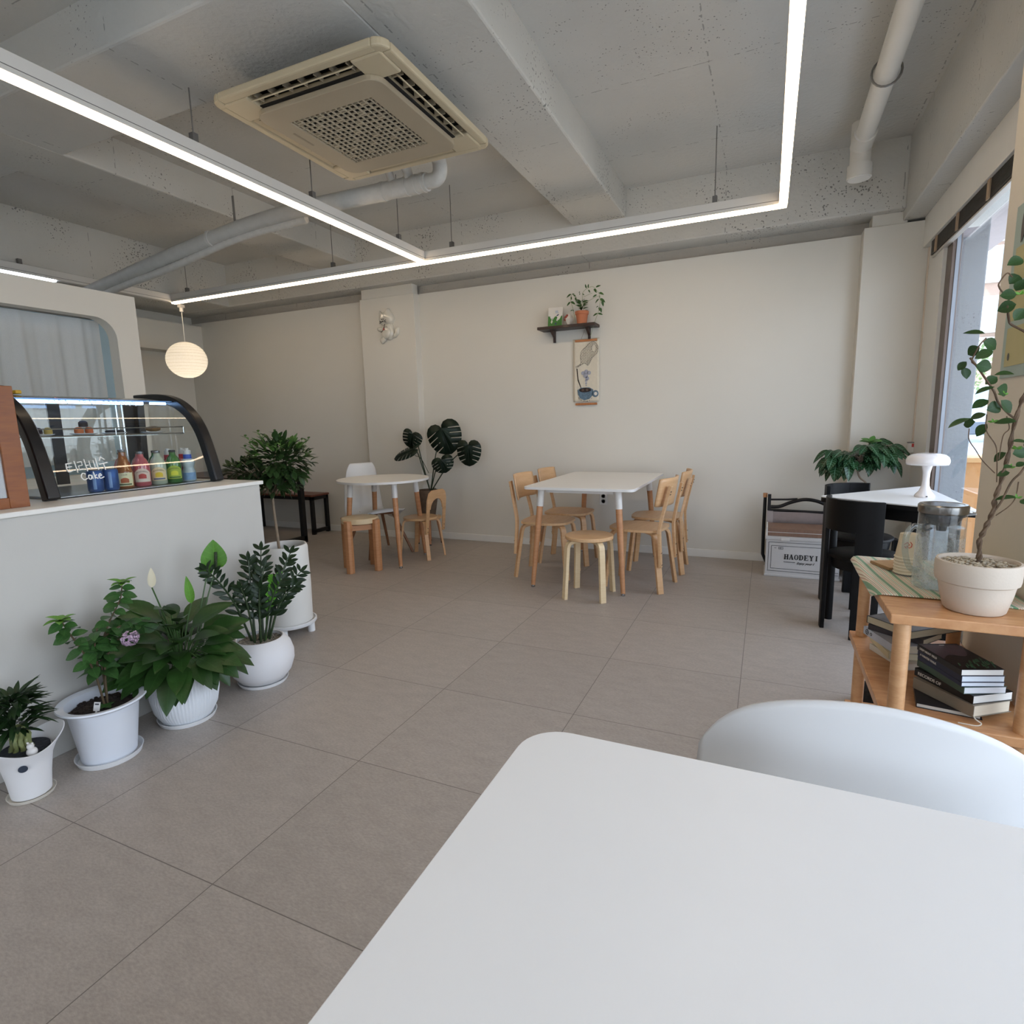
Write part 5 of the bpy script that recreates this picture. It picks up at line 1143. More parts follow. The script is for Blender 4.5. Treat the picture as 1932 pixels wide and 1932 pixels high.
def canv(u, v):
    z = .20+.27*v; b = math.exp(-((v-.48)/.07)**2)
    return V(-.245+.50*u, -.035-.022*math.sin(PI*min(1, v*2 % 1.0001))*1.0+.02*b+.004*math.sin(9*u), z)
G().sheet(canv, 24, 20).obj('fabric_seat', M_FAB, fc, smooth=180, solid=.004)
g = G()
for z0, z1 in ((.355, .47), (.20, .325)): g.bx(-.252, -.205, -.062, -.056, z0, z1)
g.obj('fabric_sleeve', mat('pale_taupe_canvas', '#a09796', .85), fc, smooth=0)
ca = thing('furniture_dolly', 'small black caster wheel at the floor behind the black chair next to the crate', 'caster', (.60, 4.74, 0))
G().tube([(-.012, 0, .03), (.012, 0, .03)], .03, 18).obj('wheel', M_RUB, ca); G().bx(-.018, .018, -.02, .02, .055, .075).bx(-.018, -.013, -.012, .012, .03, .07).bx(.013, .018, -.012, .012, .03, .07).obj('bracket', M_STB, ca, smooth=0)
# ================================================================ SHELF UNIT AT THE PIER
OAK = wood('rubberwood_board', '#b37a4b', '#d6a474', .42, (3, 14, 3), 1.4, .15); OAKP = wood('rubberwood_post', '#c59263', '#d8aa7c', .42, (5, 5, 20), 1.6, .15)
su = thing('shelf_unit', 'low open wooden shelf unit with round posts standing at the window pier', 'shelf unit', (.508, 2.12, 0))
for z in (.672, .372, .082):
    G().bx(-.178, .178, -.352, .36, z, z+.028).obj('shelf', OAK, su, smooth=0, bevel=.003)
for x in (-.142, .142):
    for y in (-.315, .315):
        G().tube([(x, y, 0), (x, y, .082)], .021, 20).tube([(x, y, .11), (x, y, .372)], .021, 20).tube([(x, y, .40), (x, y, .672)], .021, 20).obj('post', OAKP, su)
# ---------------------------------------------------------------- striped runner
def runner_mat():
    m = bpy.data.materials.new('green_striped_linen'); m.use_nodes = True; N = m.node_tree.nodes; L = m.node_tree.links; b = N['Principled BSDF']; b.inputs['Roughness'].default_value = .9; b.inputs['Sheen Weight'].default_value = .2
    t = N.new('ShaderNodeTexCoord'); s = N.new('ShaderNodeSeparateXYZ'); L.new(t.outputs['Object'], s.inputs[0])
    sk = N.new('ShaderNodeMath'); sk.operation = 'MULTIPLY_ADD'; L.new(s.outputs['Y'], sk.inputs[0]); sk.inputs[1].default_value = .10; L.new(s.outputs['X'], sk.inputs[2])
    d = N.new('ShaderNodeMath'); d.operation = 'DIVIDE'; L.new(sk.outputs[0], d.inputs[0]); d.inputs[1].default_value = .052
    f = N.new('ShaderNodeMath'); f.operation = 'FRACT'; L.new(d.outputs[0], f.inputs[0])
    r = N.new('ShaderNodeValToRGB'); r.color_ramp.interpolation = 'CONSTANT'; L.new(f.outputs[0], r.inputs[0]); e = r.color_ramp.elements
    cols = [(0, '#6d9570'), (.2, '#d9cdb2'), (.26, '#b98f78'), (.30, '#d9d0b8'), (.36, '#a88a72'), (.40, '#ddd5bf'), (.50, '#c7a58c'), (.55, '#d9d2bc'), (.62, '#9fb597'), (.68, '#ddd6c2'), (.76, '#b48c76'), (.80, '#d8ccb2'), (.9, '#8fae8d'), (.94, '#d9d0ba')]
    e[0].position = 0; e[0].color = (*lin(cols[0][1]), 1); e[1].position = cols[1][0]; e[1].color = (*lin(cols[1][1]), 1)
    for p, c in cols[2:]: q = e.new(p); q.color = (*lin(c), 1)
    n = N.new('ShaderNodeTexNoise'); n.inputs['Scale'].default_value = 400; L.new(t.outputs['Object'], n.inputs['Vector']); bp = N.new('ShaderNodeBump'); bp.inputs['Strength'].default_value = .2; bp.inputs['Distance'].default_value = .001; L.new(n.outputs['Fac'], bp.inputs['Height']); L.new(bp.outputs[0], b.inputs['Normal'])
    L.new(r.outputs[0], b.inputs['Base Color']); return m
rn = thing('table_runner', 'green and beige striped cloth spread over the top of the shelf unit', 'cloth', (.508, 2.2, .7))
def run(u, v):
    y0 = -.255+.035*math.exp(-((u-.0)/.05)**2)-.03*max(0, u-.55)/.45; y1 = .265
    x = -.205+.385*u; y = y0+(y1-y0)*v; z = .0035+.0015*math.sin(9*v+4*u)
    if x < -.172: z -= (-.172-x)*.55; x = -.172-.30*(-.172-x)-.011*min(1, (-.172-x)/.008)
    return V(x, y, z)
G().sheet(run, 60, 30).obj('cloth', runner_mat(), rn, smooth=180, solid=.003)
# ---------------------------------------------------------------- glass water jug
jg = thing('water_jug', 'glass water jug with steel lid and beads of condensation standing on the striped cloth', 'jug', (.497, 2.075, .7085))
JG = glass('jug_glass', (.95, .96, .955), 1.0, 0.02, 1.55, .10); JW = glass('misted_jug_glass', (.92, .94, .93), .9, .05, 1.45, .36)
G().lathe([(.060, .0), (.064, .006), (.0635, .04), (.062, .10), (.061, .16)], 48, cap=False).obj('misted_wall', JW, jg, smooth=80)
G().lathe([(.061, .16), (.0605, .20), (.060, .236)], 48, cap=False).obj('upper_wall', JG, jg, smooth=80)
G().lathe([(.05, .004), (.0575, .006), (.0575, .188), (.001, .189)], 40).obj('water', glass('still_water', (.95, .965, .965), .7, 0.0, 1.2), jg, smooth=40)
G().lathe([(.001, .0), (.06, .0), (.06, .004), (.001, .005)], 40).obj('glass_base', JG, jg, smooth=40)
STE = mat('polished_steel', '#9a9894', .22, 1.0, var=.04)
G().lathe([(.0625, .232), (.0635, .235), (.0635, .254), (.060, .258), (.052, .2585), (.050, .256), (.001, .256)], 48).obj('lid', STE, jg, smooth=40)
G().lathe([(.050, .2575), (.001, .2585)], 40).obj('lid_window', mat('grey_lid_insert', '#8d97a1', .12, .2), jg, smooth=40)
SM = mat('smoked_black_plastic', '#232529', .25, var=.05)
g = G().lathe([(.056, .222), (.057, .229), (.052, .230), (.048, .212), (.034, .196), (.014, .190), (.012, .176), (.001, .176)], 40); g.obj('strainer', SM, jg, smooth=40)
G().tube(spline([(-.030, -.012, .200), (-.05, -.02, .190), (-.040, -.016, .178), (-.026, -.012, .184)], 6), .0028, 8).obj('lid_clip', SM, jg)
hp = spline([(-.056, -.018, .185), (-.075, -.026, .19), (-.092, -.032, .165), (-.093, -.033, .11), (-.078, -.027, .062), (-.055, -.018, .05)], 7)
G().tube(hp, [.0085]*len(hp), 14).obj('handle', glass('handle_glass', (.80, .84, .83), 1.0, .03, 1.6, .10), jg)
G().prism([(.0, .225), (.022, .229), (.022, .234), (.0, .236)], .03, Matrix(((1, 0, 0, .058), (0, 0, 1, .0), (0, 1, 0, 0), (0, 0, 0, 1)))).obj('spout', JG, jg, smooth=0)
# ---------------------------------------------------------------- cups and napkins
KRAFT = mat('cream_paper_cup', '#d3c2a3', .7, var=.02); KRIM = mat('pale_rolled_rim', '#dccfb4', .6, var=.02)
for i in range(6):
    t = thing('paper_cup', ['upside-down cream paper cup with a red mark, the outermost one covering the stack', 'cream paper cup upside down in the stack, its rim second from the bottom', 'cream paper cup upside down in the stack, its rim third from the bottom', 'cream paper cup upside down in the stack, its rim fourth from the bottom', 'cream paper cup upside down in the stack, its rim fifth from the bottom', 'cream paper cup upside down in the stack, its rim lowest on the cloth'][[5, 1, 2, 3, 4, 0][i]], 'paper cup', (.451, 2.225, .7085+i*.0105), 0, 'paper cups nested upside down beside the jug')
    h = .082 if i == 5 else .079
    G().lathe([(.0385, .004), (.0285, h), (.026, h+.001), (.001, h-.004)], 28, cap=False).obj('cup_wall', KRAFT, t, smooth=40)
    G().tube([(.0385*math.cos(a), .0385*math.sin(a), .004) for a in [2*PI*k/28 for k in range(28)]], .0032, 6, closed=True).obj('rim', KRIM, t)
    if i == 5:
        g = G(); f0 = math.radians(-118)
        def cp_(a, z): r = .0385-.0100*(z-.004)/.078+.0008; return V(r*math.cos(f0+a), r*math.sin(f0+a), z)
        for st_ in ([(-.15, .050), (.1, .058), (.3, .050), (.05, .044), (.3, .040), (.5, .046)], [(.35, .060), (.5, .052), (.42, .042)], [(-.1, .044), (.05, .038)]): g.tube([cp_(a, z) for a, z in st_], .0014, 5)
        g.obj('red_mark', mat('orange_red_ink', '#c0563a', .6), t)
np_ = thing('napkin_stack', 'thin stack of brown paper napkins lying on the cloth behind the paper cups', 'napkins', (.435, 2.315, .7085), math.radians(24))
g = G()
for i in range(6): g.box((.0005*(i % 3), .0007*(i % 2), .0007+i*.0016), (.118, .105, .0012), Euler((0, 0, .02*(i % 3-1))))
g.obj('paper', mat('brown_kraft_napkin', '#b08e63', .9, var=.08, scale=20), np_, smooth=0)
# ---------------------------------------------------------------- books
def book(label, cx, cy, z, w, h, t, deg, cover, pages='#ddd6c6', art=None, spine=None, sw=None, hard=.0):
    """spine on local -X; w across, h along local Y"""
    o = thing('book', label, 'book', (cx, cy, z), math.radians(deg), 'books lying on the middle shelf of the shelf unit'); c = mat('cover_'+cover.strip('#'), cover, .35, var=.10, scale=14)
    e = .0012 if t > .012 else .0008
    G().bx(-w/2, w/2, -h/2, h/2, 0, e).bx(-w/2, w/2, -h/2, h/2, t-e, t).bx(-w/2, -w/2+e*1.5, -h/2, h/2, 0, t).obj('cover', c, o, smooth=0, bevel=.0005)
    G().bx(-w/2+e*1.5, w/2-.002-hard, -h/2+.0015+hard, h/2-.0015-hard, e, t-e).obj('pages', mat('pages_'+pages.strip('#'), pages, .8, var=.06, scale=2, stretch=(1, 1, 300)), o, smooth=0)
    if spine:
        Ms = Matrix(((0, 0, -1, -w/2-.0003), (-1, 0, 0, h/2-.012), (0, 1, 0, t*.28), (0, 0, 0, 1)))
        text_mesh('spine_lettering', spine, sw or t*.6, mat('ink_white', '#d9d7d0', .5) if cover not in ('#b9bcc4', '#d5cfc2') else mat('ink_dark', '#33343a', .5), o, Ms, bold=.0002)
    if art: art(o, w, h, t)
    return o
def art_hill(o, w, h, t):
    G().prism([(q.x, q.y) for q in spline([(-.055, -.02, 0), (-.02, .01, 0), (.02, .0, 0), (.05, .05, 0), (.05, .08, 0), (-.055, .08, 0)], 4)], .0006, Matrix.Translation((0, 0, t))).obj('printed_sky', mat('dusky_mauve_print', '#4c3c42', .3, var=.25, scale=30), o, smooth=0)
    g = G(); rng = random.Random(3)
    for i in range(34):
        x = rng.uniform(-.045, .052); y = rng.uniform(-.085, -.045+.02*(x/.05)); g.prism([(x, y), (x+.004, y+.001), (x+.010, y+.018), (x+.006, y+.017)], .0009, Matrix.Translation((0, 0, t)))
    g.obj('printed_leaves', mat('dark_green_print', '#3c6b4c', .3, var=.3, scale=60), o, smooth=0)
    G().bx(-.002, .012, .078, .081, t, t+.0006).obj('printed_title', mat('ink_white', '#d9d7d0', .5), o, smooth=0)
def art_grey(o, w, h, t):
    G().bx(-w/2+.006, w/2-.004, -h/2+.004, h/2-.004, t, t+.0005).obj('printed_photo', mat('grey_photo_print', '#7d8085', .3, var=.35, scale=18), o, smooth=0)
S = .400
BK = [('closed black notebook at the bottom of the stack nearest us', .510, 1.915, .150, .130, .013, -8, '#1b1c22', '#cfc8bc', None, None, None, .003),
      ('thick book with a brownish spine and a ribbon on the black notebook', .545, 1.930, .130, .185, .034, 36, '#8d8577', '#d8cdb8', None, None, None, .002),
      ('black paperback with large pale lettering on its spine', .548, 1.940, .128, .188, .024, 33, '#161618', '#e4e2dc', None, 'RECORDS OF', .013, 0),
      ('thin dark green book in the near stack with a pale end to its spine', .541, 1.937, .116, .186, .020, 23, '#3d564a', '#e0e2e6', None, None, None, 0),
      ('slim navy booklet second below the dusky cover', .538, 1.936, .115, .184, .012, 21, '#1a2546', '#dfe6ee', None, None, None, 0),
      ('navy paperback with faint spine lettering right below the dusky cover', .537, 1.936, .115, .184, .018, 21, '#17213f', '#dde6ee', None, 'A WINTER WALK', .009, 0),
      ('paperback with a dusky mauve and green cover, topmost of the near stack', .534, 1.935, .114, .184, .018, 21, '#141317', '#ece9e2', art_hill, 'DEEP NIGHT FIELD', .009, 0)]
z = S+.0005
for b in BK:
    book(b[0], b[1], b[2], z, b[3], b[4], b[5], b[6], b[7], b[8], b[9], b[10], b[11], b[12]); z += b[5]+.0006
G_r = [o for o in COL.objects if o.get('label', '').startswith('thick book')][0]
G().tube(spline([(-.062, -.086, .012), (-.065, -.099, .0), (-.055, -.108, -.010), (-.075, -.110, -.012), (-.105, -.085, -.012)], 6), .0016, 5).obj('ribbon', mat('ivory_ribbon', '#d0cabb', .6), G_r)
BK2 = [('white paperback at the bottom of the far stack', .462, 2.235, .118, .180, .022, 24, '#d5cfc2', '#d9d3c4', None, None, None, 0),
       ('cream book in the far stack just under the grey-spined one', .452, 2.255, .125, .175, .022, 10, '#cdbf98', '#d8cfb4', None, None, None, 0),
       ('book with a pale grey spine and round emblem in the far stack', .448, 2.262, .130, .190, .028, 20, '#b9bcc4', '#d5cbb4', None, None, None, 0),
       ('dark-covered book under the wide grey one in the far stack', .470, 2.285, .120, .180, .020, 52, '#3a3335', '#cfc2a6', None, None, None, 0),
       ('wide book with a grey photo cover, topmost of the far stack', .503, 2.315, .173, .232, .026, -50, '#2b2b2e', '#c4b698', art_grey, None, None, 0)]
z = S+.0005
for b in BK2:
    o = book(b[0], b[1], b[2], z, b[3], b[4], b[5], b[6], b[7], b[8], b[9], b[10], b[11], b[12]); 
    if 'emblem' in b[0]:
        g = G()
        for yy, rr_ in ((.07, .009), (.045, .005)): g.tube([(-.0654, yy+rr_*math.cos(a), .014+rr_*math.sin(a)) for a in [2*PI*k/16 for k in range(16)]], .0011, 5, closed=True)
        g.bar((-.0654, .07, .006), (-.0654, .07, .022), .001, .002, (1, 0, 0)).bar((-.0654, .062, .014), (-.0654, .078, .014), .001, .002, (1, 0, 0)); g.obj('emblem', mat('ink_dark', '#33343a', .5), o)
    z += b[5]+.0006
pch = thing('dark_pouch', 'dark fuzzy pouch lying on the floor behind the shelf unit', 'pouch', (.47, 2.70, 0))
G().lathe([(.02, .0), (.06, .004), (.075, .04), (.06, .085), (.02, .105), (.001, .107)], 24, fn=lambda r, z, a: (r*(1+.1*math.sin(3*a)), z)).obj('pouch_body', mat('charcoal_fleece', '#2b2a2c', .95, var=.3, scale=60, bump=.8, bscale=120), pch, smooth=80)
# ---------------------------------------------------------------- twisted-stem plant
TW = [((0.514, 1.914, 1.442), (0.470, 1.921, 1.450), 0.50), ((0.508, 1.926, 1.424), (0.546, 1.939, 1.403), 0.90), ((0.505, 1.922, 1.408), (0.482, 1.934, 1.391), 0.90), ((0.523, 1.872, 1.392), (0.487, 1.871, 1.379), 0.70), ((0.482, 1.936, 1.373), (0.466, 1.941, 1.352), 0.60), ((0.479, 1.933, 1.359), (0.487, 1.921, 1.330), 0.60), ((0.494, 1.903, 1.360), (0.525, 1.895, 1.352), 1.00), ((0.542, 1.908, 1.328), (0.519, 1.910, 1.311), 0.80), ((0.535, 1.871, 1.302), (0.495, 1.862, 1.290), 0.40), ((0.541, 1.890, 1.298), (0.573, 1.902, 1.287), 0.95), ((0.586, 1.924, 1.334), (0.547, 1.913, 1.340), 0.45), ((0.534, 1.926, 1.269), (0.498, 1.915, 1.250), 0.60), ((0.560, 1.913, 1.254), (0.528, 1.902, 1.243), 0.95), ((0.544, 1.870, 1.267), (0.572, 1.881, 1.235), 0.70), ((0.490, 1.885, 1.222), (0.441, 1.876, 1.206), 0.40), ((0.540, 1.939, 1.233), (0.510, 1.950, 1.220), 0.50), ((0.503, 1.890, 1.213), (0.480, 1.904, 1.204), 0.85), ((0.534, 1.908, 1.206), (0.513, 1.913, 1.177), 0.60), ((0.585, 1.884, 1.212), (0.545, 1.898, 1.211), 0.55), ((0.588, 1.918, 1.129), (0.566, 1.932, 1.108), 0.50), ((0.604, 1.933, 1.125), (0.636, 1.927, 1.132), 0.90), ((0.614, 1.895, 1.013), (0.567, 1.885, 1.011), 0.35), ((0.612, 1.880, 1.008), (0.629, 1.867, 1.000), 0.80), ((0.587, 1.891, 1.160), (0.623, 1.894, 1.157), 0.40), ((0.565, 1.870, 1.093), (0.585, 1.876, 1.099), 0.50), ((0.589, 1.894, 1.079), (0.565, 1.888, 1.071), 0.60), ((0.614, 1.927, 1.091), (0.632, 1.927, 1.103), 0.60), ((0.610, 1.892, 1.150), (0.628, 1.892, 1.158), 0.80), ((0.577, 1.919, 1.620), (0.545, 1.906, 1.611), 0.80), ((0.579, 1.938, 1.586), (0.557, 1.924, 1.565), 0.90), ((0.582, 1.922, 1.570), (0.572, 1.933, 1.545), 0.90), ((0.554, 1.871, 1.525), (0.523, 1.880, 1.526), 0.85), ((0.561, 1.896, 1.505), (0.527, 1.898, 1.495), 0.90), ((0.573, 1.871, 1.491), (0.556, 1.857, 1.466), 0.80), ((0.581, 1.883, 1.524), (0.575, 1.896, 1.525), 0.90), ((0.574, 1.884, 1.600), (0.586, 1.891, 1.612), 0.90), ((0.589, 1.935, 1.625), (0.619, 1.948, 1.609), 0.90), ((0.586, 1.894, 1.551), (0.605, 1.890, 1.558), 0.90), ((0.594, 1.907, 1.489), (0.617, 1.915, 1.476), 0.90)]
LEAFD = leafmat('dark_green_leaf', '#2d4722', amt=.3, nv=6); LEAFM = leafmat('mid_green_leaf', '#3d6a2e')
LEAFB = leafmat('bright_green_leaf', '#5a8a30', amt=.25); BARK = mat('grey_brown_bark', '#5d4a38', .85, var=.3, scale=40, bump=.5, bscale=60)
SOIL = mat('dark_soil', '#2a211c', .95, var=.4, scale=60, bump=1.0, bscale=80)
tw_ = thing('twisted_stem_plant', 'leafy plant with thin twisted stems in a cream terracotta pot on the shelf unit', 'potted plant', (.541, 1.885, .7015))
PO = V(.541, 1.885, .7015)
CREAM = mat('cream_terracotta', '#cdbfae', .75, var=.03, bump=.12, bscale=150)
G().lathe([(.066, 0), (.070, .004), (.080, .045), (.086, .078), (.0925, .082), (.0945, .092), (.0955, .130), (.093, .138), (.088, .139), (.085, .132), (.084, .122), (.001, .120)], 56).obj('pot', CREAM, tw_, smooth=40)
g = G(); rng = random.Random(8)
for i in range(420):
    r_ = .082*math.sqrt(rng.random()); a = rng.uniform(0, 2*PI); s_ = rng.uniform(.0028, .0052)
    g.ball((r_*math.cos(a), r_*math.sin(a), .123+rng.uniform(0, .008)), s_, 6, 4, (rng.uniform(.8, 1.5), rng.uniform(.8, 1.4), rng.uniform(.5, .8)))
g.obj('pebble_mulch', mat('pale_pebbles', '#b3a68f', .7, var=.35, scale=70), tw_, smooth=40)
def rel(p, j=0): return V(*p)-PO
trunk = [(0.544, 1.900, 0.826), (0.546, 1.900, 0.852), (0.543, 1.900, 0.891), (0.550, 1.900, 0.917), (0.557, 1.900, 0.943), (0.566, 1.900, 0.977), (0.566, 1.900, 1.006), (0.573, 1.900, 1.043), (0.580, 1.900, 1.093), (0.585, 1.900, 1.137), (0.588, 1.900, 1.193), (0.597, 1.900, 1.256), (0.606, 1.900, 1.291)]
TP = spline([rel(p) for p in trunk], 6)
g = G(); n = len(TP)
for ph in (0, PI):
    g.tube([p+V(.0032*math.cos(i*.55+ph), .0032*math.sin(i*.55+ph), 0) for i, p in enumerate(TP)], [.0042*(1-.5*i/n)+.0006*math.sin(i*1.7) for i in range(n)], 8)
g.tube(TP+[rel((.62, 1.9, 1.33)), rel((.632, 1.9, 1.39)), rel((.603, 1.9, 1.416))], .0032, 7)
rngb = random.Random(12)
for bpts, r_ in [([(0.591, 1.900, 1.217), (0.574, 1.900, 1.234), (0.552, 1.900, 1.262), (0.537, 1.900, 1.290), (0.516, 1.900, 1.323), (0.497, 1.900, 1.357), (0.480, 1.900, 1.380)], .0028), ([(0.493, 1.900, 1.362), (0.487, 1.900, 1.374), (0.499, 1.900, 1.410), (0.512, 1.900, 1.429)], .0018), ([(0.565, 1.900, 0.968), (0.578, 1.900, 1.002), (0.596, 1.900, 1.052), (0.610, 1.900, 1.077), (0.624, 1.900, 1.093)], .0026), ([(0.560, 1.900, 1.076), (0.533, 1.900, 1.109), (0.511, 1.900, 1.138), (0.498, 1.900, 1.166), (0.494, 1.900, 1.195)], .0014), ([(0.566, 1.900, 1.052), (0.564, 1.900, 1.109), (0.552, 1.900, 1.150), (0.529, 1.900, 1.190), (0.532, 1.900, 1.231)], .0014), ([(0.572, 1.900, 0.962), (0.595, 1.900, 0.990), (0.613, 1.900, 1.012), (0.615, 1.900, 1.053)], .0015), ([(0.565, 1.900, 1.113), (0.568, 1.900, 1.174), (0.577, 1.900, 1.194), (0.570, 1.900, 1.226)], .0013), ([(0.603, 1.900, 1.416), (0.588, 1.900, 1.435), (0.562, 1.900, 1.458), (0.551, 1.900, 1.469), (0.546, 1.900, 1.508), (0.555, 1.900, 1.530)], .0028), ([(0.536, 1.900, 1.538), (0.527, 1.900, 1.551), (0.527, 1.900, 1.564), (0.540, 1.900, 1.585), (0.551, 1.900, 1.574)], .0018)]:
    q = [rel(p)+V(0, rngb.uniform(-.012, .012)*(k > 0), 0) for k, p in enumerate(bpts)]
    g.tube(spline(q, 6), r_, 6)
g.obj('stem', BARK, tw_)
g = G(); rng = random.Random(6)
for b, t, w in TW:
    b, t = rel(b), rel(t); d = t-b; L = d.length; wid = min(.034, max(.014, L*1.0))*(.45+.6*w); j = V(0, rng.uniform(-.012, .012), 0)
    g.leaf(b+j, d+V(0, rng.uniform(-.01, .01), 0), V(rng.uniform(-.2, .2), -1*w, (1-w)*1.2+.15), L*1.05, wid, rng.uniform(.0, .2), .16, 6, .48)
g.obj('foliage', LEAFD, tw_, smooth=80)
g = G()
for b in ((.60, 1.9, 1.14), (.56, 1.9, 1.28), (.545, 1.9, 1.21), (.612, 1.9, 1.01), (.59, 1.9, 1.09), (.57, 1.9, 1.53)):
    for k in range(4): a = k*1.6+b[0]*90; g.leaf(rel(b), V(math.cos(a), .4*math.sin(a*1.3), .5+.4*math.sin(a)), V(0, -1, .4), .013, .006, .1, .2, 3)
g.obj('young_leaves', LEAFB, tw_, smooth=80)
# ================================================================ PLANTS
def pot(t, prof, m, n=40, fn=None, name='pot'): return G().lathe(prof, n, fn=fn).obj(name, m, t, smooth=40)
def saucer(t, r, m, z=0, h=.016): return G().lathe([(r*.9, z), (r*.93, z+.001), (r, z+h), (r*.97, z+h), (r*.9, z+.006), (.001, z+.005)], 40).obj('saucer', m, t, smooth=40)
WPOT = mat('white_ceramic_pot', '#e6e5e5', .45, var=.015); WPLA = mat('white_plastic_pot', '#dfe3ea', .4, var=.01); WSAU = mat('white_plastic_saucer', '#e6e6e6', .4, var=.01)
# --- lucky bamboo in a wavy pot
t = thing('lucky_bamboo', 'dense dark plant with ringed stems in a small wavy-rimmed white pot', 'potted plant', (-2.285, .945, 0), math.radians(20))
saucer(t, .069, mat('cream_saucer', '#d6cfc2', .5, var=.03), 0, .013)
def wavy(r, z, a):
    k = max(0, z-.06)/.14; w = math.sin(2*a-.6)
    return (r*(1+.10*k*w), z+.022*k*w)
pot(t, [(.052, .007), (.056, .010), (.062, .07), (.070, .13), (.084, .165), (.104, .196), (.106, .200), (.103, .201), (.088, .178), (.070, .150), (.001, .148)], WPOT, 56, wavy)
G().lathe([(.001, .172), (.05, .172), (.070, .173), (.070, .160)], 40).obj('gravel', mat('blue_black_gravel', '#2d313a', .8, var=.4, scale=90, bump=1, bscale=90), t, smooth=0)
g = G(); rng = random.Random(1)
for i in range(9):
    a = 2*PI*i/9; x, y = -.012+.028*math.cos(a), .028*math.sin(a)
    pts = [V(x*(1-.06*k)+.003*math.sin(k*1.3+a), y*(1-.06*k)+.003*math.cos(k*1.3+a), .165+.011*k) for k in range(9)]
    g.tube(pts, [.0066+.0016*(k % 2) for k in range(9)], 8)
g.obj('stem', mat('bamboo_stem', '#7e8450', .5, var=.3, scale=60), t)
g = G(); rng = random.Random(21)
for i in range(210):
    a = rng.uniform(0, 2*PI); h = rng.uniform(0, 1); r_ = .03+.045*math.sin(PI*min(1, h*1.1)**.8)*rng.uniform(.4, 1)
    b = V(-.012+r_*math.cos(a)*.6, r_*math.sin(a)*.6, .235+.13*h)
    g.leaf(b, V(math.cos(a), math.sin(a), rng.uniform(-.3, 1.0)), V(-math.cos(a)*.4, -math.sin(a)*.4, 1), rng.uniform(.05, .085), rng.uniform(.014, .02), rng.uniform(.05, .5), .2, 5, .4)
g.clampx(-.150).obj('foliage', leafmat('dark_bamboo_leaf', '#20361a', amt=.15), t, smooth=80)
G().ball((.058, -.03, .180), .016, 12, 8).ball((.055, -.03, .199), .011, 12, 8).ball((.047, -.03, .210), .004, 6, 4).ball((.063, -.03, .210), .004, 6, 4).obj('tiny_figurine', mat('white_glazed_figurine', '#dcd8d4', .2, var=.01), t)
o = G().lathe([(.013, 0), (.013, .0015), (.001, .002)], 18).obj('round_sticker', mat('dark_blue_sticker', '#333d4c', .4), t, smooth=30); o.location = (.048, -.061, .135); o.rotation_euler = V(.62, -.75, -.18).to_track_quat('Z', 'Y').to_euler()
# --- lilac
t = thing('lilac_plant', 'thin leafy plant with one mauve flower head in a white plastic pot on a saucer', 'potted plant', (-2.275, 1.20, 0))
saucer(t, .112, WSAU, 0, .022)
pot(t, [(.086, .008), (.09, .011), (.116, .215), (.119, .222), (.140, .226), (.146, .232), (.144, .238), (.130, .238), (.118, .232), (.110, .19), (.001, .188)], WPLA, 48)
g = G().lathe([(.001, .205), (.05, .206), (.105, .202), (.112, .19)], 30); rng = random.Random(5)
for i in range(150):
    r_ = .104*math.sqrt(rng.random()); a = rng.uniform(0, 2*PI); g.ball((r_*math.cos(a), r_*math.sin(a), .205), rng.uniform(.004, .009), 6, 4, (1.3, 1, .7))
g.obj('soil', SOIL, t, smooth=30)
stems = [[(0.01, 0.01, .20), (.0, .015, .33), (-.005, .02, .42), (.01, .055, .52), (.02, .10, .60), (.02, .115, .66)], [(.01, 0, .20), (.005, -.015, .34), (-.005, -.04, .44), (-.01, -.075, .53), (-.01, -.09, .575)], [(.01, .01, .22), (.01, .02, .36), (.02, .05, .43), (.03, .085, .46)], [(0, 0, .36), (.01, -.005, .45), (.015, .01, .52)], [(0, .02, .46), (.01, .075, .49), (.02, .14, .49), (.02, .17, .44)]]
g = G(); SP = [spline(s_, 8) for s_ in stems]
for p in SP: g.tube(p, [.0042-.0022*i/len(p) for i in range(len(p))], 7)
g.obj('stem', mat('woody_green_stem', '#54452f', .8, var=.2), t)
def pairs(g, path, i0, step, L0, L1, W, rng, up=.25, curl=.25):
    for i in range(i0, len(path)-1, step):
        d = (path[i+1]-path[i]).normalized(); a0_ = rng.uniform(0, PI); f = i/len(path)
        for k in range(2):
            a = a0_+PI*k; n = Vector((math.cos(a), math.sin(a), up)); n = (n-d*n.dot(d)*.7).normalized()
            L = (L0+(L1-L0)*f)*rng.uniform(.8, 1.15); g.leaf(path[i], n+V(0, 0, -.15), d*.4+V(.55+rng.uniform(-.4, .4), -.4+rng.uniform(-.4, .4), .5), L, L*W, curl*rng.uniform(.4, 1.4), .12, 6, .45)
rng = random.Random(7); g = G()
for k, p in enumerate(SP): pairs(g, p, 10 if k < 3 else 6, 2, .072, .052, .66, rng)
for k in range(5): a = k*1.3; g.leaf(SP[0][9], V(math.cos(a), math.sin(a), .1), V(0, 0, 1), .085, .056, .35, .12, 6, .42)
for k in range(4): a = k*1.6; g.leaf((.03, -.01, .21), V(math.cos(a), math.sin(a), .35), V(0, 0, 1), .035, .024, .2, .12, 5, .42)
g.clampx(-.170).obj('foliage', leafmat('lilac_leaf', '#35582a', nv=5), t, smooth=80)
rng = random.Random(3); g = G()
for e_ in (SP[0][-1], SP[1][-1]):
    for k in range(7): a = k*.95; g.leaf(e_, V(math.cos(a), math.sin(a), .45+.3*math.sin(k*2)), V(0, 0, 1), rng.uniform(.04, .06), .032, .3, .14, 6, .42)
g.obj('young_leaves', LEAFB, t, smooth=80)
g = G(); rng = random.Random(13)
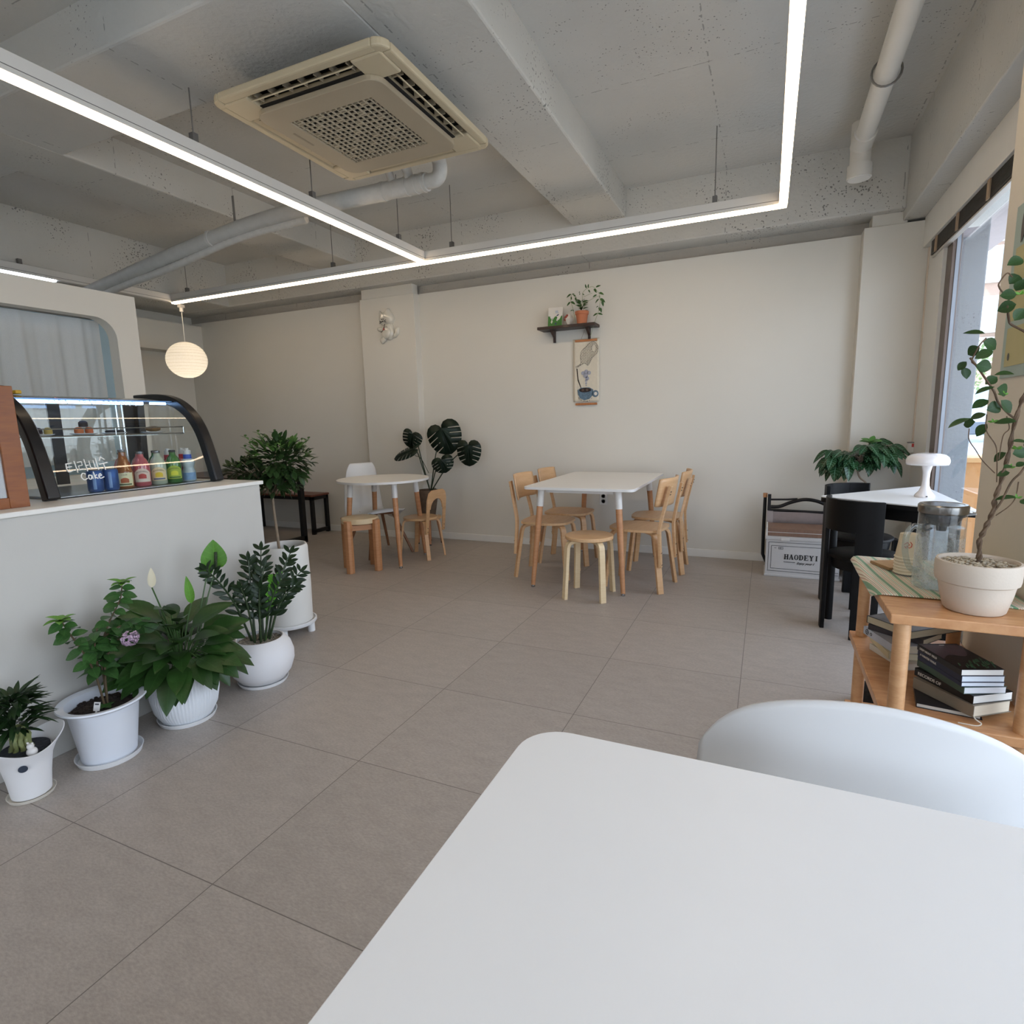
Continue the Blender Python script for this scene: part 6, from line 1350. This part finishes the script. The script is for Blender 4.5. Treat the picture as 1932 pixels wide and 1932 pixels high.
for i in range(90):
    d = rnd_dir(rng); c = V(.075, .085, .455)+V(d.x*.020, d.y*.028, d.z*.030)
    for k in range(4): a = k*PI/2+i; g.leaf(c, V(math.cos(a), math.sin(a), .2), d, .008, .006, .1, .1, 3)
g.obj('flower_head', mat('mauve_petals', '#c4aabf', .6, var=.2, scale=50), t, smooth=80)
o = G().bx(-.011, .011, -.0008, .0008, 0, .032).bx(-.003, .003, -.0008, .0008, -.03, 0).obj('plant_tag', mat('white_plant_tag', '#d8d6d4', .5), t, smooth=0); o.location = (.055, -.055, .222); o.rotation_euler = (-.25, .1, .5)
G().bx(-.007, .007, -.0014, -.0006, .022, .027).obj('printed_word', mat('ink_dark', '#33343a', .5), o, smooth=0)
# --- peace lily
t = thing('peace_lily', 'big peace lily with one cream flower in a ribbed white pot on a saucer', 'potted plant', (-2.26, 1.515, 0))
saucer(t, .116, WSAU, 0, .020)
def ribs(r, z, a): return (r*(1+.012*math.cos(a*60)) if .02 < z < .255 else r, z)
pot(t, [(.085, .008), (.098, .012), (.122, .06), (.133, .12), (.131, .19), (.118, .25), (.108, .266), (.102, .266), (.104, .245), (.001, .24)], mat('ribbed_white_ceramic', '#e3e6e9', .5, var=.01), 240, ribs)
g = G(); rng = random.Random(11); st_ = G()
for i in range(84):
    a = rng.uniform(0, 2*PI); out_ = rng.random()**.75; e = .18+1.15*(1-out_)
    L = rng.uniform(.12, .175); reach = .045+.115*out_
    b = V(.02*math.cos(a), .02*math.sin(a), .25); tip = V(reach*math.cos(a), reach*math.sin(a), .27+.20*(1-out_*.9)*rng.uniform(.6, 1.1))
    if tip.x < -.13: tip.x = -.13
    st_.tube([b, b.lerp(tip, .6)+V(0, 0, .03), tip], .0022, 5)
    d = V(math.cos(a), math.sin(a), .95-1.2*out_+rng.uniform(-.25, .25)); d = V(max(d.x, -.25) if tip.x < -.08 else d.x, d.y, d.z)
    g.leaf(tip, d, V(.45-math.cos(a)*.35, -.3-math.sin(a)*.35, .8), L, L*rng.uniform(.44, .54), rng.uniform(.15, .45), .14, 8, .42)
for i in range(22):
    a = -1.5+3.6*i/21+rng.uniform(-.1, .1) if i < 16 else 2.2+(i-16)*.5; rr_ = rng.uniform(.085, .125); L = rng.uniform(.13, .19); tip = V(rr_*math.cos(a), rr_*math.sin(a), .285+rng.uniform(-.01, .03))
    st_.tube([V(.02*math.cos(a), .02*math.sin(a), .25), V(.6*rr_*math.cos(a), .6*rr_*math.sin(a), .31), tip], .0022, 5)
    g.leaf(tip, V(math.cos(a), math.sin(a), rng.uniform(-.9, -.2)), V(.3+math.cos(a)*.5, -.2+math.sin(a)*.5, .8), L, L*rng.uniform(.44, .52), rng.uniform(.15, .4), .14, 8, .42)
st_.obj('leaf_stalk', mat('lily_stalk', '#3f5c2e', .5), t)
g.clampx(-.185).obj('foliage', leafmat('peace_lily_leaf', '#28441c', amt=.28, nv=9, rough=.35, spec=.4), t, smooth=80)
def spathe(name, b, tip, d, L, W, m, nrm=(1, -.5, .2), st=None):
    g = G(); q = spline([b, V(*b).lerp(V(*tip), .5)+V(0, 0, .01), tip], 6); g.tube(q, .0028, 6); s0 = g.obj('flower_stalk', MATS['lily_stalk'], t)
    f = G().leaf(tip, d, nrm, L, W, .05, .22, 10, .38).obj(name, m, s0, smooth=80)
    return s0
IV = mat('ivory_spathe', '#cfc6ab', .6, var=.05); GS = leafmat('green_spathe', '#4a7a22', amt=.3, nv=6)
spathe('spathe', (.0, -.02, .35), (.0, -.085, .61), (.02, .06, 1), .082, .030, IV)
sp = spathe('green_spathe', (.02, .08, .35), (.03, .185, .62), (.0, .03, 1), .135, .105, GS, (1, -.9, .1))
G().tube([(.037, .183, .625), (.040, .189, .70)], .0065, 8).obj('spadix', mat('dark_spadix', '#2f3a22', .8, var=.5, scale=120), sp)
sp = spathe('green_spathe', (.02, .07, .35), (.02, .148, .60), (.02, .01, 1), .085, .058, GS, (1, -.9, .1))
G().tube([(.027, .148, .605), (.029, .150, .645)], .005, 8).obj('spadix', MATS['dark_spadix'], sp)
spathe('young_leaf', (.01, .02, .35), (.02, .062, .50), (.03, -.1, 1), .125, .036, LEAFB, (1, -.6, .1))
# --- zz plant
t = thing('zz_plant', 'dark glossy arching plant in a round white ball pot with pale gravel', 'potted plant', (-2.235, 1.905, 0))
saucer(t, .118, WSAU, 0, .018)
pot(t, [(.08, .007), (.105, .018), (.135, .055), (.152, .105), (.153, .145), (.140, .19), (.115, .222), (.107, .228), (.102, .226), (.105, .205), (.001, .20)], mat('white_ball_pot', '#e2e1e2', .6, var=.015, bump=.05, bscale=200), 48)
g = G().lathe([(.001, .208), (.06, .208), (.106, .206)], 30); rng = random.Random(15)
for i in range(320): r_ = .10*math.sqrt(rng.random()); a = rng.uniform(0, 2*PI); g.ball((r_*math.cos(a), r_*math.sin(a), .209), rng.uniform(.003, .0055), 6, 4, (1.2, 1, .8))
g.obj('gravel', mat('grey_beige_gravel', '#8b8478', .85, var=.5, scale=90), t, smooth=40)
fr = [((-.03, -.02), (.02, -.26, .50), .035, 1), ((.0, .0), (.03, .04, .43), .03, 1), ((.02, .03), (.02, .22, .46), .03, 1), ((.0, .02), (-.06, .11, .50), .03, 1), ((-.02, -.01), (-.06, .03, .46), .03, 1), ((.03, .0), (.12, .06, .36), .03, 1), ((.03, -.02), (.09, -.05, .34), .03, 1), ((-.02, .03), (-.10, .07, .42), .03, 1), ((.02, .04), (.10, .20, .36), .03, 1), ((.0, .05), (-.02, .24, .40), .03, 1), ((.0, -.03), (.05, -.12, .36), .03, 1), ((.03, .03), (.13, .13, .30), .03, 1)]
rng = random.Random(19); gs = G(); gl = G(); gb = G()
for k, ((x, y), e, w, _) in enumerate(fr):
    b = V(x, y, .205); tip = V(e[0], e[1], .205+e[2]*.86); P = spline([b, b.lerp(tip, .35)+V(0, 0, .06), b.lerp(tip, .7)+V(0, 0, .045), tip], 8); n = len(P)
    gs.tube(P, [.006-.0035*i/n for i in range(n)], 7)
    for i in range(6, n, 3 if k else 2):
        d = (P[min(i+1, n-1)]-P[i-1]).normalized(); sd = d.cross(V(.6, -.7, .35)).normalized()
        for s_ in (-1, 1):
            ld = sd*s_*.9+d*.62+V(0, 0, .12); L = (.076-.024*i/n)*rng.uniform(.85, 1.1)
            gl.leaf(P[i], ld+V(rng.uniform(-.2, .2), rng.uniform(-.2, .2), rng.uniform(-.1, .25)), V(.6+rng.uniform(-.3, .3), -.7, .5+rng.uniform(-.3, .3)), L, L*.36, .12, .12, 6, .55)
    gl.leaf(P[-1], d, V(.6, -.7, .5), .05, .02, .1, .12, 5)
bp_ = spline([V(.03, .01, .21), V(.05, .015, .36), V(.06, .05, .47), V(.06, .07, .52)], 8)
gb.tube(bp_, .003, 6)
for i in range(9, len(bp_), 2):
    for s_ in (-1, 1): gb.leaf(bp_[i], V(.3, s_*.8, .5), V(.6, -.7, .5), .05, .024, .15, .12, 5, .5)
gs.obj('stem', mat('zz_stem', '#33442a', .4, var=.2), t); gl.clampx(-.20).obj('foliage', leafmat('zz_leaf', '#1d2e18', amt=.15, rough=.35, spec=.25), t, smooth=80); gb.obj('young_shoot', leafmat('fresh_green_leaf', '#57942c', amt=.2), t, smooth=80)
# --- standard tree in the tall pot
t = thing('standard_tree', 'small tree with bare thin trunk in a tall white cylinder pot past the counter end', 'potted plant', (-2.625, 2.47, 0))
G().lathe([(.115, .055), (.152, .058), (.158, .066), (.158, .080), (.150, .082), (.148, .070), (.001, .069)], 44).obj('rolling_saucer', WSAU, t, smooth=40)
for k in range(4): a = k*PI/2+.5; G().tube([(.125*math.cos(a), .125*math.sin(a), 0), (.125*math.cos(a), .125*math.sin(a), .056)], .022, 14).obj('caster_foot', WSAU, t)
pot(t, [(.128, .072), (.136, .078), (.140, .30), (.137, .53), (.131, .548), (.122, .548), (.118, .53), (.118, .50), (.001, .498)], mat('white_stone_pot', '#dedcd6', .55, var=.015), 48)
G().lathe([(.001, .505), (.117, .502)], 24, cap=False).obj('soil', SOIL, t, smooth=30)
tr = spline([(-.035, .0, .50), (-.042, .0, .62), (-.050, .0, .74), (-.052, .0, .83)], 6)
g = G(); g.tube(tr, [.009-.002*i/len(tr) for i in range(len(tr))], 9); rng = random.Random(23); tips = []
for i in range(16):
    a = rng.uniform(0, 2*PI); d = V(math.cos(a)*.15, math.sin(a)*.15, rng.uniform(.10, .30)); q = spline([tr[-1], tr[-1]+d*.4+V(0, 0, .03), tr[-1]+d], 5); g.tube(q, [.004-.0022*k/len(q) for k in range(len(q))], 6); tips += q[4:]
g.obj('trunk', mat('pale_trunk_bark', '#8b7a66', .8, var=.15, scale=40), t)
g = G(); gb = G(); rng = random.Random(29)
def crown(c, R, n, gg, L0):
    for i in range(n):
        d = rnd_dir(rng); r_ = rng.random()**.45; p = V(*c)+V(d.x*R[0]*r_, d.y*R[1]*r_, d.z*R[2]*r_); o_ = (d+V(rng.uniform(-.6, .6), rng.uniform(-.6, .6), rng.uniform(-.5, .7))).normalized(); L = L0*rng.uniform(.8, 1.2)
        (gb if (d.z > .45 and r_ > .8 and rng.random() < .5) else gg).leaf(p, o_, V(rng.uniform(-.3, .3), rng.uniform(-.3, .3), 1), L, L*.50, .15, .14, 5, .5)
crown((.03, .0, 1.045), (.17, .17, .135), 430, g, .062); crown((-.20, -.03, .985), (.13, .12, .065), 240, g, .052); crown((.02, 0, .92), (.10, .10, .06), 70, g, .06)
for i in range(16):
    a = rng.uniform(0, 2*PI); b = V(.03+.13*math.cos(a), .13*math.sin(a), 1.13+rng.uniform(-.10, .03)); tip = b+V(.05*math.cos(a), .05*math.sin(a), rng.uniform(.02, .09)); gb.tube([b, tip], .0013, 5)
    for k in range(5): aa = k*1.4; gb.leaf(b.lerp(tip, .4+.15*k), V(math.cos(aa), math.sin(aa), .5), V(0, 0, 1), .04, .016, .1, .15, 4)
g.obj('foliage', leafmat('crown_leaf', '#2c4220', amt=.25, var=.35), t, smooth=80); gb.obj('young_leaves', mat('crown_light_leaf', '#557a38', .4, var=.2), t, smooth=80)
# --- monstera
t = thing('monstera', 'monstera with large split leaves in a brown pot standing on the plant stool', 'potted plant', (-3.20, 4.985, .291)); MO = V(-3.20, 4.985, .291)
BPOT = mat('rough_brown_pot', '#5f4f41', .85, var=.25, scale=20, bump=.4, bscale=60)
G().lathe([(.085, 0), (.09, .002), (.092, .012), (.088, .014)], 28).obj('saucer', mat('white_saucer_ring', '#cfcac2', .5), t, smooth=40)
pot(t, [(.062, .012), (.070, .016), (.098, .19), (.104, .272), (.100, .278), (.094, .276), (.092, .258), (.001, .255)], BPOT)
G().lathe([(.001, .264), (.092, .260)], 24, cap=False).obj('soil', SOIL, t, smooth=30)
def monstera_leaf(sinus, tip, width, nrm, slits=4):
    width *= 1.12
    s_, e = V(*sinus)-MO, V(*tip)-MO; ax = (e-s_); L = ax.length; ax.normalize(); nrm = V(*nrm).normalized(); sd = ax.cross(nrm).normalized(); up = sd.cross(ax); g = G()
    for side in (-1, 1):
        half = [(0, 0), (.03, -.10), (.12, -.20), (.26, -.22), (.38, -.16), (.46, -.04)]
        pts = list(half); yy = [.05, .2, .36, .52, .68, .84]
        def edge(y): return .5*math.sqrt(max(0.0, 1-((y-.22)/.80)**2))**1.05
        for k in range(slits):
            y0 = .05+k*.78/slits; ys = y0+.13; ww = .017
            pts += [(edge(y0), y0), (edge(y0+.05), y0+.05), (edge(ys-ww), ys-ww), (edge(ys)*.40, ys-.115), (edge(ys)*.36, ys-.100), (edge(ys+ww), ys+ww)]
        pts += [(edge(.93)*.8, .93), (.04, .985), (0, 1.0)]
        P3 = []
        for x, y in pts: P3.append(s_+ax*(y*L)+sd*(side*x*width)+up*(.10*width*abs(x)*2-.22*width*x*x*3-.10*L*y*y))
        v_ = [g.bm.verts.new(p) for p in P3]
        for tri in tessellate_polygon([[V(x, y, 0) for x, y in pts]]):
            try: g.bm.faces.new([v_[i] for i in tri])
            except ValueError: pass
    mid = [s_+ax*(L*k/8)+up*(.002-.10*L*(k/8)**2) for k in range(9)]
    g.tube(mid, [.0035-.0025*k/8 for k in range(9)], 6)
    g.obj('leaf', mat('monstera_leaf', '#16251a', .42, var=.3, scale=10, spec=.3), t, smooth=60, solid=.0015); return s_
ML = [((-3.353, 4.980, 1.148), (-3.407, 4.980, 1.003), 0.22, (.1, -1, .25)), ((-3.310, 4.930, 0.989), (-3.582, 4.930, 0.908), 0.169, (-.2, -.7, .7)), ((-3.018, 5.000, 1.200), (-2.918, 5.000, 0.937), 0.327, (.1, -1, .3)), ((-2.703, 4.980, 1.031), (-2.705, 4.980, 0.814), 0.235, (.1, -1, .2)), ((-2.961, 4.880, 0.892), (-2.914, 4.880, 0.757), 0.205, (.2, -1, .4))]
gs = G()
for s_, e, w, nrm in ML:
    a = monstera_leaf(s_, e, w, nrm); b = V(.03+.02*(a.x), 0, .262)
    gs.tube(spline([b, b.lerp(a, .5)+V(0, 0, .05), b.lerp(a, .85)+V(0, .03, .02), a+V(0, .008, 0)], 6), .0058, 7)
gs.tube(spline([(.05, 0, .262), (.10, -.03, .30), (.15, -.04, .27)], 6), .003, 5); gs.tube(spline([(.02, .0, .45), (-.06, -.01, .60), (-.12, -.02, .63), (-.14, -.02, .66)], 6), .003, 5)
gs.obj('leaf_stalk', mat('monstera_stalk', '#26331f', .45, var=.2), t)
# --- coffee plant behind the triangular table
t = thing('coffee_plant', 'dark glossy coffee plant with a bent bare stem behind the triangular table', 'potted plant', (.685, 4.935, 0)); CO = V(.685, 4.935, 0)
pot(t, [(.09, 0), (.097, .004), (.118, .40), (.122, .47), (.118, .478), (.110, .475), (.108, .45), (.001, .448)], mat('grey_beige_pot', '#aaa69d', .7, var=.04))
G().lathe([(.001, .456), (.108, .453)], 24, cap=False).obj('soil', SOIL, t, smooth=30)
st_ = [V(.0, 0, .45), V(.03, -.03, .58)] + [V(x, y, z)-CO for x, y, z in ((.711, 4.9, .692), (.689, 4.9, .734), (.653, 4.9, .766), (.634, 4.9, .805), (.629, 4.9, .85), (.64, 4.9, .93))]
g = G(); g.tube(spline(st_, 6), .0065, 8); hub = st_[-1]; rng = random.Random(31); gl = G(); gb = G()
for k in range(24):
    a = rng.uniform(-.7, .7) if k % 2 else PI+rng.uniform(-.7, .7); e = hub+V(math.cos(a)*rng.uniform(.02, .23)-.02, math.sin(a)*.12-.03, rng.uniform(-.06, .12)); b = hub-V(0, 0, rng.uniform(.0, .10))
    q = spline([b, b.lerp(e, .5)+V(0, 0, .035), e], 5); g.tube(q, .0026, 6)
    for i in range(3, len(q), 3):
        for s_ in (-1, 1):
            d = (q[i]-q[i-1]).normalized(); sd = V(-d.y, d.x, 0).normalized()*s_; L = rng.uniform(.10, .15)
            gl.leaf(q[i], sd*.75+d*.6+V(0, -.15, -.25), V(rng.uniform(-.2, .2), -.5, .9), L, L*.50, rng.uniform(.3, .7), .12, 8, .48)
    gl.leaf(e, d+V(0, -.2, -.3), V(0, -.5, .9), .12, .055, .7, .12, 8, .45)
for k in range(9): a = k*.7; gb.leaf(hub+V(.06, 0, .10), V(math.cos(a), .4*math.sin(a)-.2, .5), V(0, -.5, .8), .07, .04, .4, .14, 6)
g.obj('stem', mat('coffee_stem', '#8a7a6a', .8, var=.15), t)
def veined():
    m = leafmat('coffee_leaf', '#1f3d22', '#7fae90', amt=.5, nv=8, rough=.25, spec=.45); return m
gl.obj('foliage', veined(), t, smooth=80); gb.obj('young_leaves', mat('coffee_young_leaf', '#4c7a3a', .35, var=.15), t, smooth=80)
# --- vine on the wall shelf
VL = [((-1.673, 5.140, 2.376), (-1.725, 5.140, 2.357)), ((-1.670, 5.140, 2.372), (-1.646, 5.140, 2.379)), ((-1.677, 5.140, 2.358), (-1.677, 5.140, 2.327)), ((-1.633, 5.140, 2.350), (-1.657, 5.140, 2.374)), ((-1.637, 5.140, 2.347), (-1.627, 5.140, 2.309)), ((-1.681, 5.140, 2.309), (-1.722, 5.140, 2.282)), ((-1.677, 5.140, 2.311), (-1.634, 5.140, 2.285)), ((-1.599, 5.140, 2.377), (-1.599, 5.140, 2.395)), ((-1.593, 5.140, 2.376), (-1.606, 5.140, 2.362)), ((-1.569, 5.140, 2.371), (-1.556, 5.140, 2.354)), ((-1.529, 5.140, 2.409), (-1.539, 5.140, 2.444)), ((-1.516, 5.140, 2.411), (-1.510, 5.140, 2.443)), ((-1.516, 5.140, 2.398), (-1.500, 5.140, 2.372)), ((-1.447, 5.140, 2.409), (-1.405, 5.140, 2.425)), ((-1.460, 5.140, 2.398), (-1.431, 5.140, 2.359)), ((-1.415, 5.140, 2.360), (-1.369, 5.140, 2.340)), ((-1.434, 5.140, 2.344), (-1.470, 5.140, 2.323)), ((-1.412, 5.140, 2.335), (-1.421, 5.140, 2.312)), ((-1.415, 5.140, 2.308), (-1.454, 5.140, 2.279)), ((-1.405, 5.140, 2.310), (-1.360, 5.140, 2.275)), ((-1.392, 5.140, 2.294), (-1.379, 5.140, 2.244)), ((-1.424, 5.140, 2.246), (-1.451, 5.140, 2.242)), ((-1.418, 5.140, 2.239), (-1.411, 5.140, 2.205)), ((-1.405, 5.140, 2.234), (-1.392, 5.140, 2.190)), ((-1.428, 5.140, 2.185), (-1.474, 5.140, 2.171)), ((-1.428, 5.140, 2.185), (-1.385, 5.140, 2.175)), ((-1.661, 5.140, 2.238), (-1.681, 5.140, 2.225)), ((-1.657, 5.140, 2.238), (-1.644, 5.140, 2.218)), ((-1.540, 5.140, 2.276), (-1.566, 5.140, 2.266)), ((-1.546, 5.140, 2.295), (-1.526, 5.140, 2.305))]
t = thing('potted_vine', 'small trailing vine in a terracotta pot on the wall shelf', 'potted plant', (-1.577, 5.145, 2.1055)); VO = V(-1.577, 5.145, 2.1055)
pot(t, [(.040, 0), (.043, .002), (.054, .082), (.060, .084), (.063, .110), (.060, .112), (.055, .110), (.054, .098), (.001, .096)], mat('terracotta', '#b8714f', .8, var=.06, bump=.1))
g = G()
for pts, r_ in [([(-1.580, 5.140, 2.236), (-1.570, 5.140, 2.322), (-1.566, 5.140, 2.377), (-1.526, 5.140, 2.409), (-1.474, 5.140, 2.418), (-1.441, 5.140, 2.387), (-1.408, 5.140, 2.329), (-1.411, 5.140, 2.244), (-1.428, 5.140, 2.185), (-1.457, 5.140, 2.114), (-1.467, 5.140, 2.084), (-1.494, 5.140, 1.999)], .0016), ([(-1.587, 5.140, 2.237), (-1.607, 5.140, 2.282), (-1.633, 5.140, 2.353), (-1.667, 5.140, 2.372), (-1.681, 5.140, 2.327), (-1.661, 5.140, 2.251), (-1.634, 5.140, 2.123)], .0015), ([(-1.560, 5.140, 2.278), (-1.507, 5.140, 2.303), (-1.460, 5.140, 2.322), (-1.415, 5.140, 2.336)], .0013), ([(-1.560, 5.140, 2.339), (-1.513, 5.140, 2.355), (-1.480, 5.140, 2.364)], .0012)]: g.tube(spline([V(*p)-VO for p in pts], 6), r_, 6)
g.obj('stem', mat('vine_stem', '#7c8a52', .6, var=.1), t)
g = G(); rng = random.Random(37)
for b, e in VL:
    b, e = V(*b)-VO, V(*e)-VO; j = V(0, rng.uniform(-.025, .015), 0); g.leaf(b+j*.3, e-b+j, V(rng.uniform(-.5, .5), -1, .5), (e-b).length*1.05, (e-b).length*.42, .2, .16, 5, .42)
for k in range(26):
    a = k*.9; h = rng.uniform(0, .10); g.leaf((.008*math.cos(a), .008*math.sin(a), .10+h), V(math.cos(a), math.sin(a)*.8-.2, .55), V(0, -.6, .8), rng.uniform(.045, .06), .026, .3, .16, 5, .42)
g.obj('foliage', leafmat('vine_leaf', '#3a5a2c', amt=.2), t, smooth=80)
# ================================================================ OUTSIDE THE WINDOWS
structure(G().bx(1.2, 60, -40, 80, -.3, -.06).bx(-9, 1.2, -40, -3.16, -.3, -.06).obj('ground_outside', mat('pale_pavement', '#c6c5c1', .8, var=.06, scale=3), smooth=0))
M_OC = concrete('grey_outer_concrete', '#868a8f', .8)
structure(G().bx(1.10, 1.467, 5.6, 6.0, -.1, 2.8).obj('pillar_outside', M_OC, smooth=0, bevel=.01))
structure(G().bx(-3.5, 1.3, -4.4, -3.16, 2.75, 3.0).bx(1.2, 1.86, -3.2, 12, 2.75, 3.1).bx(1.2, 1.34, -3.2, 12, 2.55, 2.8).obj('canopy_and_sun_block_ceiling', mat('mauve_grey_soffit', '#a39a9c', .7, var=.06), smooth=0))  # stretch over the entrance is added out of view to block the sun
# building down the street
bd = thing('apartment_building', 'brick and white apartment building with white framed windows seen through the far window', 'building', (7.5, 26, -.06))
BR = mat('pale_brick', '#b39a8d', .85, var=.15, scale=30); WB = mat('white_facade_band', '#d3d8dc', .6, var=.02)
G().bx(-4, 5, 0, 8, 0, 8.9).obj('wall', BR, bd, smooth=0)
G().bx(-4.02, 5.02, -.12, .05, 7.1, 8.95).bx(-4.02, 5.02, -.1, .05, 3.0, 3.9).bx(-4.02, 5.02, -.1, .05, 5.15, 5.3).obj('facade_band', WB, bd, smooth=0)
PANE = mat('sky_reflecting_pane', '#9db4c4', .08, var=.1, spec=.8)
for zz, h_ in ((.8, 1.4), (4.05, 1.1), (5.75, 1.2), (7.55, .6)):
    for i in range(6):
        x = -3.6+i*1.42; w_ = 1.15 if zz < 7 else .8
        f = G().bx(x, x+w_, -.16, -.02, zz, zz+h_).obj('window_frame', mat('white_window_frame', '#dfe3e6', .5), bd, smooth=0)
        G().bx(x+.06, x+w_*.42, -.175, -.15, zz+.07, zz+h_-.07).bx(x+w_*.48, x+w_-.06, -.175, -.15, zz+.07, zz+h_-.07).obj('pane', PANE, f, smooth=0)
for i, (x, y, lb) in enumerate(((5.2, 21.5, 'young street tree in pale leaf before the brick building'), (7.6, 22.5, 'second street tree before the brick building, farther from the pillar'))):
    t = thing('street_tree', lb, 'tree', (x, y, -.06))
    G().tube([(0, 0, 0), (.05, 0, 1.6), (0, 0, 2.6)], [.09, .07, .04], 8).obj('trunk', BARK, t)
    g = G(); rng = random.Random(40+i)
    for k in range(420): d = rnd_dir(rng); r_ = rng.random()**.4; g.leaf(V(d.x*.95*r_, d.y*.95*r_, 2.7+d.z*.8*r_), rnd_dir(rng), V(0, 0, 1), .16, .09, .1, .1, 3)
    g.obj('crown', mat('pale_street_leaf', '#7f9a68', .6, var=.2), t, smooth=80)
# parked car
car = thing('parked_car', 'white parked car seen through the window beyond the pillar', 'car', (3.35, 11.6, -.06), math.radians(90))
PR_ = [(-2.1, .35), (-2.15, .62), (-2.0, .84), (-1.15, .95), (-.55, 1.38), (.75, 1.42), (1.55, 1.0), (2.0, .92), (2.12, .6), (2.08, .35)]
body = [(p.x, p.y) for p in spline([(x, z, 0) for x, z in PR_], 4)] + [(1.75, .3), (-1.75, .3)]
G().prism(body, 1.68, Matrix(((1, 0, 0, 0), (0, 0, 1, 0), (0, 1, 0, 0), (0, 0, 0, 1)))).obj('car_body', mat('white_car_paint', '#d2dae2', .2, var=.02, coat=.6), car, smooth=40, bevel=.03)
wn = [(-1.02, .98), (-.5, 1.32), (.70, 1.35), (1.32, 1.0)]
G().prism(wn, 1.70, Matrix(((1, 0, 0, 0), (0, 0, 1, 0), (0, 1, 0, 0), (0, 0, 0, 1)))).bar((-1.13, 0, .97), (-.58, 0, 1.36), 1.5, .02, (0, 0, 1)).bar((.80, 0, 1.40), (1.5, 0, 1.03), 1.5, .02, (0, 0, 1)).obj('car_window', mat('dark_car_glass', '#3f5163', .08, var=.1, spec=.8), car, smooth=0)
for x in (-1.32, 1.32):
    for y in (-.78, .78): G().tube([(x, y-.1, .31), (x, y+.1, .31)], .31, 24).tube([(x, y-.11, .31), (x, y+.11, .31)], .18, 16).obj('wheel', M_RUB, car)
for y in (-.6, .6): G().ball((-2.08, y, .68), .11, 10, 6, (.5, 1.3, .7)).obj('headlight', mat('headlight_glass', '#dfe6ec', .1), car)
# orange street furniture just outside the glass
ob = thing('orange_planter_box', 'tall orange-tan box standing on the pavement just outside the far window', 'planter', (1.62, 6.4, -.06))
G().bx(-.12, .32, -.25, .25, 0, .86).obj('box_body', mat('orange_tan_panel', '#c98f55', .6, var=.04), ob, smooth=0, bevel=.006)
G().bx(-.14, .34, -.27, .27, .86, .90).obj('rim', mat('pale_orange_rim', '#d8a56c', .5), ob, smooth=0)
